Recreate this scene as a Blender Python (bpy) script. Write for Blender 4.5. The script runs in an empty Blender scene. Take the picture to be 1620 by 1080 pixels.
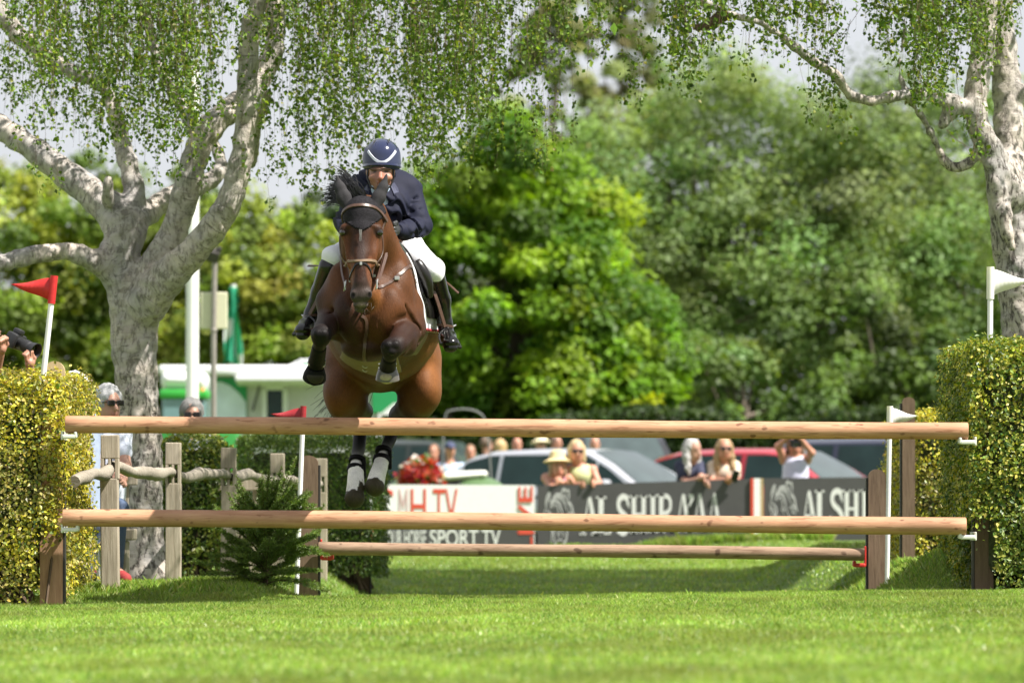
import bpy, bmesh, math, random
import numpy as np
from mathutils import Vector, Matrix, Euler
from mathutils.bvhtree import BVHTree

SC = bpy.context.scene
COL = SC.collection
# ---------------------------------------------------------------- camera, sky, sun, exposure
F, D0, ZC, HY = 9000.0, 33.33, 0.48, 820.0          # focal length in photo pixels, distance to the jump, camera height, horizon row
cam = bpy.data.cameras.new("camera"); cam_ob = bpy.data.objects.new("camera", cam); COL.objects.link(cam_ob)
cam_ob.location = (0, -D0, ZC); cam_ob.rotation_euler = (math.pi / 2, 0, 0)
cam.sensor_width = 36; cam.lens = 200; cam.shift_y = (HY - 540) / 1620
cam.clip_start = 0.5; cam.clip_end = 2000
cam.dof.use_dof = True; cam.dof.focus_distance = D0 - 0.25; cam.dof.aperture_fstop = 4.2; cam.dof.aperture_blades = 0
SC.camera = cam_ob
SUN = Vector((0.70, -0.32, 1.08)).normalized()
W = bpy.data.worlds.new("World"); SC.world = W; W.use_nodes = True
nt = W.node_tree; nt.nodes.clear()
out = nt.nodes.new("ShaderNodeOutputWorld"); bg = nt.nodes.new("ShaderNodeBackground")
sky = nt.nodes.new("ShaderNodeTexSky"); sky.sky_type = 'NISHITA'; sky.sun_disc = False
sky.sun_elevation = math.asin(SUN.z); sky.sun_rotation = math.atan2(SUN.x, SUN.y)
sky.air_density = 1.0; sky.dust_density = 2.5; sky.ozone_density = 1.0
tc = nt.nodes.new("ShaderNodeTexCoord")                # thin bright summer cloud over the blue
mp = nt.nodes.new("ShaderNodeMapping"); mp.inputs['Scale'].default_value = (1.4, 1.4, 3.2)
ns = nt.nodes.new("ShaderNodeTexNoise"); ns.inputs['Scale'].default_value = 2.2; ns.inputs['Detail'].default_value = 7
cr = nt.nodes.new("ShaderNodeValToRGB"); cr.color_ramp.elements[0].position = 0.30; cr.color_ramp.elements[1].position = 0.60
cr.color_ramp.elements[0].color = (0.80, 0.80, 0.80, 1)
mx = nt.nodes.new("ShaderNodeMix"); mx.data_type = 'RGBA'
nt.links.new(tc.outputs['Generated'], mp.inputs['Vector']); nt.links.new(mp.outputs[0], ns.inputs['Vector'])
nt.links.new(ns.outputs[0], cr.inputs[0]); nt.links.new(cr.outputs[0], mx.inputs['Factor'])
nt.links.new(sky.outputs[0], mx.inputs['A']); mx.inputs['B'].default_value = (6.9, 7.1, 7.5, 1)
nt.links.new(mx.outputs['Result'], bg.inputs['Color']); bg.inputs['Strength'].default_value = 0.058
nt.links.new(bg.outputs[0], out.inputs[0])
sl = bpy.data.lights.new("sun", 'SUN'); sl.energy = 5.0; sl.angle = math.radians(0.5); sl.color = (1.0, 0.95, 0.87)
so = bpy.data.objects.new("sun", sl); COL.objects.link(so); so.rotation_euler = SUN.to_track_quat('Z', 'Y').to_euler(); so.location = SUN * 60
SC.view_settings.view_transform = 'Standard'; SC.view_settings.look = 'None'
SC.view_settings.exposure = 1.05; SC.view_settings.gamma = 1.0
SC.cycles.max_bounces = 6; SC.cycles.transparent_max_bounces = 6; SC.cycles.use_denoising = True

# ---------------------------------------------------------------- helpers
def at(px, py, Y):
    """photo pixel and distance past the jump -> point in the world"""
    s = F / (Y + D0)
    return Vector(((px - 810) / s, Y, ZC + (HY - py) / s))

def smooth01(t):
    t = np.clip(t, 0, 1); return t * t * (3 - 2 * t)

def vnoise(x, y, z, seed=0):
    """cheap value noise on arrays"""
    x, y, z = np.broadcast_arrays(np.asarray(x, float), np.asarray(y, float), np.asarray(z, float))
    xi, yi, zi = np.floor(x).astype(np.int64), np.floor(y).astype(np.int64), np.floor(z).astype(np.int64)
    fx, fy, fz = smooth01(x - xi), smooth01(y - yi), smooth01(z - zi)
    def h(a, b, c):
        n = (a * 374761393 + b * 668265263 + c * 2147483647 + seed * 144665) & 0x7fffffff
        n = ((n ^ (n >> 13)) * 1274126177) & 0x7fffffff
        return ((n ^ (n >> 16)) & 0xffff) / 65535.0
    r = 0
    for a in (0, 1):
        for b in (0, 1):
            for c in (0, 1):
                r = r + h(xi + a, yi + b, zi + c) * (fx if a else 1 - fx) * (fy if b else 1 - fy) * (fz if c else 1 - fz)
    return r

def nodes_of(name):
    m = bpy.data.materials.new(name); m.use_nodes = True
    n = m.node_tree; n.nodes.clear()
    return m, n, n.nodes.new("ShaderNodeOutputMaterial")

def N(n, t, **kw):
    x = n.nodes.new(t)
    for k, v in kw.items():
        if k in x.inputs: x.inputs[k].default_value = v
        else: setattr(x, k, v)
    return x

def mat(name, col=(0.5, 0.5, 0.5), rough=0.6, metal=0.0, var=0.12, scale=18, bump=0.0, bscale=80, attr=False,
        coord='Object', stretch=(1, 1, 1), coat=0, sheen=0, spec=0.5, transl=0.0, detail=5):
    m, n, o = nodes_of(name)
    p = N(n, "ShaderNodeBsdfPrincipled")
    p.inputs['Roughness'].default_value = rough; p.inputs['Metallic'].default_value = metal
    p.inputs['Specular IOR Level'].default_value = spec
    p.inputs['Coat Weight'].default_value = coat; p.inputs['Sheen Weight'].default_value = sheen
    t = N(n, "ShaderNodeTexCoord"); mpn = N(n, "ShaderNodeMapping"); mpn.inputs['Scale'].default_value = stretch
    n.links.new(t.outputs[coord], mpn.inputs[0])
    nz = N(n, "ShaderNodeTexNoise", Scale=scale, Detail=detail, Roughness=0.6)
    n.links.new(mpn.outputs[0], nz.inputs['Vector'])
    mr = N(n, "ShaderNodeMapRange"); mr.inputs[1].default_value = 0.25; mr.inputs[2].default_value = 0.75
    mr.inputs[3].default_value = 1 - var; mr.inputs[4].default_value = 1 + var
    n.links.new(nz.outputs[0], mr.inputs[0])
    mul = N(n, "ShaderNodeMix", data_type='RGBA', blend_type='MULTIPLY'); mul.inputs['Factor'].default_value = 1
    if attr:
        a = N(n, "ShaderNodeAttribute", attribute_name="Col"); n.links.new(a.outputs['Color'], mul.inputs['A'])
    else:
        mul.inputs['A'].default_value = (*col, 1)
    n.links.new(mr.outputs[0], mul.inputs['B'])
    n.links.new(mul.outputs['Result'], p.inputs['Base Color'])
    if bump:
        b = N(n, "ShaderNodeBump", Strength=bump, Distance=0.02)
        nb = N(n, "ShaderNodeTexNoise", Scale=bscale, Detail=4)
        n.links.new(mpn.outputs[0], nb.inputs['Vector']); n.links.new(nb.outputs[0], b.inputs['Height'])
        n.links.new(b.outputs[0], p.inputs['Normal'])
    if transl:
        tr = N(n, "ShaderNodeBsdfTranslucent"); ms = N(n, "ShaderNodeMixShader"); ms.inputs[0].default_value = transl
        g = N(n, "ShaderNodeMix", data_type='RGBA', blend_type='MULTIPLY'); g.inputs['Factor'].default_value = 1
        g.inputs['B'].default_value = (1.35, 1.30, 0.45, 1); n.links.new(mul.outputs['Result'], g.inputs['A'])
        n.links.new(g.outputs['Result'], tr.inputs['Color'])
        n.links.new(p.outputs[0], ms.inputs[1]); n.links.new(tr.outputs[0], ms.inputs[2]); n.links.new(ms.outputs[0], o.inputs[0])
    else:
        n.links.new(p.outputs[0], o.inputs[0])
    m.diffuse_color = (*col, 1)
    return m

def tag(o, label=None, cat=None, group=None, kind=None):
    if label: o['label'] = label
    if cat: o['category'] = cat
    if group: o['group'] = group
    if kind: o['kind'] = kind
    return o

def link(o, parent=None):
    COL.objects.link(o)
    if parent is not None:
        o.parent = parent; o.matrix_parent_inverse = parent.matrix_basis.inverted()
    return o

def thing(name, label, cat, loc=(0, 0, 0), rz=0, group=None):
    o = bpy.data.objects.new(name, None); o.location = loc; o.rotation_euler = (0, 0, rz); o.empty_display_size = 0.1
    COL.objects.link(o); return tag(o, label, cat, group)

def copy_tree(o, parent=None):
    c = o.copy(); COL.objects.link(c); c.parent = parent
    for ch in [x for x in o.children]: copy_tree(ch, c)
    return c

def mesh_obj(name, V, Fc, material=None, parent=None, smooth=False, cols=None, mats=None, fmat=None):
    """one mesh object from arrays; Fc is an (m,k) array or a list of faces"""
    me = bpy.data.meshes.new(name)
    V = np.asarray(V, dtype=np.float32).reshape(-1, 3)
    if isinstance(Fc, np.ndarray):
        m, k = Fc.shape
        me.vertices.add(len(V)); me.vertices.foreach_set("co", V.ravel())
        me.loops.add(m * k); me.loops.foreach_set("vertex_index", Fc.astype(np.int32).ravel())
        me.polygons.add(m); me.polygons.foreach_set("loop_start", np.arange(0, m * k, k, dtype=np.int32))
        me.update(calc_edges=True)
    else:
        me.from_pydata(V.tolist(), [], [list(map(int, f)) for f in Fc]); me.update()
    if cols is not None:
        c = np.ones((len(V), 4), np.float32); c[:, :3] = cols
        a = me.attributes.new("Col", 'FLOAT_COLOR', 'POINT'); a.data.foreach_set("color", c.ravel())
    me.polygons.foreach_set("use_smooth", np.full(len(me.polygons), bool(smooth)))
    for x in (mats or ([material] if material else [])): me.materials.append(x)
    if fmat is not None: me.polygons.foreach_set("material_index", np.asarray(fmat, np.int32))
    o = bpy.data.objects.new(name, me)
    return link(o, parent)

class MB:
    """collects simple solids into ONE mesh"""
    def __init__(s): s.V = []; s.Fc = []; s.n = 0
    def add(s, V, Fc):
        V = [tuple(v) for v in V]
        s.V += V; s.Fc += [[i + s.n for i in f] for f in Fc]; s.n += len(V); return s
    def box(s, c, d, rot=None, bev=0.0):
        x, y, z = d[0] / 2, d[1] / 2, d[2] / 2; b = min(bev, x * .9, y * .9, z * .9)
        bm = bmesh.new(); bmesh.ops.create_cube(bm, size=1.0)
        for v in bm.verts: v.co = Vector((v.co.x * d[0], v.co.y * d[1], v.co.z * d[2]))
        if b > 0: bmesh.ops.bevel(bm, geom=list(bm.edges), offset=b, segments=2, profile=0.5, affect='EDGES')
        R = rot.to_matrix() if rot is not None else Matrix.Identity(3)
        bm.verts.index_update()
        s.add([R @ v.co + Vector(c) for v in bm.verts], [[v.index for v in f.verts] for f in bm.faces]); bm.free(); return s
    def tube(s, pts, rad, seg=10, cap=True):
        P = [Vector(p) for p in pts]; n = len(P)
        R = [rad] * n if np.isscalar(rad) else list(rad)
        T = [(P[min(i + 1, n - 1)] - P[max(i - 1, 0)]).normalized() for i in range(n)]
        u = T[0].orthogonal().normalized(); V = []
        for i in range(n):
            u = (u - T[i] * u.dot(T[i]))
            u = u.normalized() if u.length > 1e-6 else T[i].orthogonal().normalized()
            w = T[i].cross(u)
            for k in range(seg):
                a = 2 * math.pi * k / seg; V.append(P[i] + (u * math.cos(a) + w * math.sin(a)) * R[i])
        Fc = [[i * seg + k, i * seg + (k + 1) % seg, (i + 1) * seg + (k + 1) % seg, (i + 1) * seg + k] for i in range(n - 1) for k in range(seg)]
        if cap: Fc += [list(range(seg))[::-1], [(n - 1) * seg + k for k in range(seg)]]
        return s.add(V, Fc)
    def ribbon(s, pts, nrm, w, t):
        """strap: flat band of width w and thickness t along pts, nrm = outward normals"""
        P = [Vector(p) for p in pts]; n = len(P); V = []
        for i in range(n):
            T = (P[min(i + 1, n - 1)] - P[max(i - 1, 0)]).normalized(); nn = Vector(nrm[i]); nn = (nn - T * nn.dot(T)).normalized()
            b = T.cross(nn) * (w / 2)
            V += [P[i] - b, P[i] + b, P[i] + b * .8 + nn * t, P[i] - b * .8 + nn * t]
        Fc = [[i * 4 + k, i * 4 + (k + 1) % 4, (i + 1) * 4 + (k + 1) % 4, (i + 1) * 4 + k] for i in range(n - 1) for k in range(4)]
        Fc += [[3, 2, 1, 0], [(n - 1) * 4 + k for k in range(4)]]
        return s.add(V, Fc)
    def lathe(s, c, prof, seg=20, axis=Vector((0, 0, 1))):
        """prof: (radius, height along axis)"""
        axis = Vector(axis).normalized(); u = axis.orthogonal().normalized(); w = axis.cross(u); V = []; n = len(prof)
        for r, h in prof:
            for k in range(seg):
                a = 2 * math.pi * k / seg; V.append(Vector(c) + axis * h + (u * math.cos(a) + w * math.sin(a)) * max(r, 1e-4))
        Fc = [[i * seg + k, i * seg + (k + 1) % seg, (i + 1) * seg + (k + 1) % seg, (i + 1) * seg + k] for i in range(n - 1) for k in range(seg)]
        Fc += [list(range(seg))[::-1], [(n - 1) * seg + k for k in range(seg)]]
        return s.add(V, Fc)
    def prism(s, poly, d):
        """poly: 3-D outline, swept by vector d"""
        P = [Vector(p) for p in poly]; n = len(P); d = Vector(d)
        return s.add(P + [p + d for p in P], [list(range(n))[::-1], list(range(n, 2 * n))] + [[i, (i + 1) % n, n + (i + 1) % n, n + i] for i in range(n)])
    def build(s, name, m, parent=None, smooth=False):
        o = mesh_obj(name, s.V, s.Fc, m, parent, smooth)
        bm = bmesh.new(); bm.from_mesh(o.data); bmesh.ops.recalc_face_normals(bm, faces=bm.faces); bm.to_mesh(o.data); bm.free()
        if smooth:
            try: o.data.set_sharp_from_angle(angle=math.radians(42))
            except Exception: pass
        return o

def catmull(pts, n=6):
    """smooth curve through points; extra columns (radius) ride along"""
    P = np.array([list(p) for p in pts], float); out = []
    for i in range(len(P) - 1):
        p0, p1, p2, p3 = P[max(i - 1, 0)], P[i], P[i + 1], P[min(i + 2, len(P) - 1)]
        for t in np.linspace(0, 1, n, endpoint=False):
            out.append(0.5 * ((2 * p1) + (-p0 + p2) * t + (2 * p0 - 5 * p1 + 4 * p2 - p3) * t * t + (-p0 + 3 * p1 - 3 * p2 + p3) * t ** 3))
    out.append(P[-1]); return np.array(out)

# ---------------------------------------------------------------- smooth-union solids (one continuous surface)
class Sculpt:
    def __init__(s, vox): s.vox = vox; s.prims = []
    def cap(s, a, b, ra, rb=None, k=0.03, c=None, flat=None, fs=1.0, op='+'):
        """tapered capsule; flat/fs stretch its section by fs along the direction flat"""
        rb = ra if rb is None else rb
        s.prims.append(('c', np.array(a, float), np.array(b, float), ra, rb, k, c, None if flat is None else np.array(Vector(flat).normalized()), fs, op)); return s
    def limb(s, segs, k):
        """one limb of many short segments, joined hard inside and blended as a whole"""
        s.prims.append(('g', segs, None, 0, 0, k, None, None, 1.0, '+')); return s
    def chain(s, pts, k=0.03, c=None, **kw):
        """pts: (vector, radius)"""
        for (a, ra), (b, rb) in zip(pts[:-1], pts[1:]): s.cap(a, b, ra, rb, k, c, **kw)
        return s
    def ell(s, cen, r, k=0.03, c=None, rot=None, op='+'):
        R = np.eye(3) if rot is None else np.array(Euler(rot).to_matrix())
        s.prims.append(('e', np.array(cen, float), np.array(r, float), R, None, k, c, None, 1.0, op)); return s
    @staticmethod
    def _d(p, X):
        if p[0] == 'c':
            _, a, b, ra, rb, _, _, fl, fs, _ = p
            ba = (b - a).astype(np.float32); L = max(float(ba @ ba), 1e-9)
            q = [X[i] - np.float32(a[i]) for i in range(3)]
            t = np.clip((q[0] * ba[0] + q[1] * ba[1] + q[2] * ba[2]) / L, 0, 1)
            q = [q[i] - t * ba[i] for i in range(3)]
            if fl is not None:
                h = (q[0] * fl[0] + q[1] * fl[1] + q[2] * fl[2]) * np.float32(1 - 1 / fs)
                q = [q[i] - h * np.float32(fl[i]) for i in range(3)]
            return np.sqrt(q[0] ** 2 + q[1] ** 2 + q[2] ** 2) - (ra + (rb - ra) * t)
        _, c, r, R = p[:4]
        q = [X[i] - np.float32(c[i]) for i in range(3)]
        l = [(R[0, j] * q[0] + R[1, j] * q[1] + R[2, j] * q[2]) for j in range(3)]
        k0 = np.sqrt(sum((l[j] / np.float32(r[j])) ** 2 for j in range(3)))
        k1 = np.sqrt(sum((l[j] / np.float32(r[j] ** 2)) ** 2 for j in range(3))) + 1e-6
        return k0 * (k0 - 1) / k1
    @staticmethod
    def _box(p):
        if p[0] == 'g':
            b = [(np.minimum(a_, b_) - max(ra, rb), np.maximum(a_, b_) + max(ra, rb)) for a_, b_, ra, rb in p[1]]; return np.min([q[0] for q in b], 0), np.max([q[1] for q in b], 0)
        if p[0] == 'c':
            m = max(p[3], p[4]) * max(p[8], 1.0); return np.minimum(p[1], p[2]) - m, np.maximum(p[1], p[2]) + m
        m = max(p[2]) if not np.allclose(p[3], np.eye(3)) else p[2]; return p[1] - m, p[1] + m
    def mesh(s, noise=None):
        v = s.vox; bs = [s._box(p) for p in s.prims if p[9] == '+']
        lo = np.min([b[0] for b in bs], 0) - 3 * v; hi = np.max([b[1] for b in bs], 0) + 3 * v
        n = np.ceil((hi - lo) / v).astype(int) + 1
        f = np.full(n, 0.5, np.float32)
        ax = [(lo[i] + v * np.arange(n[i])).astype(np.float32) for i in range(3)]
        for p in s.prims:
            a, b = s._box(p); e = p[5] + 3 * v
            i0 = np.clip(np.floor((a - e - lo) / v).astype(int), 0, n); i1 = np.clip(np.ceil((b + e - lo) / v).astype(int) + 1, 0, n)
            if np.any(i1 <= i0): continue
            sl_ = tuple(slice(i0[i], i1[i]) for i in range(3))
            X = (ax[0][sl_[0]][:, None, None], ax[1][sl_[1]][None, :, None], ax[2][sl_[2]][None, None, :])
            if p[0] == 'g':
                d = np.full(f[sl_].shape, .5, np.float32)
                for a_, b_, ra, rb in p[1]:
                    m_ = max(ra, rb) + p[5] + 3 * v; j0 = np.clip(np.floor((np.minimum(a_, b_) - m_ - lo) / v).astype(int), i0, i1); j1 = np.clip(np.ceil((np.maximum(a_, b_) + m_ - lo) / v).astype(int) + 1, i0, i1)
                    if np.any(j1 <= j0): continue
                    ss = tuple(slice(j0[i] - i0[i], j1[i] - i0[i]) for i in range(3)); q_ = tuple(slice(j0[i], j1[i]) for i in range(3))
                    Xs = (ax[0][q_[0]][:, None, None], ax[1][q_[1]][None, :, None], ax[2][q_[2]][None, None, :])
                    d[ss] = np.minimum(d[ss], s._d(('c', a_, b_, ra, rb, 0, None, None, 1.0, '+'), Xs))
            else: d = s._d(p, X).astype(np.float32)
            g = f[sl_]; k = max(p[5], 1e-4)
            if p[9] == '-': d = -d; h = np.maximum(k - np.abs(g - d), 0) / k; f[sl_] = np.maximum(g, d) + h * h * (k * 0.25)
            else: h = np.maximum(k - np.abs(g - d), 0) / k; f[sl_] = np.minimum(g, d) - h * h * (k * 0.25)
        if noise is not None: f += noise(ax)
        return surface_nets(f, lo, v)
    def colours(s, V, sig=0.02, default=(0.5, 0.5, 0.5)):
        """colour of each vertex from the nearest solids"""
        X = tuple(V[:, i].astype(np.float32) for i in range(3)); w = np.full(len(V), 1e-9); acc = np.array(default)[None, :] * w[:, None]
        for p in s.prims:
            if p[6] is None or p[9] == '-': continue
            d = s._d(p, X); e = np.exp(-np.clip(d + 0.0, -0.2, 3) / sig); w += e; acc = acc + np.array(p[6])[None, :] * e[:, None]
        return acc / w[:, None]

def surface_nets(f, lo, v):
    ins = f < 0; n = np.array(f.shape)
    c = [ins[i:n[0] - 1 + i, j:n[1] - 1 + j, k:n[2] - 1 + k] for i in (0, 1) for j in (0, 1) for k in (0, 1)]
    anyi = c[0].copy(); alli = c[0].copy()
    for q in c[1:]: anyi |= q; alli &= q
    cells = np.argwhere(anyi & ~alli); idx = np.full(n - 1, -1, np.int32); idx[tuple(cells.T)] = np.arange(len(cells))
    offs = [(i, j, k) for i in (0, 1) for j in (0, 1) for k in (0, 1)]
    val = {o: f[cells[:, 0] + o[0], cells[:, 1] + o[1], cells[:, 2] + o[2]] for o in offs}
    acc = np.zeros((len(cells), 3)); cnt = np.zeros(len(cells))
    for o in offs:
        for axn in range(3):
            if o[axn]: continue
            o2 = list(o); o2[axn] = 1; a, b = val[o], val[tuple(o2)]
            cr_ = (a < 0) != (b < 0); den = np.where(cr_, a - b, 1); t = np.where(cr_, a / den, 0)
            p = np.array(o, float)[None, :].repeat(len(cells), 0); p[:, axn] = t
            acc += p * cr_[:, None]; cnt += cr_
    V = lo + (cells + acc / np.maximum(cnt, 1)[:, None]) * v
    Q = []
    for axn in range(3):
        s0 = [slice(None)] * 3; s1 = [slice(None)] * 3; s0[axn] = slice(0, -1); s1[axn] = slice(1, None)
        a, b = ins[tuple(s0)], ins[tuple(s1)]
        e = np.argwhere(a != b); o1, o2 = [x for x in range(3) if x != axn]
        e = e[(e[:, o1] > 0) & (e[:, o2] > 0) & (e[:, o1] < n[o1] - 1) & (e[:, o2] < n[o2] - 1)]
        q = []
        for d1, d2 in ((1, 1), (0, 1), (0, 0), (1, 0)):
            g = e.copy(); g[:, o1] -= d1; g[:, o2] -= d2; q.append(idx[tuple(g.T)])
        q = np.stack(q, 1); flip = a[tuple(e.T)] if axn != 1 else ~a[tuple(e.T)]
        q[~flip] = q[~flip][:, ::-1]; Q.append(q)
    Q = np.concatenate(Q); Q = Q[(Q >= 0).all(1)]
    return V, Q

def vert_normals(V, Q):
    nf = np.cross(V[Q[:, 2]] - V[Q[:, 0]], V[Q[:, 3]] - V[Q[:, 1]]); nv = np.zeros_like(V)
    for k in range(Q.shape[1]): np.add.at(nv, Q[:, k], nf)
    return nv / (np.linalg.norm(nv, axis=1)[:, None] + 1e-12)

def patch(name, V, Q, Nn, mask, off, m, parent=None, thick=0.004):
    """a shell lifted off a body: the faces whose vertices are in mask, pushed out by off, with a rim"""
    keep = mask[Q].all(1); q = Q[keep]; used = np.unique(q); new = -np.ones(len(V), int); new[used] = np.arange(len(used)); q = new[q]
    P = V[used]; n = Nn[used]; top = P + n * off; bot = P + n * (off - thick); k = len(P)
    e = np.concatenate([q[:, [i, (i + 1) % 4]] for i in range(4)]); key = e[:, 0].astype(np.int64) * k + e[:, 1]; rev = e[:, 1].astype(np.int64) * k + e[:, 0]
    be = e[~np.isin(key, rev)]
    rim = np.stack([be[:, 1], be[:, 0], be[:, 0] + k, be[:, 1] + k], 1)
    return mesh_obj(name, np.concatenate([top, bot]), np.concatenate([q, q[:, ::-1] + k, rim]), m, parent, True)

def strap(bvh, pts, w, t, name, m, parent, off=0.002, closed=False, n=8, fine=1):
    """leather strap laid on a body: pts are snapped to its surface"""
    P = [Vector(p) for p in pts]
    if closed: P.append(P[0])
    C = catmull(P, n); L = []; Nn = []
    for c in C:
        h = bvh.find_nearest(Vector(c)); L.append(h[0] + h[1] * off); Nn.append(h[1])
    return MB().ribbon(L, Nn, w, t).build(name, m, parent, True)

def leaves(name, P, Nr, L, ratio, cols, m, parent=None, rng=None, T=None, fold=0.25, kind=None):
    """leaf blades: one folded diamond of four corners per point"""
    rng = rng or np.random.default_rng(1); n = len(P)
    if T is None: T = rng.normal(size=(n, 3))
    Nr = Nr / (np.linalg.norm(Nr, axis=1)[:, None] + 1e-9)
    T = T - Nr * np.sum(T * Nr, 1)[:, None]; T /= np.linalg.norm(T, axis=1)[:, None] + 1e-9
    B = np.cross(Nr, T); L = np.broadcast_to(L, (n,))[:, None]; Wd = L * ratio * 0.5
    V = np.stack([P, P + T * L * 0.42 + B * Wd + Nr * Wd * fold, P + T * L, P + T * L * 0.42 - B * Wd + Nr * Wd * fold], 1).reshape(-1, 3)
    i = np.arange(n)[:, None] * 4; Fc = np.concatenate([i + [0, 1, 2], i + [0, 2, 3]], 0)
    return mesh_obj(name, V, Fc, m, parent, False, np.repeat(cols, 4, axis=0))

def pick(rng, n, pal, w=None, jit=0.18):
    """random palette colours with a little jitter"""
    pal = np.array(pal); c = pal[rng.choice(len(pal), n, p=w)]
    return np.clip(c * (1 + rng.normal(0, jit, (n, 1))) * (1 + rng.normal(0, jit * .3, (n, 3))), 0.004, 0.9)
# ---------------------------------------------------------------- ground
def ground(x, y):
    x = np.asarray(x, float); y = np.asarray(y, float)
    dip = -0.30 * smooth01((y - 0.6) / 3.0) + 0.33 * smooth01((y - 9) / 16) + 0.03 * smooth01((y - 24) / 8)
    rise = smooth01((y - 0.4) / 2.2) * (1 - smooth01((y - 15) / 8))
    left = smooth01((-0.95 - x) / 0.75); right = smooth01((x - 2.0) / 0.75)
    bank = rise * (left * (0.28 + 0.06 * smooth01((y - 3) / 3)) + right * 0.44)
    tilt = 0.016 * x * (1 - smooth01((y - 3) / 6)) + 0.004
    swell = smooth01((y - 25) / 5) * 0.16 * smooth01((x - 0.5) / 2.5) * (1 - smooth01((y - 36) / 4))
    bump = 0.02 * (vnoise(x * 1.3, y * 0.9, 0, 5) - 0.5) + 0.012 * (vnoise(x * 4, y * 2.5, 0, 6) - 0.5)
    return dip + bank + tilt + swell + bump - 0.03 * smooth01((-2.5 - y) / 10)

def gz(x, y): return float(ground(x, y))

M_turf, n, o = nodes_of("turf")
p = N(n, "ShaderNodeBsdfPrincipled", Roughness=0.85); p.inputs['Specular IOR Level'].default_value = 0.15
t = N(n, "ShaderNodeTexCoord"); n1 = N(n, "ShaderNodeTexNoise", Scale=0.8, Detail=6); n2 = N(n, "ShaderNodeTexNoise", Scale=26, Detail=4)
r1 = N(n, "ShaderNodeValToRGB"); e = r1.color_ramp.elements
e[0].position = 0.32; e[0].color = (0.085, 0.145, 0.028, 1); e[1].position = 0.7; e[1].color = (0.150, 0.225, 0.045, 1)
r2 = N(n, "ShaderNodeMapRange"); r2.inputs[1].default_value = 0.3; r2.inputs[2].default_value = 0.7; r2.inputs[3].default_value = 0.72; r2.inputs[4].default_value = 1.2
mm = N(n, "ShaderNodeMix", data_type='RGBA', blend_type='MULTIPLY'); mm.inputs['Factor'].default_value = 1
n.links.new(t.outputs['Object'], n1.inputs['Vector']); n.links.new(t.outputs['Object'], n2.inputs['Vector'])
n.links.new(n1.outputs[0], r1.inputs[0]); n.links.new(n2.outputs[0], r2.inputs[0]); n.links.new(r1.outputs[0], mm.inputs['A']); n.links.new(r2.outputs[0], mm.inputs['B'])
bp = N(n, "ShaderNodeBump", Strength=0.6, Distance=0.03); nb = N(n, "ShaderNodeTexNoise", Scale=60, Detail=3)
n.links.new(t.outputs['Object'], nb.inputs['Vector']); n.links.new(nb.outputs[0], bp.inputs['Height']); n.links.new(bp.outputs[0], p.inputs['Normal'])
n.links.new(mm.outputs['Result'], p.inputs['Base Color']); n.links.new(p.outputs[0], o.inputs[0])

xs = np.concatenate([np.linspace(-600, -14, 20), np.linspace(-13, -6, 12), np.arange(-5.6, 5.7, 0.14), np.linspace(6, 13, 12), np.linspace(14, 600, 20)])
ys = np.concatenate([np.linspace(-60, -20, 12), np.arange(-19, 12, 0.16), np.arange(12, 48, 0.8), np.linspace(50, 1500, 40)])
gx, gy = np.meshgrid(xs, ys, indexing='ij')
V = np.stack([gx, gy, ground(gx, gy)], -1).reshape(-1, 3)
nx, ny = len(xs), len(ys); i, j = np.meshgrid(np.arange(nx - 1), np.arange(ny - 1), indexing='ij'); a = (i * ny + j).ravel()
tag(mesh_obj("lawn", V, np.stack([a, a + ny, a + ny + 1, a + 1], 1), M_turf, None, True), "mown green turf running from the jump back through a shallow dip", "lawn", kind='structure')

# grass blades, one mass
M_blade = mat("grass_blade", rough=0.36, attr=True, var=0.05, transl=0.38, spec=0.5)
rng = np.random.default_rng(11)
def blades(n, x0, x1, y0, y1, h, w, pw=1.0, keep=None):
    y = y0 + (y1 - y0) * rng.random(n) ** pw; half = (y + D0) * 0.0945 + 0.12
    x = rng.uniform(-1, 1, n) * np.minimum(half, 4.2) if x0 is None else rng.uniform(x0, x1, n)
    if keep is not None: k = keep(x, y); x, y = x[k], y[k]; n = len(x)
    dens = vnoise(x * 3, y * 3, 0, 9); hh = h * rng.uniform(0.55, 1.15, n) * (0.75 + 0.6 * dens)
    hh = np.where(rng.random(n) < 0.003, hh * rng.uniform(1.3, 1.8, n), hh)
    P = np.stack([x, y, ground(x, y) - 0.004], 1); a = rng.uniform(0, 6.283, n); d = np.stack([np.cos(a), np.sin(a), 0 * a], 1)
    b = rng.uniform(0, 6.283, n); ln = np.stack([np.cos(b), np.sin(b), 0 * b], 1) * (hh * rng.uniform(0.15, 0.8, n))[:, None]
    up = np.array([0, 0, 1.0]) * hh[:, None]; ww = (w * rng.uniform(0.7, 1.3, n))[:, None] * d
    V = np.stack([P - ww, P + ww, P + up * .6 + ln * .35 + ww * .7, P + up + ln], 1)
    big = vnoise(x * 0.9, y * 0.5, 0, 3); dry = vnoise(x * 2.2, y * 1.6, 0, 21)
    c = pick(rng, n, [(0.245, 0.370, 0.062), (0.165, 0.290, 0.045), (0.32, 0.42, 0.095), (0.45, 0.48, 0.22)], [0.36, 0.28, 0.26, 0.10], 0.22)
    c = c * ((0.78 + 0.44 * big) * (0.80 + 0.40 * vnoise(x * 5.5, y * 2.2, 0, 31)))[:, None]
    k = smooth01((dry - 0.55) / 0.25)[:, None] * 0.45; c = c * (1 - k) + np.array([0.24, 0.27, 0.065]) * k
    return V.reshape(-1, 3), np.repeat(c, 4, 0)
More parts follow.
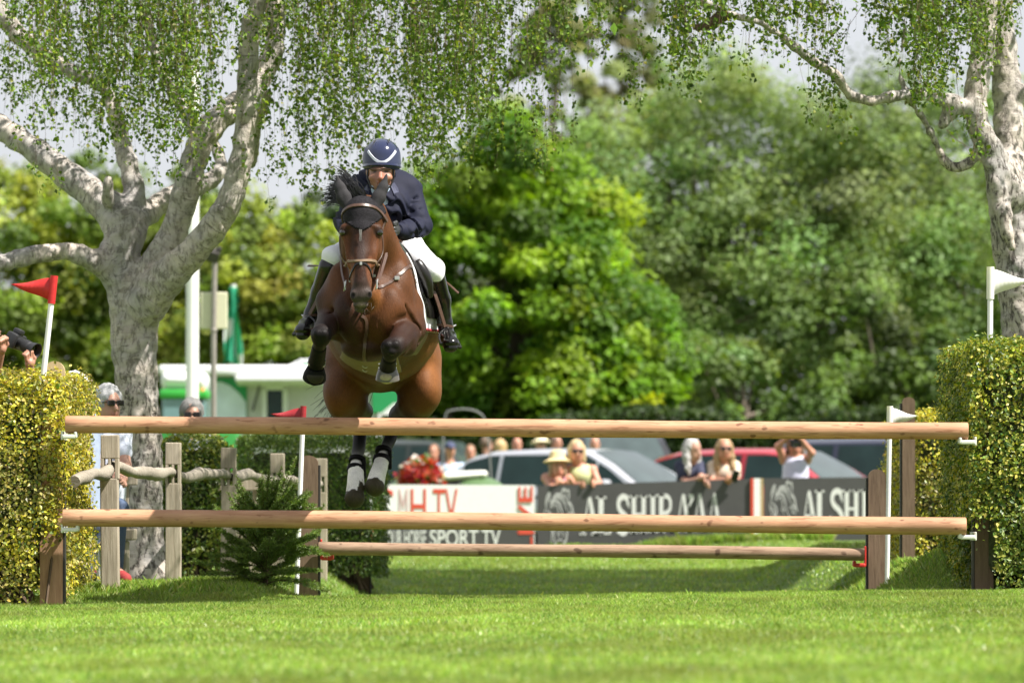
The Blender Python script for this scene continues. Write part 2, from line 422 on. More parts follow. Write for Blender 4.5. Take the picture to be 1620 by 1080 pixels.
parts = [blades(230000, None, None, -17.5, -6.0, 0.027, 0.0026),
         blades(360000, None, None, -6.0, 1.6, 0.029, 0.0019),
         blades(60000, -3.6, -0.6, 1.2, 7.5, 0.05, 0.003),
         blades(30000, 1.9, 4.0, 1.2, 8.0, 0.045, 0.003),
         blades(90000, -2.2, 3.6, 6.0, 31.0, 0.03, 0.005),
         blades(9000, 0.2, 3.6, 30.4, 30.85, 0.11, 0.006)]
V = np.concatenate([q[0] for q in parts]); C = np.concatenate([q[1] for q in parts]); i = np.arange(len(V) // 4)[:, None] * 4
tag(mesh_obj("grass", V, np.concatenate([i + [0, 1, 2], i + [0, 2, 3]]), M_blade, None, False, C), "short green grass blades covering the lawn", "grass", kind='stuff')

# ---------------------------------------------------------------- wood
def wood(name, c1, c2, stretch, rough=0.75, scale=6.0, knots=0.0, bump=0.25):
    m, n, o = nodes_of(name); p = N(n, "ShaderNodeBsdfPrincipled", Roughness=rough); p.inputs['Specular IOR Level'].default_value = 0.25
    t = N(n, "ShaderNodeTexCoord"); mp = N(n, "ShaderNodeMapping"); mp.inputs['Scale'].default_value = stretch; n.links.new(t.outputs['Object'], mp.inputs[0])
    a = N(n, "ShaderNodeTexNoise", Scale=scale, Detail=8, Roughness=0.65, Distortion=0.4); n.links.new(mp.outputs[0], a.inputs['Vector'])
    r = N(n, "ShaderNodeValToRGB"); e = r.color_ramp.elements; e[0].position = 0.3; e[0].color = (*c1, 1); e[1].position = 0.68; e[1].color = (*c2, 1)
    n.links.new(a.outputs[0], r.inputs[0]); last = r.outputs[0]
    bg_ = N(n, "ShaderNodeTexNoise", Scale=2.3, Detail=3); n.links.new(t.outputs['Object'], bg_.inputs['Vector'])
    br = N(n, "ShaderNodeMapRange"); br.inputs[1].default_value = 0.3; br.inputs[2].default_value = 0.7; br.inputs[3].default_value = 0.8; br.inputs[4].default_value = 1.15
    n.links.new(bg_.outputs[0], br.inputs[0]); mu = N(n, "ShaderNodeMix", data_type='RGBA', blend_type='MULTIPLY'); mu.inputs['Factor'].default_value = 1
    n.links.new(last, mu.inputs['A']); n.links.new(br.outputs[0], mu.inputs['B']); last = mu.outputs['Result']
    if knots:
        v = N(n, "ShaderNodeTexNoise", Scale=knots * 6.5, Detail=1.5, Roughness=.5)
        mk = N(n, "ShaderNodeMapping"); mk.inputs['Scale'].default_value = (.8, 1.2, 1.2); n.links.new(t.outputs['Object'], mk.inputs[0]); n.links.new(mk.outputs[0], v.inputs['Vector'])
        kr = N(n, "ShaderNodeMapRange"); kr.inputs[1].default_value = 0.665; kr.inputs[2].default_value = 0.74; kr.inputs[3].default_value = 0.0; kr.inputs[4].default_value = 0.8
        n.links.new(v.outputs[0], kr.inputs[0]); mk2 = N(n, "ShaderNodeMix", data_type='RGBA'); n.links.new(kr.outputs[0], mk2.inputs['Factor'])
        n.links.new(last, mk2.inputs['A']); mk2.inputs['B'].default_value = (c1[0] * .35, c1[1] * .3, c1[2] * .3, 1); last = mk2.outputs['Result']
        w = N(n, "ShaderNodeTexNoise", Scale=5, Detail=2); mw = N(n, "ShaderNodeMapping"); mw.inputs['Scale'].default_value = (1.2, 9, 9); n.links.new(t.outputs['Object'], mw.inputs[0]); n.links.new(mw.outputs[0], w.inputs['Vector'])
        cr_ = N(n, "ShaderNodeMapRange"); cr_.inputs[1].default_value = 0.61; cr_.inputs[2].default_value = 0.66; cr_.inputs[3].default_value = 0; cr_.inputs[4].default_value = 0.55
        n.links.new(w.outputs[0], cr_.inputs[0]); mk3 = N(n, "ShaderNodeMix", data_type='RGBA'); n.links.new(cr_.outputs[0], mk3.inputs['Factor'])
        n.links.new(last, mk3.inputs['A']); mk3.inputs['B'].default_value = (c1[0] * .6, c1[1] * .5, c1[2] * .45, 1); last = mk3.outputs['Result']
    b = N(n, "ShaderNodeBump", Strength=bump, Distance=0.01); n.links.new(a.outputs[0], b.inputs['Height']); n.links.new(b.outputs[0], p.inputs['Normal'])
    n.links.new(last, p.inputs['Base Color']); n.links.new(p.outputs[0], o.inputs[0]); return m
M_rail = wood("rail_pine", (0.38, 0.188, 0.105), (0.53, 0.298, 0.182), (1.0, 10, 10), 0.6, 5, knots=2.4)
M_post = wood("dark_post", (0.115, 0.075, 0.05), (0.195, 0.135, 0.092), (9, 9, 1.0), 0.8)
M_post_lit = wood("sunlit_post", (0.34, 0.19, 0.115), (0.46, 0.28, 0.175), (9, 9, 1.0), 0.8)  # lit copy of the post wood, sunlight put into its colour
M_oak = wood("weathered_oak", (0.27, 0.225, 0.165), (0.46, 0.40, 0.315), (10, 10, 0.8), 0.85, 5, bump=0.5)
M_oak_rail = wood("grey_split_rail", (0.20, 0.175, 0.14), (0.40, 0.355, 0.29), (0.8, 10, 10), 0.9, 5, bump=0.8)
M_tan = wood("pale_board", (0.42, 0.31, 0.17), (0.52, 0.40, 0.23), (6, 6, 1.2), 0.8)
M_cup = mat("white_plastic", (0.66, 0.66, 0.60), 0.4, var=0.06)
M_redcup = mat("red_plastic", (0.55, 0.04, 0.03), 0.4, var=0.1)
M_white = mat("white_paint", (0.80, 0.80, 0.79), 0.5, var=0.05, bump=0.05)
M_strip = mat("dark_metal_strip", (0.06, 0.055, 0.05), 0.5, 0.6)

# ---------------------------------------------------------------- the rails of the jump
def pole(name, label, a, b, r, m):
    a, b = Vector(a), Vector(b); n_ = 60; t_ = np.linspace(0, 1, n_); rr = random.Random(name + label)
    ph = [rr.uniform(0, 6) for _ in range(4)]
    pts = [a.lerp(b, x) + Vector((0, 0, 0.004 * math.sin(5 * x + ph[0]))) for x in t_]
    rad = [r * (1 + 0.025 * math.sin(9 * x + ph[1]) + 0.018 * math.sin(23 * x + ph[2])) for x in t_]
    pts = [pts[0] + (a - b).normalized() * 0.005] + pts + [pts[-1] + (b - a).normalized() * 0.005]; rad = [r * .93] + rad + [r * .93]
    o = MB().tube(pts, rad, 24).build(name, m, None, True)
    return tag(o, label, "jump rail", "round wooden rails of the jump")
pole("jump_rail", "long tan round rail, topmost, straight under the leaping horse", at(105, 672, 0), at(1530, 681, 0), 0.051, M_rail)
pole("jump_rail", "long tan round rail, the lower of the near pair, in front of the painted boards", at(101, 819, -0.02), at(1527, 831, -0.02), 0.051, M_rail)
M_rail2 = wood("old_rail", (0.20, 0.125, 0.080), (0.36, 0.245, 0.17), (1.0, 10, 10), 0.7, 5, knots=2.4)
pole("jump_rail", "shorter weathered rail on red cups, lowest and farther back in the dip", at(505, 866, 3.1), at(1366, 877, 3.1), 0.041, M_rail2)

def slab_post(name, label, px, Y, top, w, d, m, cups=(), side=1, strip=True, deep=0.15, cup_m=None):
    """flat post with a rounded head and cups that carry the rail ends"""
    c = at(px, top, Y); x, zt = c.x, c.z; zb = gz(x, Y) - deep
    r = thing(name, label, "post", (x, Y, zb), 0, "posts of the jump")
    pr = [(-w / 2, zb), (w / 2, zb)] + [(w / 2 * math.cos(q), zt - w * .42 + w * .42 * math.sin(q)) for q in np.linspace(0, math.pi, 12)]
    MB().prism([(x + a_, Y - d / 2, b_) for a_, b_ in pr], (0, d, 0)).build("post_board", m, r, False)
    if strip: MB().box((x + side * (w / 2 + 0.008), Y, (zb + zt - w * .5) / 2), (0.014, d * .8, zt - w * .5 - zb), bev=0.002).build("hole_strip", M_strip, r)
    cy_ = 0.0 if Y < 1 else Y - d * .2
    for z, dx in cups:
        e = MB().box((x + side * (w / 2 + 0.02), cy_, z - (0.01 if Y > 1 else 0.062)), (0.012, 0.07, 0.13 if Y > 1 else 0.05), bev=0.004)
        e.box((x + side * (w / 2 + 0.02 + dx / 2), cy_, z - 0.068), (dx, 0.085, 0.026), bev=0.008)
        e.box((x + side * (w / 2 + 0.02 + dx), cy_, z - 0.058), (0.02, 0.085, 0.04), bev=0.008)
        if cy_ < Y - d: e.box((x + side * (w / 2 + 0.02), (cy_ + Y) / 2, z - 0.062), (0.012, Y - cy_, 0.05), bev=0.003)
        e.build("rail_cup", cup_m or M_cup, r)
    return r
zr = [at(105, 672, 0).z, at(101, 819, 0).z]
slab_post("jump_post", "brown wooden post at the corner of the yellow hedge carrying the near rails", 82, 0.32, 660, 0.135, 0.09, M_post_lit, [(zr[0], 0.08), (zr[1], 0.09)], 1)
zq = [at(1528, 681, 0).z, at(1526, 831, 0).z]
slab_post("jump_post", "dark post in the shade of the big clipped hedge holding both near rail ends", 1556, 0.32, 660, 0.11, 0.09, M_post, [(zq[0], 0.09), (zq[1], 0.09)], -1)
slab_post("jump_post", "rounded dark brown post beside the fir sapling and the drooping red flag", 488, 3.2, 720, 0.125, 0.08, M_post, [(at(505, 866, 3.1).z, 0.07)], 1, cup_m=M_redcup)
slab_post("jump_post", "rounded brown post in front of the second dark lettered board", 1387, 3.2, 742, 0.112, 0.08, M_post, [(at(1366, 877, 3.1).z, 0.07)], -1, cup_m=M_redcup)
slab_post("jump_post", "tall rust brown post at the corner of the far clipped hedge", 1437, 7.0, 628, 0.09, 0.08, M_post, (), -1)
slab_post("jump_post", "short brown stump of a post by the end of the white board", 575, 14.0, 800, 0.10, 0.08, M_post, (), 1)

# ---------------------------------------------------------------- marker flags
def flag(label, foot, top, h, tip, m, r=0.017):
    foot, top = Vector(foot), Vector(top); d = (top - foot).normalized(); foot = foot - d * 0.1
    rt = thing("marker_flag", label, "flag", foot, 0, "jump marker flags")
    MB().tube([foot, top - d * h], r, 12).build("flag_pole", M_white, rt, True)
    MB().tube([top - d * (h + .002), top], r * 1.35, 12).build("flag_sleeve", m, rt, True)
    q = Vector(tip); P = []; k = 10
    for i in range(k + 1):
        u = i / k; a = (top - d * 0.01).lerp(q, u); b = (top - d * (h - .01)).lerp(q, u); wv = Vector((0, 0.012 * math.sin(u * 5), 0.004 * math.sin(u * 7)))
        P += [a + wv, b + wv]
    V_ = [p_ + Vector((0, s_, 0)) for s_ in (-.0025, .0025) for p_ in P]; n_ = len(P); Fc = []
    for i in range(k):
        A, B, C_, D_ = 2 * i, 2 * i + 1, 2 * i + 3, 2 * i + 2
        Fc += [[A, B, C_, D_], [n_ + D_, n_ + C_, n_ + B, n_ + A], [A, D_, n_ + D_, n_ + A], [B, n_ + B, n_ + C_, C_]]
    Fc += [[0, n_, n_ + 1, 1]]
    mesh_obj("pennant", V_, Fc, m, rt, True)
M_red = mat("red_flag", (0.62, 0.03, 0.03), 0.55, var=0.1, scale=30, bump=0.1, transl=0.2)
M_wflag = mat("white_flag", (0.80, 0.80, 0.80), 0.55, var=0.04, transl=0.2)
flag("bright red pennant on a white stick leaning out of the yellow hedge", at(68, 600, 0.45), at(86, 436, 0.45), 0.165, at(17, 450, 0.45), M_red)
flag("white pennant on a white stick out of the tall clipped hedge", at(1566, 575, 0.5), at(1567, 422, 0.5), 0.19, at(1630, 444, 0.5), M_wflag)
f2 = at(468, 900, 2.9); f2.z = gz(f2.x, 2.9)
flag("red pennant coloured darker as if in tree shade, drooping beside the fir sapling, on a pale pole", f2, at(480, 642, 2.9), 0.15, at(428, 655, 2.9), mat("shaded_red_flag", (0.34, 0.02, 0.028), 0.55, var=0.1, scale=30, bump=0.1, transl=0.1), 0.015)  # same red cloth as the near flag, tree shade put into its colour
f3 = at(1403, 940, 3.0); f3.z = gz(f3.x, 3.0)
flag("small white pennant on a thin pole beside the far clipped hedge", f3, at(1408, 642, 3.0), 0.15, at(1452, 658, 3.0), M_wflag, 0.015)

# ---------------------------------------------------------------- hedges
M_leaf = mat("leaf", rough=0.42, attr=True, var=0.08, transl=0.28, spec=0.45)
M_stem = mat("twig_brown", (0.10, 0.065, 0.04), 0.9, var=0.3)
def hedge(name, label, lo, hi, pal, w, leaf=0.034, dens=5200, seed=1, faces="flrtb", bottom=0.0, lean=0.0, rnd=0.10, thin=0.35, cat="hedge", clear=None):
    """clipped hedge: a twiggy core and a coat of leaf blades over its faces"""
    rg = np.random.default_rng(seed); lo, hi = np.array(lo, float), np.array(hi, float); P = []; Nn = []
    area = {'f': (0, 2, 1, -1), 'b': (0, 2, 1, 1), 'l': (1, 2, 0, -1), 'r': (1, 2, 0, 1), 't': (0, 1, 2, 1)}
    for fc in faces:
        a_, b_, c_, sg = area[fc]; A = (hi[a_] - lo[a_]) * (hi[b_] - lo[b_]); k = int(A * dens * 1.75)
        p_ = np.zeros((k, 3)); p_[:, a_] = rg.uniform(lo[a_], hi[a_], k); p_[:, b_] = rg.uniform(lo[b_], hi[b_], k); p_[:, c_] = (hi if sg > 0 else lo)[c_]
        nn = np.zeros((k, 3)); nn[:, c_] = sg; P.append(p_); Nn.append(nn)
    P = np.concatenate(P); Nn = np.concatenate(Nn)
    q = np.clip(P, lo + rnd, hi - np.array([rnd, rnd, rnd])); q[:, 2] = np.minimum(P[:, 2], hi[2] - rnd); dv = P - q; L_ = np.linalg.norm(dv, axis=1)[:, None] + 1e-6
    P = np.where(L_ > rnd, q + dv / L_ * rnd, P)
    depth = rg.random(len(P)) ** 2 * 0.10; lump = (vnoise(P[:, 0] * 6, P[:, 1] * 6, P[:, 2] * 6, seed) - 0.5) * 0.10 + (vnoise(P[:, 0] * 16, P[:, 1] * 16, P[:, 2] * 16, seed + 1) - 0.5) * 0.045
    P = P + Nn * (lump - depth)[:, None] + rg.normal(0, 0.012, P.shape)
    up = np.where((Nn[:, 2] > 0) & (rg.random(len(P)) < 0.06), rg.uniform(0, 0.05, len(P)), 0); P[:, 2] += up
    hgt = (P[:, 2] - lo[2]) / (hi[2] - lo[2]); keep = rg.random(len(P)) < np.where(hgt < thin, 0.25 + 0.75 * hgt / max(thin, .01), 1) * (0.55 + 0.75 * (vnoise(P[:, 0] * 5, P[:, 1] * 5, P[:, 2] * 5, seed + 7) > 0.3))
    if clear: keep &= ~((np.abs(P[:, 0] - clear[0]) < clear[1]) & (P[:, 2] < clear[2] + rg.normal(0, .06, len(P))) & (P[:, 1] < clear[3]))
    P, Nn, hgt = P[keep], Nn[keep], hgt[keep]
    P[:, 0] += lean * (1 - hgt)
    patchy = vnoise(P[:, 0] * 3.0, P[:, 1] * 3.0, P[:, 2] * 3.0, seed + 3)
    c = pick(rg, len(P), pal, w, 0.2)
    g = smooth01((patchy - 0.5) / 0.2)[:, None] * 0.55; c = c * (1 - g) + pick(rg, len(P), pal[-2:], None, 0.2) * g
    root = thing(name, label, cat, ((lo[0] + hi[0]) / 2, (lo[1] + hi[1]) / 2, lo[2]))
    leaves("foliage", P, Nn + rg.normal(0, 0.55, P.shape) + [0, 0, 0.25], leaf * .74 * rg.uniform(0.6, 1.3, len(P)), 0.62, c, M_leaf, root, rg)
    mb = MB(); core_lo = lo + [0.13, 0.13, 0]; core_hi = hi - [0.13, 0.13, 0.13]
    core_lo[2] += bottom
    for _ in range(int(40 * (hi[0] - lo[0]) * (hi[1] - lo[1]) + 14)):
        a_ = Vector((rg.uniform(lo[0] + .1, hi[0] - .1), rg.uniform(lo[1] + .08, hi[1] - .1), lo[2] - 0.1)); b_ = Vector((rg.uniform(lo[0] + .06, hi[0] - .06), rg.uniform(lo[1] + .06, hi[1] - .06), hi[2] - rg.uniform(.1, .5)))
        m_ = a_.lerp(b_, .5) + Vector(rg.normal(0, .08, 3)); mb.tube([a_, m_, b_], [rg.uniform(.008, .02), .009, .004], 5, False)
    mb.build("stems", M_stem, root)
    if bottom < 2:
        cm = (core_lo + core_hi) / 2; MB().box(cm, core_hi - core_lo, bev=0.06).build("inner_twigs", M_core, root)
    return root
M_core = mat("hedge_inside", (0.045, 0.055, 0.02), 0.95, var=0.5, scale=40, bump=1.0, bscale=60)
YEL = [(0.58, 0.50, 0.045), (0.45, 0.43, 0.045), (0.62, 0.55, 0.14), (0.20, 0.22, 0.04), (0.20, 0.15, 0.07), (0.08, 0.14, 0.025)]
YW = [0.30, 0.24, 0.14, 0.16, 0.08, 0.08]
GRN = [(0.42, 0.42, 0.05), (0.50, 0.47, 0.10), (0.20, 0.26, 0.035), (0.11, 0.18, 0.025), (0.045, 0.10, 0.02)]
GW = [0.27, 0.13, 0.28, 0.2, 0.12]
zl = at(60, 594, 0.1).z
hedge("golden_hedge", "clipped yellow variegated hedge at the rail ends beneath the red pennant", (-4.2, 0.06, -0.05), (-2.65, 1.1, zl), YEL, YW, 0.036, 5600, 3, "frt", 0.35, thin=0.3, clear=(-2.68, 0.115, 0.42, 0.5))
hedge("golden_hedge", "narrow yellow hedge just behind the first, by the round topped tan board", (-3.6, 1.3, 0.02), (-2.64, 2.6, at(120, 592, 1.3).z), YEL, YW, 0.034, 4200, 4, "frt", 0.25, thin=0.3)
zr_ = at(1560, 543, 0.1).z
hedge("clipped_hedge", "tall square clipped green and gold hedge under the white pennant", (2.685, 0.06, 0.0), (4.4, 2.3, zr_), GRN, GW, 0.038, 5200, 5, "flt", 0.15, rnd=0.055, thin=0.24, clear=(2.74, 0.10, 0.5, 0.5))
hedge("clipped_hedge", "smaller bright golden hedge farther back behind the second flag", (2.80, 7.1, 0.05), (4.2, 9.4, at(1480, 655, 7.1).z), YEL, YW, 0.04, 3000, 6, "flt", 0.15, thin=0.2)
BOX = [(0.10, 0.17, 0.02), (0.075, 0.135, 0.018), (0.05, 0.10, 0.015), (0.16, 0.21, 0.03)]
hedge("box_hedge", "dark green square hedge behind the rustic fence posts", (at(372, 0, 13).x, 13, 0.0), (at(604, 0, 13).x, 14.6, at(0, 690, 13).z), BOX, [.35, .3, .2, .15], 0.035, 3600, 7, "flrt", 0.1, thin=0.05)
BSH = [(0.26, 0.28, 0.04), (0.16, 0.21, 0.03), (0.09, 0.15, 0.02), (0.05, 0.10, 0.015)]
hedge("shrub", "loose yellow green shrub between the birch trunk and the dark hedge", (at(252, 0, 9).x, 8.6, 0.0), (at(366, 0, 9).x, 9.8, at(0, 684, 9).z), BSH, [.3, .3, .25, .15], 0.05, 1900, 8, "flrt", 0.2, rnd=0.3, thin=0.2, cat="shrub")
hedge("shrub", "low leafy shrub in shade just behind the birch trunk foot", (at(128, 0, 7.4).x, 7.2, 0.05), (at(245, 0, 7.4).x, 8.2, at(0, 700, 7.4).z), BSH, [.15, .25, .3, .3], 0.05, 2000, 18, "flrt", 0.2, rnd=0.25, thin=0.2, cat="shrub")

# round topped tan board in the hedge
rt = at(86, 571, 1.2); w_ = 0.125
pr = [(-w_ / 2, rt.z - 1.0), (w_ / 2, rt.z - 1.0)] + [(w_ / 2 * math.cos(q), rt.z - w_ / 2 + w_ / 2 * math.sin(q)) for q in np.linspace(0, math.pi, 14)]
tag(MB().prism([(rt.x + a_, 1.2, b_) for a_, b_ in pr], (0, 0.05, 0)).build("round_topped_board", M_tan), "round headed tan board poking out above the yellow hedge", "board")

# ---------------------------------------------------------------- rustic fence
fr = thing("rustic_fence", "weathered oak post and rail fence with wavy split rails leading past the birch", "fence", (-2.46, 1.5, 0))
fp = []
for k, (yy, pt, wd) in enumerate([(1.5, 688, .108), (4.0, 700, .10), (6.5, 708, .105), (9.0, 717, .105), (11.5, 725, .10)]):
    px = 810 + F * (-2.46 + (yy - 1.5) * 0.0953) / (yy + D0); c = at(px, pt, yy); fp.append(c)
    h_ = c.z - gz(c.x, yy) + 0.2; e_ = Euler((0, (-0.012, 0.006, 0.01, -0.004, 0)[k], 0))
    mb = MB(); b0 = (c.x, yy, c.z - h_ / 2); zs = c.z - 0.205
    mb.box((c.x, yy, (c.z + zs + 0.06) / 2), (wd, 0.13, c.z - zs - 0.06), e_, 0.006)
    mb.box((c.x, yy, (zs - 0.06 + c.z - h_) / 2), (wd, 0.13, zs - 0.06 - c.z + h_), e_, 0.006)
    for sx in (-1, 0, 1): mb.box((c.x + sx * wd * .40, yy, zs), (wd * (.2 if sx else .16), 0.128, 0.125), e_, 0.003)
    mb.build("post", M_oak, fr)
rg = random.Random(4)
ends = [at(110, 715, 0.2)] + fp
for k in range(len(ends) - 1):
    a_, b_ = ends[k], ends[k + 1]; za = -0.2; P = []; R = []
    for i in range(19):
        u = i / 18; p_ = Vector(a_).lerp(Vector(b_), u) + Vector((0, 0, za)); p_.z += (0.020 * math.sin(u * 5.2 + k * 1.9) + 0.008 * math.sin(u * 13 + k)) * math.sin(math.pi * u) ** .3
        P.append(p_); R.append(0.040 * (1 + .14 * math.sin(u * 9 + k * 2) + rg.uniform(-.14, .14)) * (0.74 + .26 * math.sin(math.pi * u)))
    if k == 0: P = P[2:]; R = R[2:]
    MB().tube(P, R, 10).build("split_rail", M_oak_rail, fr, True)

# two low oak benches behind the fence
def bench(label, px, Y, wx, seat_py, group="oak benches behind the fence"):
    c = at(px, seat_py, Y); g_ = gz(c.x, Y); r = thing("oak_bench", label, "bench", (c.x, Y, g_), 0, group)
    MB().box((c.x, Y, c.z - 0.03), (wx, 0.42, 0.075), bev=0.01).build("seat", M_oak, r)
    for s_ in (-1, 1):
        MB().box((c.x + s_ * (wx / 2 - .09), Y - 0.02, (c.z - .075 + g_ - .05) / 2), (0.085, 0.34, c.z - .07 - g_ + .05), bev=0.008).build("leg", M_oak, r)
    MB().box((c.x, Y + 0.24, c.z + 0.36), (wx, 0.04, 0.12), bev=0.008).build("backrest", M_oak, r)
    for s_ in (-1, 1): MB().box((c.x + s_ * (wx / 2 - .09), Y + 0.265, c.z + 0.2), (0.06, 0.035, 0.46), bev=0.005).build("back_post", M_oak, r)
    return c
bench1 = bench("grey oak bench at the hedge end carrying the white haired man", 152, 4.6, 0.52, 838)
bench2 = bench("grey oak bench behind the fir sapling, next to the shrub", 318, 9.9, 1.0, 838)
# ---------------------------------------------------------------- the horse
BAY = (0.082, 0.030, 0.010); BAY2 = (0.115, 0.044, 0.014); DK = (0.030, 0.012, 0.007); BLK = (0.004, 0.0037, 0.004); WHT = (0.86, 0.84, 0.80)
MUZ = (0.060, 0.048, 0.044); HOOF = (0.038, 0.032, 0.020)
H = Sculpt(0.0075)
A = at
# trunk
H.cap(A(585, 486, -.28), A(606, 506, .55), .242, .335, .05, BAY, flat=(0, 0, 1), fs=1.10)
H.cap(A(606, 506, .5), A(605, 535, 1.05), .335, .30, .06, BAY2, flat=(0, 0, 1), fs=1.05)
H.ell(A(605, 545, 1.15), (.325, .36, .27), .08, BAY)
H.ell(A(604, 420, .15), (.13, .38, .12), .10, BAY)                       # withers
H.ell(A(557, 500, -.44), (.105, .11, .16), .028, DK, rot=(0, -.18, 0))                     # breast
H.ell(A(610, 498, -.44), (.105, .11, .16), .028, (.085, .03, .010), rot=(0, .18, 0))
H.ell(A(584, 468, -.47), (.075, .10, .09), .03, BAY)
for xa, ya, yb, xb in ((634, 430, 520, 650), (538, 430, 515, 524)): H.cap(A(xa, ya, -.34), A(xb, yb, -.40), .050, .040, .020, BAY)
H.cap(A(620, 466, -.46), A(636, 500, -.44), .040, .050, .05, BAY)
H.cap(A(584, 480, -.585), A(583, 556, -.50), .014, .020, .030, None, op='-')
H.ell(A(630, 470, -.28), (.095, .18, .21), .035, BAY); H.ell(A(538, 472, -.28), (.095, .17, .20), .035, BAY)   # shoulders
H.ell(A(584, 552, -.30), (.16, .16, .07), .06, DK)                       # between the forelegs
# neck
H.cap(A(596, 448, -.10), A(580, 345, -.45), .215, .125, .06, BAY, flat=(0, 1, .6), fs=1.25)
H.cap(A(622, 430, -.20), A(600, 370, -.42), .085, .07, .06, BAY)
# head
H.ell(A(572, 343, -.555), (.098, .115, .115), .03, DK)
H.ell(A(571, 366, -.60), (.092, .09, .10), .025, DK)
H.cap(A(571.5, 368, -.640), A(571, 448, -.742), .064, .044, .018, DK, flat=(1, 0, 0), fs=1.12)
H.ell(A(571, 395, -.57), (.092, .10, .13), .03, BAY)
for s_ in (-1, 1):
    H.cap(A(571 + 24 * s_, 378, -.645), A(571 + 18 * s_, 420, -.690), .020, .014, .018, (.15, .052, .018)); H.cap(A(571 + 17.5 * s_, 402, -.735), A(571 + 15.5 * s_, 438, -.775), .012, .012, .022, None, op='-'); H.ell(A(571 + 24 * s_, 350, -.655), (.016, .02, .022), .02, None, op='-')
    H.cap(A(571 + 26 * s_, 359, -.640), A(571 + 18 * s_, 357, -.665), .014, .012, .014, DK)
H.ell(A(548, 388, -.53), (.040, .10, .115), .03, BAY); H.ell(A(595, 388, -.53), (.040, .10, .115), .03, BAY)
H.cap(A(571, 405, -.60), A(571, 462, -.70), .078, .058, .03, BAY)
H.ell(A(545, 366, -.625), (.030, .042, .040), .022, BAY); H.ell(A(598, 366, -.625), (.030, .042, .040), .022, BAY)
H.ell(A(571, 466, -.735), (.062, .062, .058), .03, MUZ)
H.ell(A(560, 467, -.765), (.024, .030, .032), .015, MUZ); H.ell(A(583, 466, -.765), (.024, .030, .032), .015, MUZ)
H.ell(A(571, 482, -.735), (.045, .042, .022), .012, MUZ); H.ell(A(570.5, 488, -.705), (.036, .04, .022), .010, (0.085, 0.065, 0.045))
H.ell(A(558, 467, -.805), (.010, .022, .016), .008, None, rot=(0, -.35, 0), op='-'); H.ell(A(585, 466, -.805), (.010, .022, .016), .008, None, rot=(0, .35, 0), op='-')
# forelegs, folded
H.cap(A(528, 478, -.28), A(524, 516, -.33), .105, .078, .05, DK)
H.cap(A(522, 508, -.34), A(509, 528, -.66), .078, .054, .018, (.022, .012, .010)); H.cap(A(530, 500, -.40), A(516, 522, -.60), .045, .030, .012, (.03, .014, .010))
H.ell(A(508, 531, -.68), (.056, .050, .058), .02, BLK)
H.cap(A(507, 540, -.66), A(501, 572, -.44), .040, .031, .02, BLK)
H.ell(A(500, 575, -.42), (.042, .045, .042), .015, BLK)
H.cap(A(499.5, 578, -.41), A(498, 590, -.40), .036, .044, .012, BLK); H.ell(A(498, 595, -.40), (.056, .055, .052), .010, HOOF)
H.cap(A(642, 490, -.24), A(646, 520, -.30), .11, .098, .06, BAY)
H.cap(A(650, 516, -.30), A(628, 545, -.64), .090, .062, .016, DK); H.cap(A(638, 506, -.42), A(626, 536, -.63), .048, .036, .012, DK); H.cap(A(655, 530, -.40), A(636, 556, -.60), .036, .028, .012, (.05, .02, .010))
H.ell(A(621, 550, -.68), (.064, .052, .060), .02, (.016, .012, .012))
H.ell(A(644, 545, -.45), (.055, .10, .07), .02, DK); H.ell(A(614, 546, -.725), (.020, .016, .022), .015, BLK); H.ell(A(626, 545, -.725), (.020, .016, .022), .015, BLK); H.ell(A(620, 557, -.725), (.024, .018, .018), .014, BLK)
H.ell(A(502, 528, -.722), (.018, .014, .02), .014, BLK); H.ell(A(513, 528, -.722), (.018, .014, .02), .014, BLK)
H.cap(A(618, 560, -.66), A(613.5, 580, -.46), .042, .032, .02, BLK)
H.ell(A(613, 582, -.44), (.042, .045, .042), .015, BLK)
H.cap(A(613, 585, -.43), A(613, 594, -.44), .036, .044, .012, (.35, .31, .26)); H.ell(A(613, 597, -.45), (.052, .05, .040), .010, (.34, .28, .16))
# hind legs
for s_, th, st, gk, hk, ft, hf in ((-1, (546, 598, 1.10), (540, 622, .95), (549, 640, 1.05), (574, 652, 1.55), (563, 742, 1.28), (562, 776, 1.14)),
                                   (1, (664, 596, 1.10), (670, 618, .95), (660, 636, 1.05), (632, 656, 1.58), (604, 727, 1.34), (596, 759, 1.19))):
    H.ell(A(*th), (.136, .27, .26), .05, BAY, rot=(0, .10 * s_, 0))
    H.ell(A(*st), (.105, .15, .15), .05, BAY2)
    H.cap(A(*gk), A(*hk), .108, .060, .05, DK)
    H.ell(A(*hk), (.050, .075, .06), .03, BLK)
    H.cap(A(*hk), A(*ft), .043, .034, .02, BLK)
    H.ell(A(*ft), (.048, .054, .050), .015, WHT)
    H.cap(A(*ft), A(*hf), .043, .054, .012, WHT)
    d = (A(*hf) - A(*ft)).normalized(); H.cap(A(*hf) + d * .040, A(*hf) + d * .060, .056, .061, .004, HOOF)
for a_, b_, r_ in (((600, 480, -.60), (596, 520, -.58), .006), ((632, 452, -.42), (622, 500, -.52), .006), ((548, 470, -.46), (552, 515, -.52), .006), ((590, 372, -.655), (583, 425, -.725), .005), ((553, 374, -.655), (560, 425, -.725), .005)):
    H.cap(A(*a_), A(*b_), r_, r_ * .8, .014, None)
for a_, b_, r_ in (((640, 486, -.46), (662, 522, -.40), .014), ((528, 492, -.44), (518, 510, -.42), .012), ((628, 508, -.55), (650, 498, -.46), .012)):
    H.cap(A(*a_), A(*b_), r_, r_ * .8, .026, None, op='-')
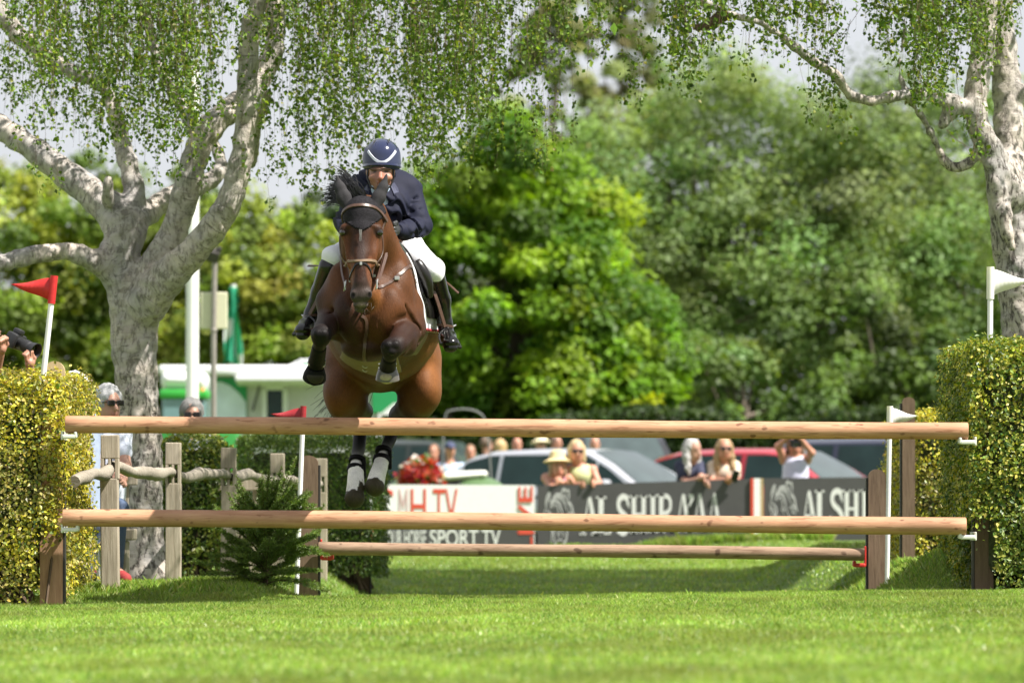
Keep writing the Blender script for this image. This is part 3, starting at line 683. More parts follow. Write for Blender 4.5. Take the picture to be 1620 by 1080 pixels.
def coat(ax):
    X, Y, Z = ax[0][:, None, None], ax[1][None, :, None], ax[2][None, None, :]
    return (0.0040 * np.sin(X * 14 + 2 * np.sin(Z * 11)) * np.sin(Z * 12 + Y * 5 + X * 4) + 0.0025 * np.sin(X * 31 + 1.3 * np.sin(Z * 17)) * np.sin(Z * 26 + Y * 9) * np.sin(Y * 13 + X * 7)).astype(np.float32)
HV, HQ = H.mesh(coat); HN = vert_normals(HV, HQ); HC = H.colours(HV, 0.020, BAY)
# nostrils dark, a star of pale hair under the bonnet, lighter nose sides, countershaded muzzle
def spot(V, C, c, r, col, k=1.0):
    d = np.linalg.norm((V - np.array(c)) / np.array(r), axis=1); w = (1 - smooth01((d - .6) / .5))[:, None] * k; return C * (1 - w) + np.array(col) * w
for q in ((558, 467, -.79), (585, 466, -.79)): HC = spot(HV, HC, A(*q), (.015, .03, .021), (.006, .004, .004))
for q in ((545, 366, -.64), (598, 366, -.64)): HC = spot(HV, HC, A(*q), (.036, .06, .034), (.02, .009, .006), .9)
for q in ((556, 430, -.72), (586, 430, -.72)): HC = spot(HV, HC, A(*q), (.03, .08, .10), (.20, .075, .035), .6)
HC = spot(HV, HC, A(572, 482, -.78), (.035, .03, .020), (.20, .15, .11), .5)
HC = spot(HV, HC, A(571, 395, -.74), (.028, .05, .14), (.045, .030, .027), .8)
for q, r_, c_ in (((590, 470, -.55), (.07, .10, .10), (.20, .075, .022)), ((640, 440, -.35), (.07, .12, .12), (.075, .028, .010)), ((560, 460, -.5), (.07, .10, .14), (.085, .032, .012)), ((690, 590, 1.0), (.10, .3, .2), (.175, .068, .020)), ((680, 540, .5), (.12, .5, .16), (.185, .075, .022)), ((530, 600, 1.0), (.1, .3, .2), (.095, .037, .013))): HC = spot(HV, HC, A(*q), r_, c_, .75)  # coat variation, with the sunlit breast, right flank and hip painted in
HC = HC * (0.82 + .36 * vnoise(HV[:, 0] * 7, HV[:, 1] * 7, HV[:, 2] * 5, 12))[:, None]
ragged = vnoise(HV[:, 0] * 60, HV[:, 1] * 60, HV[:, 2] * 25, 4)
for hf in ((562, 782, 1.11), (596, 765, 1.16)):
    dd = np.linalg.norm(HV - np.array(A(*hf)), axis=1); k = (dd < .055) & (ragged > .55); HC[k] = (.05, .042, .035)
for ft, hf in (((563, 742, 1.28), (562, 776, 1.14)), ((604, 727, 1.34), (596, 759, 1.19))):
    f0 = np.array(A(*ft)); d = np.array(A(*hf)) - f0; L = np.linalg.norm(d); d /= L; rel = HV - f0; tt = rel @ d; near = np.linalg.norm(rel - tt[:, None] * d, axis=1) < .10
    k = near & (tt > -.035) & (tt < L + .2); edge = L + .048 + .05 * (ragged - .5); HC[k & (tt < edge)] = np.array(WHT) * (.9 + .12 * ragged[k & (tt < edge)])[:, None]; HC[k & (tt >= edge)] = (.050, .042, .026)
M_coat, n, o = nodes_of("bay_coat")
p = N(n, "ShaderNodeBsdfPrincipled", Roughness=0.50); p.inputs['Specular IOR Level'].default_value = 0.16; p.inputs['Sheen Weight'].default_value = 0.0
a = N(n, "ShaderNodeAttribute", attribute_name="Col"); t = N(n, "ShaderNodeTexCoord")
mp = N(n, "ShaderNodeMapping"); mp.inputs['Scale'].default_value = (55, 55, 9); n.links.new(t.outputs['Object'], mp.inputs[0])
z = N(n, "ShaderNodeTexNoise", Scale=4, Detail=6); n.links.new(mp.outputs[0], z.inputs['Vector'])
z2 = N(n, "ShaderNodeTexNoise", Scale=5.5, Detail=4); n.links.new(t.outputs['Object'], z2.inputs['Vector'])
ad = N(n, "ShaderNodeMath", operation='ADD'); n.links.new(z.outputs[0], ad.inputs[0]); n.links.new(z2.outputs[0], ad.inputs[1])
mr = N(n, "ShaderNodeMapRange"); mr.inputs[1].default_value = 0.6; mr.inputs[2].default_value = 1.4; mr.inputs[3].default_value = 0.55; mr.inputs[4].default_value = 1.45; n.links.new(ad.outputs[0], mr.inputs[0])
mu = N(n, "ShaderNodeMix", data_type='RGBA', blend_type='MULTIPLY'); mu.inputs['Factor'].default_value = 1
n.links.new(a.outputs['Color'], mu.inputs['A']); n.links.new(mr.outputs[0], mu.inputs['B']); n.links.new(mu.outputs['Result'], p.inputs['Base Color'])
b = N(n, "ShaderNodeBump", Strength=0.35, Distance=0.008); n.links.new(z.outputs[0], b.inputs['Height']); n.links.new(b.outputs[0], p.inputs['Normal']); n.links.new(p.outputs[0], o.inputs[0])
horse = thing("horse", "dark bay horse with white hind feet and black ear bonnet, leaping over the rails", "horse", A(600, 540, .4))
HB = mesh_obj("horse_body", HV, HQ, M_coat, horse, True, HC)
hbvh = BVHTree.FromPolygons(HV.tolist(), HQ.tolist())
PXx = 810 + HV[:, 0] * F / (HV[:, 1] + D0); PYy = HY - (HV[:, 2] - ZC) * F / (HV[:, 1] + D0)     # where each body point sits, to lay tack on it
# eyes
M_eye = mat("dark_eye", (0.012, 0.008, 0.006), 0.08, var=0.0, spec=0.8)
for q in ((542.5, 368, -.652), (600.5, 368, -.652)): MB().lathe(Vector(A(*q)), [(.001, -.021), (.013, -.017), (.021, 0), (.013, .017), (.001, .021)], 14, (0, 1, 0)).build("eye", M_eye, horse, True)
# ears inside a crocheted bonnet
M_bonnet, n, o = nodes_of("crochet_bonnet")
p = N(n, "ShaderNodeBsdfPrincipled", Roughness=0.85); p.inputs['Specular IOR Level'].default_value = 0.2; t = N(n, "ShaderNodeTexCoord")
mp = N(n, "ShaderNodeMapping"); mp.inputs['Scale'].default_value = (95, 30, 120); n.links.new(t.outputs['Object'], mp.inputs[0])
vo = N(n, "ShaderNodeTexVoronoi", Scale=1.0); n.links.new(mp.outputs[0], vo.inputs['Vector'])
r = N(n, "ShaderNodeValToRGB"); r.color_ramp.elements[0].color = (0.020, 0.018, 0.022, 1); r.color_ramp.elements[1].color = (0.008, 0.007, 0.009, 1); r.color_ramp.elements[1].position = 0.7
n.links.new(vo.outputs[0], r.inputs[0]); n.links.new(r.outputs[0], p.inputs['Base Color'])
b = N(n, "ShaderNodeBump", Strength=0.25, Distance=0.003); b.invert = True; n.links.new(vo.outputs[0], b.inputs['Height']); n.links.new(b.outputs[0], p.inputs['Normal']); n.links.new(p.outputs[0], o.inputs[0])
m_ = (PYy < 366 - .30 * np.abs(PXx - 571) - .011 * (PXx - 571) ** 2) & (PYy > 306) & (HV[:, 1] < -.50) & (np.abs(PXx - 572) < 40)
bonnet = patch("ear_bonnet", HV, HQ, HN, m_, .0075, M_bonnet, horse, .007)
M_earcloth = mat("ear_cloth", (0.014, 0.0125, 0.015), 0.8, var=0.15, scale=60, bump=0.2, bscale=300)
for pts in ([((551, 326, -.53), .034), ((544, 312, -.52), .040), ((538, 297, -.51), .030), ((533, 279, -.50), .007)],
            [((592, 326, -.53), .034), ((599, 312, -.52), .038), ((606, 297, -.51), .028), ((611.5, 277, -.50), .007)]):
    E = Sculpt(.004); E.chain([(A(*q), r_) for q, r_ in pts], .02, flat=(0, 1, 0), fs=.62)
    d = 1 if pts[0][0][0] > 570 else -1
    E.cap(A(pts[1][0][0] + d * 1.5, pts[1][0][1], -.57), A(pts[3][0][0] - d * .5, pts[3][0][1] + 6, -.535), .021, .003, .012, None, op='-')
    V_, Q_ = E.mesh(); mesh_obj("ear", V_, Q_, M_earcloth, bonnet, True)
tz = MB(); c_ = A(570, 363, -.725)
for k in range(9):
    tz.tube([c_ + Vector((random.Random(k).uniform(-.008, .008), 0, 0)), c_ + Vector((random.Random(k + 50).uniform(-.005, .005), -.006, -.048 - .01 * (k % 3)))], [.0022, .0008], 5)
tz.build("tassel", mat("pale_fringe", (0.16, 0.15, 0.145), .8), bonnet)
# mane and forelock: locks of hair
M_hair = mat("black_hair", (0.006, 0.0055, 0.006), 0.45, var=0.4, scale=120, stretch=(1, 1, .2))
rg = random.Random(8)
def locks(name, n_, src, dst, sag, parent, m, rad=.0035, seg=6):
    mb = MB()
    for _ in range(n_):
        u = rg.random(); a_ = Vector(src(u)) + Vector([rg.gauss(0, .010) for _ in range(3)]); b_ = Vector(dst(u)) + Vector([rg.gauss(0, .024) for _ in range(3)])
        mid = a_.lerp(b_, .5) + Vector((rg.gauss(0, .012), rg.gauss(0, .02), sag + rg.gauss(0, .012))); P = catmull([a_, mid, b_], seg)
        mb.tube(P, [rad * (1 - .85 * i / (len(P) - 1)) for i in range(len(P))], 4, False)
    return mb.build(name, m, parent, True)
lp = lambda a_, b_: (lambda u: A(*a_).lerp(A(*b_), u))
locks("mane", 300, lp((564, 314, -.44), (552, 332, -.38)), lp((534, 274, -.34), (514, 322, -.26)), .04, horse, M_hair, .0045)
locks("forelock", 110, lp((550, 312, -.48), (584, 316, -.48)), lp((530, 284, -.42), (560, 300, -.44)), .02, horse, M_hair, .0045)
locks("mane", 240, lp((560, 330, -.36), (586, 400, .10)), lp((540, 350, -.28), (566, 420, .08)), .0, horse, M_hair, .0045)
tl = MB()
for _ in range(160):
    a_ = Vector(A(570, 500, 1.42)) + Vector((rg.gauss(0, .015), 0, rg.gauss(0, .015))); P = catmull([a_, a_ + Vector((rg.gauss(0, .02), .18, -.05)), a_ + Vector((rg.gauss(-.02, .04), .32, -.28)), a_ + Vector((rg.gauss(-.14, .07), .34 + rg.gauss(0, .05), -.60 + rg.gauss(0, .07)))], 5)
    tl.tube(P, [.005 * (1 - .8 * i / (len(P) - 1)) for i in range(len(P))], 4, False)
tl.build("tail", M_hair, horse, True)
wk = MB()
for k in range(30):
    a_ = A(571 + rg.gauss(0, 10), 480 + rg.uniform(-2, 10), -.74); wk.tube([a_, a_ + Vector((rg.gauss(0, .02), -.012, -rg.uniform(.012, .035)))], [.0006, .0003], 3, False)
wk.build("whiskers", mat("whisker", (.09, .075, .06), .7), horse)
# bridle
M_leather = mat("brown_leather", (0.075, 0.038, 0.026), 0.38, var=0.25, scale=40, bump=0.1, bscale=200)
M_blackleather = mat("black_leather", (0.009, 0.0075, 0.007), 0.30, var=0.2, scale=40, bump=0.08, bscale=200)
M_pale = mat("pale_noseband", (0.23, 0.15, 0.10), 0.6, var=0.25, scale=60)
M_steel = mat("steel", (0.50, 0.50, 0.50), 0.3, .55, var=0.05)
bridle = thing("bridle", None, None, A(571, 400, -.7)); bridle.parent = horse; bridle.matrix_parent_inverse = horse.matrix_basis.inverted()
def on_head(x, y, Y=-.9): return A(x, y, Y)
def cast(x, y):
    o_ = Vector((0, -D0, ZC)); h = hbvh.ray_cast(o_, (A(x, y, 0) - o_).normalized()); return h[0] if h[0] is not None else A(x, y, -.6)
def hstrap(name, pts, w, t_=.004, m=None, off=.002, n_=6): return strap(hbvh, [cast(*q) if len(q) == 2 else A(*q) for q in pts], w, t_, name, m or M_leather, bridle, off, n=n_)
hstrap("browband", [(540, 350, -.50), (545, 334), (556, 328), (571, 326), (586, 328), (598, 335), (603, 350, -.50)], .021, .006, off=.010)
hstrap("cheekpiece", [(541, 345, -.50), (542, 372, -.56), (545, 396, -.56), (550, 418, -.60), (553, 440, -.62)], .015)
hstrap("cheekpiece", [(604, 345, -.50), (605, 372, -.56), (602, 396, -.56), (595, 418, -.60), (590, 440, -.62)], .015)
hstrap("noseband", [(543, 425, -.50), (551, 416, -.62), (556, 413), (571, 412.5), (587, 412), (594, 416, -.62), (602, 425, -.50)], .016, .008, M_pale)
hstrap("drop_noseband", [(553, 446, -.62), (557, 430), (563, 419), (571, 416), (580, 419), (586, 430), (590, 448, -.62)], .011, .005, M_blackleather)
for q in ((546, 452, -.66), (596, 450, -.66)):
    c_ = A(*q); ring = [c_ + Vector((.006 * math.sin(a_), .030 * math.cos(a_) * .6, .030 * math.sin(a_))) for a_ in np.linspace(0, 6.283, 19)]
    MB().tube(ring, .0035, 8).build("bit_ring", M_steel, bridle, True); MB().box(c_, (.012, .012, .05), bev=.003).build("bit_shank", M_steel, bridle)
for q in ((554, 444), (592, 436), (571, 417)):
    MB().box(cast(*q) + Vector((0, -.008, 0)), (.014, .006, .018), bev=.002).build("buckle", M_steel, bridle)
# reins from the bit to the hands
def free_strap(name, pts, w, m, parent, up=(1, 0, 0.2), t_=.004):
    C_ = catmull([A(*q) for q in pts], 7); return MB().ribbon(C_, [up] * len(C_), w, t_).build(name, m, parent, True)
free_strap("rein", [(597, 447, -.66), (604, 424, -.52), (611, 400, -.44), (619, 372, -.34)], .030, M_leather, bridle, (.5, -1, 0))
free_strap("rein", [(597, 450, -.66), (603, 430, -.56), (609, 408, -.48), (618, 374, -.37)], .018, M_leather, bridle, (.5, -1, 0))
free_strap("rein", [(546, 450, -.66), (541, 430, -.56), (540, 405, -.44), (548, 380, -.34)], .016, M_leather, bridle, (-.5, -1, 0))
# breastplate, martingale and girth
bp_ = thing("breastplate", None, None, A(580, 520, -.5)); bp_.parent = horse; bp_.matrix_parent_inverse = horse.matrix_basis.inverted()
def bstrap(name, pts, w, t_=.005, m=None, off=.003): return strap(hbvh, [cast(*q) if len(q) == 2 else A(*q) for q in pts], w, t_, name, m or M_leather, bp_, off)
bstrap("neck_strap", [(597, 455), (612, 450), (628, 437), (642, 425), (648, 418, -.05), (646, 404, .06)], .022)
bstrap("shoulder_strap", [(648, 420), (655, 436, -.04), (660, 452, .1)], .024)
bstrap("martingale_strap", [(577, 488), (578, 505), (578, 530), (577, 552), (577, 570)], .022, .007)
MB().box(cast(628, 440) + Vector((0, -.012, 0)), (.030, .006, .022), bev=.003).build("buckle", M_steel, bp_)
for q in ((578, 577), (578, 583)):
    c_ = cast(*q) + Vector((0, -.014, 0)); MB().tube([c_ + Vector((.016 * math.cos(a_), 0, .018 * math.sin(a_))) for a_ in np.linspace(0, 6.283, 17)], .003, 7).build("ring", M_steel, bp_, True)
m_ = (HV[:, 1] > -.10) & (HV[:, 1] < .30) & (PYy > 540) & (np.abs(PXx - 584) < 48 + (PYy - 575) * .3) & (HN[:, 2] < .2)
patch("belly_guard", HV, HQ, HN, m_, .012, mat("tan_guard", (0.17, 0.125, 0.055), .55, var=.15), bp_, .009)
m_ = (HV[:, 1] > .10) & (HV[:, 1] < .22) & (HN[:, 2] < .75) & (PXx > 615) & (PYy > 470) & (PYy < 560)
patch("girth", HV, HQ, HN, m_, .012, M_leather, bp_, .009)
# boots on the legs
def leg_boot(name, pts, m, k=.012):
    S = Sculpt(.005); S.chain([(A(*q), r_) for q, r_ in pts], k); V_, Q_ = S.mesh(); return mesh_obj(name, V_, Q_, m, horse, True)
M_boot = mat("black_boot", (0.007, 0.0065, 0.007), .55, spec=.08, var=.2, scale=60, bump=.15, bscale=150)
M_clear = mat("grey_rubber", (0.10, 0.09, 0.08), .28, var=.2)
for side, (kn, ft, hf) in (("", ((505, 550, -.60), (500.5, 575, -.43), (498, 592, -.40))), ("", ((616, 567, -.60), (613, 582, -.44), (613, 592, -.44)))):
    b_ = leg_boot("tendon_boot", [(kn, .042), (ft, .049)], M_boot)
    c_ = A(*ft); d = (A(*hf) - c_).normalized()
    for s_ in (0.0, .022): MB().lathe(c_ + d * (s_ - .024), [(.049, -.005), (.053, -.004), (.053, .004), (.049, .005)], 22, d).build("clasp_band", M_steel, b_, True)
    MB().lathe(A(*hf) - d * .035, [(.046, -.01), (.052, 0), (.066, .042), (.069, .068), (.063, .070), (.05, .02)], 26, (d + Vector((0, .25, 0))).normalized()).build("over_reach_boot", M_clear if hf[0] > 550 else M_boot, horse, True)
for ft, up in (((563, 742, 1.28), (566, 722, 1.33)), ((604, 727, 1.34), (608, 706, 1.40))):
    d = (A(*ft) - A(*up)).normalized(); c_ = A(*ft)
    b_ = MB().lathe(c_ - d * .035, [(.045, -.045), (.052, -.042), (.051, -.02), (.046, -.018)], 22, d).build("fetlock_boot", M_boot, horse, True)
    MB().lathe(c_ + d * .004, [(.047, -.02), (.055, -.017), (.055, .012), (.048, .015)], 22, d).build("strap", M_boot, b_, True)
    MB().box(c_ + Vector((.05, .01, 0)), (.022, .06, .12), bev=.01).build("shell", M_boot, b_)

# ---------------------------------------------------------------- saddle
saddle = thing("saddle", "black jumping saddle on a white pad strapped to the leaping horse", "saddle", A(606, 410, .35))
M_pad = mat("white_pad", (0.74, 0.74, 0.76), .8, var=.05, scale=60, bump=.3, bscale=90)
for s_ in (1, -1):
    yy_ = HV[:, 1]; zz = HV[:, 2]; sd = (HV[:, 0] - A(605, 500, .3).x) * s_
    m_ = (yy_ > -.12) & (yy_ < .62) & (sd > .0) & (zz > 1.58 + .10 * smooth01((.15 - yy_) / .2)) & (zz < 2.12)
    pd = patch("saddle_pad", HV, HQ, HN, m_, .016, M_pad, saddle, .012)
    m_ = (yy_ > -.02) & (yy_ < .42) & (sd > .0) & (zz > 1.66 + .14 * smooth01((.10 - yy_) / .15)) & (zz < 2.10)
    patch("flap", HV, HQ, HN, m_, .034, M_blackleather, saddle, .016)
    m_ = (yy_ > -.12) & (yy_ < .62) & (sd > .05) & (zz > 1.585) & (zz < 1.605)
    if m_.sum() > 20: patch("piping", HV, HQ, HN, m_, .021, mat("red_piping", (.35, .04, .05), .7), pd, .004)
    kn = A(606 + 52 * s_, 412, -.02); kb = A(606 + 74 * s_, 470, .04)
    MB().tube(catmull([kn, kn.lerp(kb, .5) + Vector((.02 * s_, -.02, 0)), kb], 5), [.018, .03, .034, .036, .036, .034, .034, .03, .026, .022, .016], 12).build("knee_roll", M_blackleather, saddle, True)
S = Sculpt(.008); S.ell(A(606, 408, .40), (.16, .26, .06), .05); S.ell(A(606, 398, .08), (.09, .05, .06), .05); S.ell(A(606, 396, .66), (.15, .07, .07), .06); S.cap(A(640, 415, .35), A(570, 415, .35), .09, .09, .05)
V_, Q_ = S.mesh(); mesh_obj("seat", V_, Q_, M_blackleather, saddle, True)
for s_, hip, iron, tail in ((1, (662, 410, .12), (704, 517, .16), ((690, 436, .25), (706, 447, .32), (725, 464, .34))), (-1, (548, 410, .12), (490, 497, .16), ((516, 421, .25), (502, 421, .32), (487, 421, .34)))):
    a_, b_ = A(*hip), A(*iron); C_ = catmull([a_, a_.lerp(b_, .5) + Vector((.015 * s_, -.03, 0)), b_], 8)
    MB().ribbon(C_, [(s_ * .6, -.8, .1)] * len(C_), .026, .005).build("stirrup_leather", M_leather, saddle, True)
    C_ = catmull([A(*q) for q in tail], 6); MB().ribbon(C_, [(.2, -.5, 1)] * len(C_), .024, .005).build("leather_end", M_leather, saddle, True)
    t_ = b_ + Vector((0, 0, -.012)); fw = Vector((.035 * s_, -.10, -.10)); sd_ = Vector((.060, .0, .012 * -s_))
    P = catmull([t_, t_ + fw * .45 + sd_ * .8, t_ + fw + sd_], 6); st = MB().tube(P, .006, 8)
    P = catmull([t_, t_ + fw * .45 - sd_ * .8, t_ + fw - sd_], 6); st.tube(P, .006, 8); st.tube([t_ + fw - sd_ * 1.05, t_ + fw + sd_ * 1.05], [.011, .011], 8)
    st.build("stirrup_iron", M_blackleather, saddle, True)

# ---------------------------------------------------------------- the rider
SKIN = (0.33, 0.155, 0.10)
rider = thing("person", "rider in navy jacket, white breeches and navy helmet crouched over the leaping horse", "person", A(606, 400, .4))
M_skin = mat("skin", attr=True, rough=.5, var=.06, scale=60, bump=.05, bscale=300)
R = Sculpt(.0065)
R.ell(A(602, 262, -.02), (.074, .092, .105), .03, SKIN); R.ell(A(602, 283, -.06), (.057, .066, .070), .03, (.30, .14, .092)); R.ell(A(602, 297, -.085), (.034, .034, .026), .02, (.20, .10, .07))
R.cap(A(602, 274, -.122), A(602, 281.5, -.142), .010, .0150, .012, (.37, .15, .10)); R.ell(A(602, 283, -.128), (.0205, .013, .009), .008, (.35, .14, .095))
R.ell(A(593, 270.5, -.102), (.014, .014, .009), .006, None, op='-'); R.ell(A(611, 270.5, -.102), (.014, .014, .009), .006, None, op='-')
R.cap(A(587, 268, -.098), A(599, 267.5, -.114), .0075, .0075, .01, (.10, .05, .03)); R.cap(A(605, 267.5, -.114), A(617, 268, -.098), .0075, .0075, .01, (.10, .05, .03))
R.ell(A(593, 271.5, -.098), (.011, .011, .009), .003, (.10, .06, .05)); R.ell(A(611, 271.5, -.098), (.011, .011, .009), .003, (.10, .06, .05))
R.ell(A(589, 281, -.085), (.022, .025, .020), .02, SKIN); R.ell(A(615, 281, -.085), (.022, .025, .020), .02, SKIN)
R.cap(A(597, 288.5, -.124), A(607, 288.5, -.124), .0060, .0060, .008, (.24, .105, .08)); R.cap(A(597.5, 293, -.120), A(606.5, 293, -.120), .0062, .0062, .008, (.24, .11, .085))
R.ell(A(602, 291, -.128), (.0105, .016, .0085), .004, None, op='-')
R.ell(A(581.5, 272, -.0), (.010, .024, .030), .01, SKIN); R.ell(A(622.5, 272, -.0), (.010, .024, .030), .01, SKIN)
R.cap(A(602, 290, .02), A(605, 312, .12), .062, .072, .03, SKIN)
for pts in ([((606, 312, .16), .14), ((610, 355, .36), .135), ((612, 392, .58), .15)], [((564, 308, .14), .058), ((549, 352, .06), .045), ((553, 362, -.12), .030)], [((650, 308, .14), .058), ((667, 358, .06), .045), ((644, 365, -.20), .030)],
            [((588, 396, .52), .085), ((527, 412, .13), .046), ((508, 462, .24), .036), ((493, 496, .27), .03)], [((632, 396, .52), .085), ((684, 430, .12), .046), ((697, 474, .24), .036), ((704, 512, .27), .03)]):
    R.chain([(A(*q), r_) for q, r_ in pts], .04, SKIN)
RV, RQ = R.mesh(); RC = R.colours(RV, .006, SKIN)
RC = spot(RV, RC, A(602, 291, -.120), (.008, .02, .007), (.02, .006, .006)); stub = np.abs(RV[:, 2] - A(602, 292, 0).z) < .05
for q in ((593, 271.5, -.11), (611, 271.5, -.11)): RC = spot(RV, RC, A(*q), (.013, .03, .008), (.035, .018, .014), .9)
mesh_obj("body", RV, RQ, M_skin, rider, True, RC)
# jacket
M_navy = mat("navy_cloth", (0.0085, 0.010, 0.026), .75, var=.12, scale=50, bump=.12, bscale=220, sheen=.0, spec=.25)
J = Sculpt(.0075)
J.cap(A(608, 314, .15), A(611, 350, .38), .165, .150, .05, flat=(1, 0, 0), fs=1.12); J.cap(A(611, 350, .38), A(612, 388, .55), .155, .165, .04)
J.cap(A(573, 299, .12), A(642, 299, .12), .076, .076, .05); J.ell(A(608, 325, .02), (.15, .10, .11), .05); J.ell(A(607, 300, .22), (.20, .16, .13), .06)
J.chain([(A(565, 302, .13), .074), (A(547, 352, .05), .060), (A(553, 366, -.20), .046)], .035)
J.chain([(A(648, 302, .13), .072), (A(668, 357, .04), .056), (A(640, 365.5, -.20), .050), (A(632, 365, -.26), .044)], .03)
J.cap(A(655, 330, .06), A(662, 345, .03), .056, .056, .012); J.ell(A(665, 362, .0), (.055, .05, .042), .010)
J.cap(A(590, 296, .06), A(584, 308, -.01), .034, .026, .02); J.cap(A(617, 296, .06), A(626, 312, -.01), .034, .028, .02)
J.cap(A(602, 300, -.02), A(604, 330, -.10), .040, .03, .012, op='-')
for a_, b_, r_ in (((640, 350, -.06), (668, 344, -.03), .006), ((646, 338, .00), (670, 330, .01), .005), ((642, 358, -.12), (672, 356, -.03), .006), ((640, 325, .03), (660, 312, .05), .006), ((634, 340, .02), (640, 312, .04), .007), ((648, 372, -.13), (664, 374, -.04), .005), ((628, 318, -.02), (622, 350, -.04), .008), ((652, 322, .02), (668, 320, .03), .004)):
    J.cap(A(*a_), Vector(A(*b_)), r_, r_ * .6, .018, None, op='-')
def folds(ax):
    X, Y, Z = ax[0][:, None, None], ax[1][None, :, None], ax[2][None, None, :]
    return (0.0115 * np.sin(Z * 80 + X * 75 + 2.2 * np.sin(X * 38 + Y * 30)) * np.clip(np.sin(X * 16 + Z * 11 + Y * 6) + .25, 0, 1)).astype(np.float32)
V_, Q_ = J.mesh(folds); jacket = mesh_obj("jacket", V_, Q_, M_navy, rider, True); jb = BVHTree.FromPolygons(V_.tolist(), Q_.tolist())
def jcast(x, y):
    o_ = Vector((0, -D0, ZC)); d_ = (A(x, y, 0) - o_).normalized(); h = jb.ray_cast(o_, d_); return h
def lapel(outline, m, name, off=.012):
    P = []
    for q in outline:
        h = jcast(*q); P.append((h[0] if h[0] else A(q[0], q[1], -.05)) + Vector((0, -off, 0)))
    MB().prism(P, (0, .008, 0)).build(name, m, jacket)
M_lapel = mat("navy_velvet", (0.030, 0.034, 0.075), .8, var=.1, sheen=.4)
lapel([(617, 292), (624, 289), (630, 298), (632, 306), (624, 308)], M_lapel, "collar"); lapel([(586, 292), (581, 290), (575, 298), (574, 306), (582, 310)], M_lapel, "collar")
lapel([(624, 306), (632, 304), (630, 314), (618, 322)], M_navy, "lapel"); lapel([(581, 306), (574, 304), (577, 316), (590, 326)], M_navy, "lapel")
S = Sculpt(.006); S.cap(A(602, 300, -.01), A(606, 334, .0), .058, .062, .03); V_, Q_ = S.mesh(); mesh_obj("shirt", V_, Q_, mat("pale_shirt", (.42, .52, .66), .7, var=.08), rider, True)
MB().tube([A(622, 268, -.03), A(623, 282, -.035), A(617, 296, -.06), A(604, 303, -.09)], .0055, 6).tube([A(582, 268, -.03), A(581, 282, -.035), A(587, 296, -.06), A(600, 303, -.09)], .0055, 6).build("chin_strap", M_blackleather, rider, True)
# gloved hands, five fingers each closed on the reins
M_glove = mat("black_glove", (0.030, 0.030, 0.032), .45, var=.25, scale=60, bump=.2, bscale=200)
for s_, w0 in ((1, (628, 364, -.28)), (-1, (554, 366, -.24))):
    G = Sculpt(.0035); w_ = A(*w0); d = Vector((-.30 * s_, -.95, -.05)).normalized(); u = Vector((0, 0, 1)); e_ = d.cross(u).normalized() * s_
    G.cap(w_, w_ + d * .045, .026, .030, .012, flat=u, fs=1.2); G.ell(w_ + d * .065, (.026, .035, .042), .012)
    for k, ln in enumerate((.040, .046, .043, .034)):
        b_ = w_ + d * .085 + u * (.030 - .020 * k) - e_ * .004; k1 = b_ + d * ln * .55 + e_ * .018; k2 = k1 - d * ln * .25 + e_ * -.030; k3 = k2 - d * .022 - e_ * .002
        G.chain([(b_, .0105), (k1, .0098), (k2, .0090), (k3, .0082)], .004)
    G.chain([(w_ + d * .035 + u * .026 - e_ * .012, .013), (w_ + d * .07 + u * .044 - e_ * .018, .011), (w_ + d * .10 + u * .040 - e_ * .014, .0095)], .006)
    V_, Q_ = G.mesh(); mesh_obj("glove", V_, Q_, M_glove, rider, True)
    MB().lathe(w_ - d * .004, [(.034, -.012), (.040, -.010), (.040, .012), (.034, .014)], 18, d).build("cuff", M_navy, rider, True)
# breeches
M_white_br = mat("white_breeches", (0.74, 0.745, 0.78), .75, var=.05, scale=40, bump=.15, bscale=120)
B = Sculpt(.0075)
for s_, h_, k_, c_ in ((1, (634, 388, .50), (684, 428, .10), (691, 452, .16)), (-1, (586, 388, .50), (529, 408, .12), (518, 432, .16))):
    B.chain([(A(*h_), .122), (A(*k_), .068), (A(*c_), .044)], .04)
B.ell(A(610, 390, .60), (.17, .14, .13), .06); V_, Q_ = B.mesh(lambda ax: (.003 * np.sin(ax[2][None, None, :] * 42 + ax[0][:, None, None] * 30 + 2 * np.sin(ax[1][None, :, None] * 14))).astype(np.float32)); mesh_obj("breeches", V_, Q_, M_white_br, rider, True)
# tall boots
M_tall = mat("polished_boot", (0.006, 0.0055, 0.0055), .22, var=.15, spec=.45, bump=.05, bscale=90)
for s_, kn, cf, an, he, to in ((1, (688, 444, .14), (697, 474, .24), (704, 512, .27), (706, 526, .29), (713, 541, .04)), (-1, (520, 428, .14), (508, 462, .24), (493, 496, .27), (490, 508, .29), (479, 521, .05))):
    T_ = Sculpt(.006); T_.chain([(A(*kn) + (A(*kn) - A(*cf)).normalized() * .03, .067), (A(*cf), .058), (A(*an), .042), (A(*he), .042)], .02)
    T_.chain([(A(*he), .040), (A(*he).lerp(A(*to), .5), .043), (A(*to), .040)], .02); T_.ell(A(*to) + Vector((0, -.015, -.004)), (.046, .05, .032), .02)
    T_.cap(A(*he) + Vector((0, .02, -.035)), A(*to) + Vector((0, -.03, -.034)), .030, .030, .004, flat=(1, 0, 0), fs=1.35)
    V_, Q_ = T_.mesh(); tb = mesh_obj("tall_boot", V_, Q_, M_tall, rider, True)
    c_ = A(*an); MB().lathe(c_ + Vector((0, 0, -.012)), [(.047, -.008), (.051, -.006), (.051, .006), (.047, .008)], 18, (.15 * s_, 0, 1)).build("spur_strap", M_leather, tb, True)
    sp = c_ + Vector((0, .03, -.02)); MB().tube([sp + Vector((.03 * s_, -.02, 0)), sp + Vector((.035 * s_, .03, 0)), sp + Vector((.062 * s_, .075, .016))], [.007, .007, .004], 8).build("spur", M_steel, tb, True)
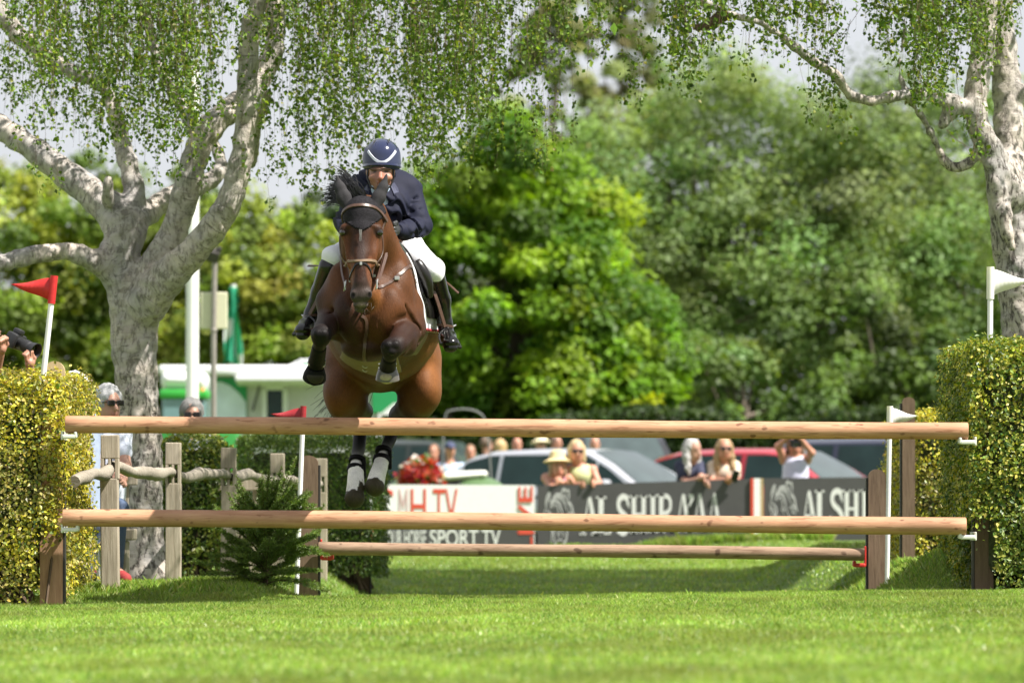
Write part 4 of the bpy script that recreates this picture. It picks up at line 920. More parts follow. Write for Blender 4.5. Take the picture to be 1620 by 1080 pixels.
# helmet
helmet = thing("helmet", None, None, A(604, 246, 0)); helmet.parent = rider; helmet.matrix_parent_inverse = rider.matrix_basis.inverted()
M_hel = mat("navy_gloss", (0.012, 0.018, 0.060), .14, var=.04, spec=.6, coat=.6)
M_hel2 = mat("navy_matt", (0.028, 0.034, 0.075), .35, var=.1)
S = Sculpt(.005); hc = A(604, 249, .0); S.ell(hc + Vector((0, .01, .005)), (.108, .128, .106), .02); S.ell(hc + Vector((0, .01, -.045)), (.107, .126, .055), .03)
S.ell(hc + Vector((0, .0, -.145)), (.20, .25, .075), .006, op='-')
V_, Q_ = S.mesh(); Nh = vert_normals(V_, Q_); shell = mesh_obj("shell", V_, Q_, M_hel, helmet, True)
hx = 810 + V_[:, 0] * F / (V_[:, 1] + D0); hy = HY - (V_[:, 2] - ZC) * F / (V_[:, 1] + D0); fx = np.abs(hx - 604)
curve = 256.3 - 0.040 * fx ** 2 + np.maximum(5 - fx, 0) * .35
hb_ = BVHTree.FromPolygons(V_.tolist(), Q_.tolist()); o_ = Vector((0, -D0, ZC)); bp2 = []
for d_ in (-25, -21, -16, -11, -6, -2, 2, 6, 11, 16, 21, 25): h = hb_.ray_cast(o_, (A(604 + d_, 257 - .040 * d_ * d_, 0) - o_).normalized()); bp2 += [h[0]] if h[0] is not None else []
strap(hb_, bp2, .017, .004, "silver_band", mat("silver_trim", (.55, .57, .64), .35, .2, var=.04), helmet, .003)
patch("front_panel", V_, Q_, Nh, (hy > curve + 1.0) & (V_[:, 1] < .06) & (hy < 268), .0025, M_hel2, helmet, .003)
P = [hc + Vector((.106 * math.sin(a_), .012 - .145 * math.cos(a_) if abs(a_) < 1.0 else .012 - .13 * math.cos(a_), -.052 + .006 * math.cos(a_))) for a_ in np.linspace(-1.75, 1.75, 25)]
bq = MB()
bq.ribbon(P, [Vector((math.sin(a_), -math.cos(a_), .1)) for a_ in np.linspace(-1.75, 1.75, 25)], .017, .008); bq.build("brim", M_hel, helmet, True)
for s_ in (-1, 1): MB().box(hc + Vector((.040 * s_, -.075, .088)), (.005, .03, .006), Euler((.6, 0, .4 * s_)), .001).build("vent", M_strip, helmet)
# ---------------------------------------------------------------- birches
M_bark, n, o = nodes_of("birch_bark")
p = N(n, "ShaderNodeBsdfPrincipled", Roughness=0.8); p.inputs['Specular IOR Level'].default_value = 0.25
a = N(n, "ShaderNodeAttribute", attribute_name="bark"); t = N(n, "ShaderNodeTexCoord"); r_at = N(n, "ShaderNodeAttribute", attribute_name="Col")
mp = N(n, "ShaderNodeMapping"); mp.inputs['Scale'].default_value = (5.0, 5.0, 15.0); n.links.new(a.outputs['Vector'], mp.inputs[0])
ban = N(n, "ShaderNodeTexNoise", Scale=1.6, Detail=7, Roughness=0.65, Distortion=0.3); n.links.new(mp.outputs[0], ban.inputs['Vector'])
rb = N(n, "ShaderNodeValToRGB"); e = rb.color_ramp.elements
e[0].position = 0.28; e[0].color = (0.28, 0.25, 0.225, 1); e[1].position = 0.46; e[1].color = (0.43, 0.405, 0.38, 1)
e2 = rb.color_ramp.elements.new(0.68); e2.color = (0.54, 0.51, 0.485, 1); n.links.new(ban.outputs[0], rb.inputs[0])
pk = N(n, "ShaderNodeTexNoise", Scale=3.2, Detail=5); n.links.new(t.outputs['Object'], pk.inputs['Vector'])
pr_ = N(n, "ShaderNodeValToRGB"); pr_.color_ramp.elements[0].position = .38; pr_.color_ramp.elements[0].color = (0.80, 0.80, 0.82, 1); pr_.color_ramp.elements[1].position = .62; pr_.color_ramp.elements[1].color = (1.1, 1.03, 0.96, 1); n.links.new(pk.outputs[0], pr_.inputs[0])
mu = N(n, "ShaderNodeMix", data_type='RGBA', blend_type='MULTIPLY'); mu.inputs['Factor'].default_value = 1; n.links.new(rb.outputs[0], mu.inputs['A']); n.links.new(pr_.outputs[0], mu.inputs['B'])
# dark lenticel dashes round the limbs
m2 = N(n, "ShaderNodeMapping"); m2.inputs['Scale'].default_value = (7, 7, 60); n.links.new(a.outputs['Vector'], m2.inputs[0])
l_ = N(n, "ShaderNodeTexNoise", Scale=1.0, Detail=3, Roughness=0.5); n.links.new(m2.outputs[0], l_.inputs['Vector'])
lr = N(n, "ShaderNodeMapRange"); lr.inputs[1].default_value = .62; lr.inputs[2].default_value = .68; lr.inputs[3].default_value = 0; lr.inputs[4].default_value = .75; n.links.new(l_.outputs[0], lr.inputs[0])
mk = N(n, "ShaderNodeMix", data_type='RGBA'); sepa = N(n, "ShaderNodeSeparateColor"); n.links.new(r_at.outputs['Color'], sepa.inputs[0]); inv = N(n, "ShaderNodeMapRange"); inv.inputs[1].default_value = .25; inv.inputs[2].default_value = 1; inv.inputs[3].default_value = 1; inv.inputs[4].default_value = .15; n.links.new(sepa.outputs[0], inv.inputs[0]); lm = N(n, "ShaderNodeMath", operation='MULTIPLY'); n.links.new(lr.outputs[0], lm.inputs[0]); n.links.new(inv.outputs[0], lm.inputs[1]); n.links.new(lm.outputs[0], mk.inputs['Factor']); n.links.new(mu.outputs['Result'], mk.inputs['A']); mk.inputs['B'].default_value = (0.07, 0.058, 0.05, 1)
# black diamond cracks, strongest low on the trunk (Col.r)
m3 = N(n, "ShaderNodeMapping"); m3.inputs['Scale'].default_value = (8.5, 8.5, 3.4); n.links.new(t.outputs['Object'], m3.inputs[0])
ck = N(n, "ShaderNodeTexNoise", Scale=1.35, Detail=8, Roughness=0.66, Distortion=1.2); n.links.new(m3.outputs[0], ck.inputs['Vector'])
sb = N(n, "ShaderNodeMath", operation='SUBTRACT'); sb.inputs[1].default_value = .5; n.links.new(ck.outputs[0], sb.inputs[0]); ab = N(n, "ShaderNodeMath", operation='ABSOLUTE'); n.links.new(sb.outputs[0], ab.inputs[0])
c1 = N(n, "ShaderNodeMapRange"); c1.inputs[1].default_value = .006; c1.inputs[2].default_value = .050; c1.inputs[3].default_value = 1; c1.inputs[4].default_value = 0; n.links.new(ab.outputs[0], c1.inputs[0])
pt = N(n, "ShaderNodeTexNoise", Scale=3.8, Detail=4, Distortion=.5); n.links.new(m3.outputs[0], pt.inputs['Vector'])
p2 = N(n, "ShaderNodeMapRange"); p2.inputs[1].default_value = .42; p2.inputs[2].default_value = .56; p2.inputs[3].default_value = 0; p2.inputs[4].default_value = 1; n.links.new(pt.outputs[0], p2.inputs[0])
mxx = N(n, "ShaderNodeMath", operation='MULTIPLY'); n.links.new(c1.outputs[0], mxx.inputs[0]); n.links.new(p2.outputs[0], mxx.inputs[1])
p3 = N(n, "ShaderNodeMapRange"); p3.inputs[1].default_value = .60; p3.inputs[2].default_value = .70; p3.inputs[3].default_value = 0; p3.inputs[4].default_value = .8; n.links.new(pt.outputs[0], p3.inputs[0])
mxm = N(n, "ShaderNodeMath", operation='MAXIMUM'); n.links.new(mxx.outputs[0], mxm.inputs[0]); n.links.new(p3.outputs[0], mxm.inputs[1])
sep = N(n, "ShaderNodeSeparateColor"); n.links.new(r_at.outputs['Color'], sep.inputs[0])
mz = N(n, "ShaderNodeMath", operation='MULTIPLY'); n.links.new(mxm.outputs[0], mz.inputs[0]); n.links.new(sep.outputs[0], mz.inputs[1])
mk2 = N(n, "ShaderNodeMix", data_type='RGBA'); n.links.new(mz.outputs[0], mk2.inputs['Factor']); n.links.new(mk.outputs['Result'], mk2.inputs['A']); mk2.inputs['B'].default_value = (0.055, 0.045, 0.038, 1)
n.links.new(mk2.outputs['Result'], p.inputs['Base Color'])
hh = N(n, "ShaderNodeMath", operation='SUBTRACT'); n.links.new(ban.outputs[0], hh.inputs[0]); n.links.new(mz.outputs[0], hh.inputs[1])
b = N(n, "ShaderNodeBump", Strength=.6, Distance=.02); n.links.new(hh.outputs[0], b.inputs['Height']); n.links.new(b.outputs[0], p.inputs['Normal']); n.links.new(p.outputs[0], o.inputs[0])

def limbs(Y, lists, vox, base_dark):
    """lists of (px, py, radius px, dY): limbs of one tree, grown into one surface"""
    S = Sculpt(vox); fr_ = []
    for L in lists:
        s_ = lambda dy: F / (Y + dy + D0)
        pts = [(*at(q[0], q[1], Y + q[3]), q[2] * .92 / s_(q[3])) for q in L]; C_ = catmull(pts, 5); d_ = 0; sg = []
        for c0, c1_ in zip(C_[:-1], C_[1:]):
            sg.append((c0[:3], c1_[:3], c0[3], c1_[3])); fr_.append((c0[:3], c1_[:3], c0[3], d_)); d_ += np.linalg.norm(c1_[:3] - c0[:3])
        S.limb(sg, .045)
    def rough(ax):
        X, Y_, Z = ax[0][:, None, None], ax[1][None, :, None], ax[2][None, None, :]
        return (0.007 * np.sin(X * 23 + 2 * np.sin(Z * 9)) * np.sin(Z * 31 + Y_ * 11 + 2 * np.sin(X * 13)) + .004 * np.sin(Z * 63 + X * 21) * np.sin(X * 43 + Y_ * 37)).astype(np.float32)
    V, Q = S.mesh(rough); best = np.full(len(V), 9e9); bk = np.zeros((len(V), 3))
    for a_, b_, r_, d_ in fr_:
        ba = b_ - a_; L = np.linalg.norm(ba); T = ba / max(L, 1e-6); tt = (V - a_) @ T; tc_ = np.clip(tt, 0, L); q = V - a_ - tc_[:, None] * T; dd = np.linalg.norm(q, axis=1) - r_
        u = np.array(Vector(T).orthogonal().normalized()) if abs(T[1]) > .9 else np.cross(T, [0, 1, 0]); u /= np.linalg.norm(u); w = np.cross(T, u); k = dd < best
        best[k] = dd[k]; bk[k] = np.stack([q[k] @ u, q[k] @ w, d_ + tc_[k]], 1)
    dark = np.clip(0.48 + 0.9 * smooth01((base_dark - V[:, 2]) / 1.0), 0, 1)
    return V, Q, bk, dark

def tree_trunk(root, V, Q, bk, dark):
    o_ = mesh_obj("trunk", V, Q, M_bark, root, True, np.repeat(dark[:, None], 3, 1))
    at_ = o_.data.attributes.new("bark", 'FLOAT_VECTOR', 'POINT'); at_.data.foreach_set("vector", bk.astype(np.float32).ravel()); return o_

M_birchleaf = mat("birch_leaf", rough=.45, attr=True, var=.05, transl=.45, spec=.35)
BIRCH = [(0.095, 0.165, 0.022), (0.066, 0.118, 0.017), (0.140, 0.220, 0.030), (0.23, 0.32, 0.05), (0.26, 0.27, 0.07)]
BWT = [.34, .27, .22, .12, .05]
def strands(root, spec, Y0, Y1, seed, m_leaf, per=74, leaf=.034, thin=1.0):
    """hanging twigs: spec rows are (px0, px1, top py, bottom py lo, bottom py hi, count)"""
    rg = np.random.default_rng(seed); P = []; Nn = []; T = []; tw = MB()
    for x0, x1, top, b0, b1, cnt in spec:
        ncl = max(int(cnt / 6.5), 1); cx_ = rg.uniform(x0, x1, ncl); cyy = rg.uniform(Y0, Y1, ncl); cb = rg.random(ncl) ** 1.1
        for _ in range(int(cnt * thin)):
            q_ = rg.integers(ncl); Y = float(np.clip(cyy[q_] + rg.normal(0, .25), Y0, Y1)); px = cx_[q_] + rg.normal(0, 6.5); bot = b0 + (b1 - b0) * np.clip(cb[q_] + rg.normal(0, .22) - .1, -.4, 1.05); tp = top + rg.uniform(-60, 60)
            a_ = np.array(at(px, tp, Y)); L = max((bot - tp) * (Y + D0) / F, .25); sway = rg.normal(0, .06, 2); nn = 8; u = np.linspace(0, 1, nn)
            C_ = np.stack([a_[0] + sway[0] * np.sin(u * 2.2) * L + .03 * np.sin(u * 6 + rg.uniform(0, 6)) + rg.normal(0, .10) * (1 - u) ** 2, a_[1] + sway[1] * u * L + 0 * u, a_[2] - L * u], 1)
            tw.tube([Vector(q) for q in C_], [.0022 * (1 - .7 * x) for x in u], 3, False)
            k = int(L * per * rg.uniform(.7, 1.15)); uu = rg.random(k) ** .85; Q_ = np.stack([np.interp(uu, u, C_[:, i]) for i in range(3)], 1)
            clump = (np.sin(uu * L * 15 + rg.uniform(0, 6)) + .6 * np.sin(uu * L * 37 + rg.uniform(0, 6)) > -.45); Q_ = Q_[clump]; k = len(Q_); spread = rg.normal(0, .015, (k, 3)) + .042 * np.stack([np.sin(Q_[:, 2] * 23 + px), np.cos(Q_[:, 2] * 19 + px), 0 * Q_[:, 2]], 1) * rg.random((k, 1)); spread[:, 2] *= .7
            P.append(Q_ + spread); ang = rg.uniform(0, 6.283, k); T.append(np.stack([np.cos(ang) * .75, np.sin(ang) * .75, -np.abs(rg.normal(.9, .4, k))], 1)); Nn.append(rg.normal(0, 1, (k, 3)) + [0.2, -.15, .45])
    P, Nn, T = np.concatenate(P), np.concatenate(Nn), np.concatenate(T); c = pick(rg, len(P), BIRCH, BWT, .2)
    leaves("hanging_foliage", P, Nn, leaf * rg.uniform(.55, 1.25, len(P)), .78, c, m_leaf, root, rg, T); tw.build("hanging_twigs", M_stem, root)
    return len(P)
def canopy(root, boxes, n_, seed, size=.075):
    """the part of the crown above the picture: it throws the dappled shade"""
    rg = np.random.default_rng(seed); P = []
    for (cx, cy, cz), (rx, ry, rz_), k in boxes:
        cl = rg.normal(0, .5, (60, 3)) * [rx, ry, rz_] + [cx, cy, cz]; i = rg.integers(0, 60, k); P.append(cl[i] + rg.normal(0, 1, (k, 3)) * [.34, .34, .22])
    P = np.concatenate(P); leaves("crown", P, rg.normal(0, 1, P.shape) + [0, 0, .6], size * rg.uniform(.6, 1.2, len(P)), .8, pick(rg, len(P), BIRCH, BWT, .2), M_birchleaf, root, rg)

BY = 6.0
b1 = thing("birch_tree", "many limbed pale birch with hanging leaves behind the rustic fence", "tree", at(226, 895, BY))
L1 = [
 [(228, 912, 47, 0), (226, 880, 38, 0), (224, 840, 34, 0), (227, 780, 33, 0), (227, 700, 32, 0), (219, 640, 36, 0), (215, 590, 37, 0), (212, 540, 40, 0), (212, 490, 42, 0), (208, 450, 38, 0)],
 [(205, 470, 34, 0), (188, 415, 34, 0), (196, 365, 36, 0), (165, 322, 30, .1), (110, 280, 25, .2), (55, 238, 22, .3), (0, 202, 21, .4), (-60, 160, 20, .5)],
 [(204, 345, 24, 0), (213, 310, 19, .1), (205, 268, 17, .15), (190, 215, 15, .25), (178, 165, 13, .35), (160, 135, 12, .4), (110, 112, 13, .4), (50, 75, 15, .4), (5, 25, 16, .4), (-40, -40, 16, .4)],
 [(212, 352, 24, 0), (240, 332, 20, .25), (275, 308, 18, .5), (308, 296, 17, .7), (335, 283, 16, .8), (350, 264, 12, .9), (340, 232, 10, 1.0), (318, 205, 9, 1.1)],
 [(222, 455, 30, -.05), (256, 405, 28, -.1), (280, 355, 24, -.15), (293, 305, 23, -.2), (308, 250, 23, -.2), (330, 205, 24, -.2), (362, 175, 22, -.1), (398, 145, 20, .1), (428, 95, 19, .2), (436, 50, 17, .2), (432, -30, 15, .2)],
 [(232, 480, 38, -.1), (268, 436, 31, -.3), (308, 396, 26, -.45), (345, 350, 24, -.55), (370, 300, 22, -.6), (383, 245, 20, -.6), (390, 180, 18, -.6), (392, 110, 18, -.6), (396, 50, 17, -.6), (410, 0, 15, -.6), (425, -60, 14, -.6)],
 [(190, 435, 26, 0), (150, 412, 20, -.1), (100, 397, 15, -.2), (50, 405, 16, -.3), (0, 416, 15, -.4), (-60, 428, 15, -.5)],
 [(304, 205, 10, .0), (290, 172, 10, .2), (268, 135, 9, .3), (248, 95, 8, .4), (230, 20, 8, .5)],
 [(424, 150, 9, .3), (408, 190, 8, .6), (404, 232, 7, .8), (398, 260, 7, 1.0)],
 [(172, 318, 12, -.12), (171, 298, 9, -.2), (172, 284, 7, -.2)],
 [(262, 930, 20, .05), (250, 885, 16, 0), (238, 830, 20, 0)], [(186, 920, 20, 0), (200, 880, 18, -.05), (212, 830, 20, 0)],
]
tree_trunk(b1, *limbs(BY, L1, .016, at(0, 520, BY).z))
up = MB()
for pts in ([(432, -30, .2), (520, -150, -1.0), (640, -230, -2.0), (800, -230, -2.5), (940, -170, -3.0)], [(-40, -40, .4), (80, -200, -1), (260, -260, -2), (420, -250, -2)], [(425, -60, -.6), (430, -300, 0), (400, -600, .5)], [(520, -150, -1), (640, -90, -.6), (690, -40, -.4)], [(430, -300, 0), (250, -420, .8), (60, -380, 1.2)]):
    C_ = catmull([at(q[0], q[1], BY + q[2]) for q in pts], 6); up.tube([Vector(q) for q in C_], np.linspace(.055, .014, len(C_)), 8)
up.build("upper_limbs", M_stem, b1, True)
SP1 = [(-40, 70, -160, 40, 230, 78), (50, 180, -170, 120, 300, 130), (150, 260, -170, 120, 250, 150), (230, 330, -180, 150, 300, 125), (255, 305, -150, 200, 258, 24), (310, 380, -180, 60, 190, 66), (372, 470, -180, 40, 90, 26),
       (430, 560, -180, 120, 330, 120), (470, 530, -150, 260, 345, 26), (520, 640, -200, 120, 330, 120), (620, 760, -200, 150, 300, 165), (720, 830, -200, 90, 260, 130), (640, 690, -100, 260, 330, 20), (820, 900, -190, 30, 110, 20), (850, 900, -190, 150, 300, 14), (866, 880, -150, 250, 365, 7)]
nl = strands(b1, SP1, 3.2, 8.0, 5, M_birchleaf, thin=.62)
canopy(b1, [((-1.2, 6.5, 5.6), (2.6, 2.2, 1.3), 3000), ((.2, 4.5, 5.4), (1.5, 1.3, .7), 800)], 0, 6)
RY = 5.0
b2 = thing("birch_tree", "gnarled birch trunk behind the tall clipped hedge with one long pale branch", "tree", (at(1640, 900, RY).x, RY, gz(3.5, RY)))
L2 = [
 [(1640, 930, 46, 0), (1636, 800, 42, 0), (1628, 600, 42, 0), (1618, 480, 40, 0), (1606, 400, 38, 0), (1596, 320, 36, 0), (1590, 270, 34, 0)],
 [(1600, 310, 30, -.1), (1572, 245, 22, -.2), (1550, 205, 20, -.25), (1543, 160, 20, -.25), (1552, 100, 21, -.2), (1558, 40, 21, -.2), (1560, -60, 20, -.2)],
 [(1594, 300, 32, .1), (1596, 220, 27, .1), (1594, 150, 26, .15), (1586, 80, 25, .15), (1580, 10, 24, .15), (1576, -60, 23, .15)],
 [(1596, 165, 13, .1), (1612, 150, 11, .1), (1640, 130, 10, .1), (1680, 100, 10, .1)],
 [(1545, 175, 16, -.25), (1510, 162, 13, -.35), (1470, 152, 11, -.45), (1425, 151, 10, -.55), (1380, 160, 9, -.65), (1345, 150, 9.5, -.7), (1322, 120, 8.5, -.8), (1282, 95, 8, -.9), (1250, 68, 7, -1.0), (1205, 38, 6, -1.1), (1150, 20, 5.5, -1.2), (1110, -2, 5, -1.3), (1060, -60, 4, -1.4)],
 [(1510, 166, 14, -.35), (1502, 182, 13, -.35), (1490, 196, 8, -.35)],
 [(1438, 158, 5, -.5), (1462, 190, 6, -.4), (1480, 225, 6.5, -.3), (1500, 260, 8, -.2), (1525, 262, 9, -.2), (1552, 238, 10, -.2)],
 [(1436, 150, 4, -.5), (1422, 112, 4, -.5), (1430, 60, 3.5, -.5), (1440, -40, 3, -.5)],
 [(1585, 330, 16, -.25), (1592, 360, 12, -.28), (1600, 390, 8, -.28)], [(1570, 262, 10, -.25), (1578, 300, 14, -.25), (1590, 350, 10, -.25)],
]
tree_trunk(b2, *limbs(RY, L2, .016, at(0, 120, RY).z))
up = MB()
for pts in ([(1560, -60, -.2), (1480, -220, -.6), (1380, -290, -1.2), (1240, -280, -1.8), (1050, -220, -2.4)], [(1576, -60, .15), (1600, -350, .3), (1580, -700, .5)], [(1060, -60, -1.4), (1000, -130, -1.6), (930, -150, -1.8)], [(1150, 20, -1.2), (1120, 40, -1.2), (1096, 44, -1.2)]):
    C_ = catmull([at(q[0], q[1], RY + q[2]) for q in pts], 6); up.tube([Vector(q) for q in C_], np.linspace(.05, .014, len(C_)), 8)
up.build("upper_limbs", M_stem, b2, True)
SP2 = [(870, 960, -160, 10, 110, 22), (940, 1010, -160, 20, 120, 14), (1000, 1120, -160, 60, 165, 62), (1060, 1090, -130, 120, 172, 8), (1120, 1230, -150, 30, 150, 60), (1230, 1330, -170, 20, 110, 44), (1300, 1350, -60, 60, 220, 12), (1318, 1340, 60, 180, 262, 7), (1380, 1460, -170, 40, 120, 55), (1430, 1560, -170, 60, 165, 110), (1520, 1600, -150, 40, 110, 50), (1590, 1640, -100, 0, 90, 10), (1440, 1490, 60, 140, 175, 14), (1530, 1550, 150, 230, 270, 6)]
strands(b2, SP2, 3.0, 5.6, 9, M_birchleaf)
canopy(b2, [((2.8, 5.5, 5.7), (2.4, 2.4, 1.2), 6000), ((1.2, 6.5, 5.9), (1.6, 1.8, .9), 3000)], 0, 10)

# a tree just past the right edge: its crown shades the dip
b3 = thing("birch_tree", "big birch just out of view on the right whose crown shades the dip", "tree", (6.9, 15.5, gz(6.9, 15.5)))
MB().tube([(6.9, 15.5, gz(6.9, 15.5) - .2), (6.85, 15.4, 3), (6.6, 15.4, 6), (6.2, 15.6, 8.5)], [.30, .24, .18, .08], 12).tube([(6.7, 15.4, 5), (5.4, 14.5, 6.6), (4.2, 13.6, 7.2)], [.12, .09, .03], 8).build("trunk", M_stem, b3, True)
canopy(b3, [((4.4, 12.5, 6.9), (1.7, 1.8, .7), 9000), ((6.2, 13.8, 7.1), (1.6, 2.0, .7), 9000), ((5.0, 16.4, 7.2), (1.9, 2.0, .8), 10000), ((7.2, 17.0, 7.2), (1.7, 2.0, .8), 9000), ((3.6, 17.5, 7.1), (1.6, 1.8, .7), 7000)], 0, 12, .24)

# ---------------------------------------------------------------- trees across the showground
M_farleaf = mat("far_leaf", rough=.5, attr=True, var=.05, transl=.42, spec=.35)
M_trunk = mat("grey_bark", (0.16, 0.13, 0.10), .9, var=.4, scale=8, stretch=(4, 4, .6), bump=.5, bscale=20)
def tree(name, label, px, Y, top_py, half_px, pal, w, n_clump, n_leaf, leaf, seed, base_py=None, squash=1.0, clump_r=.13, group="trees across the showground", low=.12, open_=0.0, shape=1.0, trunks=1):
    """tapered trunk, limbs to the clumps, leaf blades gathered in clumps through an uneven crown"""
    rg = np.random.default_rng(seed); s_ = F / (Y + D0); x = (px - 810) / s_; g_ = gz(x, Y); H_ = ZC + (HY - top_py) / s_ - g_; Rr = half_px / s_
    root = thing(name, label, "tree", (x, Y, g_), 0, group); cz = g_ + H_ * (.5 + low / 2); rz_ = H_ * (.5 - low / 2)
    C_ = []
    while len(C_) < n_clump:
        q = rg.uniform(-1, 1, 3); r = np.linalg.norm(q)
        if r > 1 or r < .35 or (q[1] > .45 and rg.random() < .6): continue
        wob = 1 + .28 * (vnoise(q[0] * 2.4 + 5, q[1] * 2.4, q[2] * 2.4, seed) - .5) * 2
        tap = 1 - (1 - shape) * max(q[2], 0)
        if open_ and vnoise(q[0] * 3.5, q[1] * 1.2, q[2] * 3.5, seed + 2) < open_: continue
        C_.append([x + q[0] * Rr * wob * tap, Y + q[1] * Rr * squash * wob, cz + q[2] * rz_ * (wob if q[2] < 0 else min(wob, 1.06))])
    C_ = np.array(C_); k = rg.integers(0, n_clump, n_leaf); d = rg.normal(0, 1, (n_leaf, 3)); d /= np.linalg.norm(d, axis=1)[:, None]; d[:, 2] = np.where(d[:, 2] < -.3, d[:, 2] * .7, d[:, 2])
    cr_ = Rr * clump_r * rg.uniform(.6, 1.5, n_clump); rad = cr_[k] * (.45 + .6 * rg.random(n_leaf)); P = C_[k] + d * rad[:, None] * [1.15, 1.15, .95]
    kc = pick(rg, n_clump, pal, w, .22); c = kc[k] * (1 + rg.normal(0, .16, (n_leaf, 1))); c = np.clip(c, .005, .8)
    leaves("crown", P, d * .8 + rg.normal(0, .5, d.shape) + [.25, -.2, .6], leaf * rg.uniform(.6, 1.3, n_leaf), .75, c, M_farleaf, root, rg)
    mb = MB()
    for tk in range(trunks):
        b0 = Vector((x + (tk - (trunks - 1) / 2) * Rr * .35, Y, g_ - .2)); tr = Rr * .07 / math.sqrt(trunks)
        tp = Vector((b0.x + (tk - (trunks - 1) / 2) * Rr * .5 + rg.normal(0, .1) * Rr, Y, g_ + H_ * .75)); P_ = catmull([b0, b0.lerp(tp, .35) + Vector((rg.normal(0, .05) * Rr, 0, 0)), b0.lerp(tp, .7), tp], 4); mb.tube([Vector(q) for q in P_], np.linspace(tr, tr * .3, len(P_)), 9)
        for q in C_[rg.choice(n_clump, min(22, n_clump), replace=False)]:
            a_ = Vector(P_[rg.integers(3, len(P_) - 2)]); m_ = a_.lerp(Vector(q), .55) + Vector((0, 0, .05 * Rr)); mb.tube([a_, m_, Vector(q)], [tr * .38, tr * .24, tr * .08], 6, False)
    mb.build("trunk", M_trunk, root, True)
    return root
MAPLE = [(0.175, 0.305, 0.010), (0.125, 0.240, 0.010), (0.25, 0.37, 0.018), (0.075, 0.160, 0.010)]
ASH = [(0.165, 0.255, 0.075), (0.205, 0.30, 0.090), (0.130, 0.205, 0.06), (0.25, 0.32, 0.13)]
LIME = [(0.235, 0.305, 0.038), (0.29, 0.345, 0.05), (0.17, 0.24, 0.032), (0.11, 0.17, 0.024)]
DKG = [(0.075, 0.125, 0.024), (0.105, 0.155, 0.030), (0.05, 0.09, 0.018)]
PALE = [(0.19, 0.22, 0.085), (0.15, 0.18, 0.07), (0.23, 0.25, 0.11)]
tree("broadleaf_tree", "vivid green round crowned tree right behind the leaping rider", 800, 70, 195, 262, MAPLE, [.32, .28, .18, .22], 280, 80000, .14, 21, squash=.8, clump_r=.15, low=.02, shape=.72)
tree("broadleaf_tree", "low vivid green bush at the right skirt of the bright round tree", 985, 69, 470, 105, MAPLE, [.35, .35, .10, .2], 60, 12000, .16, 22, squash=.8, clump_r=.2, low=0, shape=.8)
tree("ash_tree", "broad olive green tree filling the view behind the red car", 1250, 92, 95, 400, ASH, [.35, .25, .2, .2], 700, 190000, .115, 23, squash=.7, clump_r=.12, low=.02, open_=.12, trunks=2)
tree("ash_tree", "olive green tree behind the gnarled birch trunk", 1560, 99, 135, 210, ASH, [.3, .25, .3, .15], 220, 45000, .15, 24, clump_r=.15, low=.02, open_=.18)
tree("willow_tree", "grey green tree standing between the vivid round tree and the olive one", 1010, 110, 165, 190, PALE, [.35, .4, .25], 120, 22000, .16, 25, clump_r=.13, open_=.38)
tree("poplar_tree", "thin tall pale tree rising into the sky behind the vivid green one", 880, 150, -60, 120, PALE, [.3, .4, .3], 220, 34000, .16, 26, clump_r=.11, open_=.30, low=.1, trunks=1)
tree("poplar_tree", "tall hazy poplar top behind the hanging birch leaves", 985, 160, -120, 70, PALE, [.3, .4, .3], 200, 30000, .15, 27, clump_r=.22, open_=.28, low=.1)
tree("lime_tree", "yellow green bushy tree behind the green flag", 430, 95, 318, 150, LIME, [.35, .25, .2, .2], 190, 42000, .15, 28, squash=.8, clump_r=.19, low=.02)
tree("lime_tree", "yellow green tree at the picture edge behind the low birch limb", 40, 97, 270, 190, LIME, [.3, .3, .2, .2], 200, 44000, .16, 29, squash=.8, clump_r=.18, low=.02)
tree("lime_tree", "yellow green tree framed by the two halves of the forked birch", 262, 99, 262, 150, LIME, [.3, .35, .2, .15], 180, 40000, .16, 30, squash=.8, clump_r=.19, low=.02)
tree("dark_tree", "dark green tree in the gap behind the white pole", 330, 110, 235, 110, DKG, [.4, .35, .25], 80, 15000, .17, 31, clump_r=.17, low=.02)
tree("dark_tree", "dark green tree behind the horse's black ears", 560, 104, 340, 130, DKG, [.4, .4, .2], 90, 18000, .17, 32, clump_r=.17, low=.02)
tree("dark_tree", "small bluish tree low on the skyline by the birch fork", 480, 150, 300, 90, [(0.07, 0.11, 0.05), (0.09, 0.125, 0.055)], None, 60, 9000, .22, 33, clump_r=.2, low=.02)
tree("dark_tree", "dark tree filling the gap between the rider and the vivid round tree", 690, 112, 300, 170, DKG, [.4, .35, .25], 120, 26000, .17, 38, clump_r=.17, low=.02)
tree("dark_tree", "dark tree seen faintly through the leaves left of the birch", 130, 120, 235, 120, DKG, [.4, .35, .25], 80, 15000, .18, 34, clump_r=.18, low=.02)
tree("dark_tree", "dark low tree behind the small far golden hedge", 1420, 84, 470, 130, DKG, [.4, .35, .25], 90, 16000, .15, 35, clump_r=.2, low=0)
tree("dark_tree", "dark low tree under the olive tree behind the dark blue car", 1180, 82, 520, 150, DKG + ASH[:1], [.35, .3, .15, .2], 90, 17000, .15, 36, clump_r=.2, low=0)
tree("broadleaf_tree", "shaded green bush behind the white trailer roof", 640, 88, 470, 90, DKG + MAPLE[:1], [.3, .3, .2, .2], 60, 12000, .16, 37, clump_r=.2, low=0)
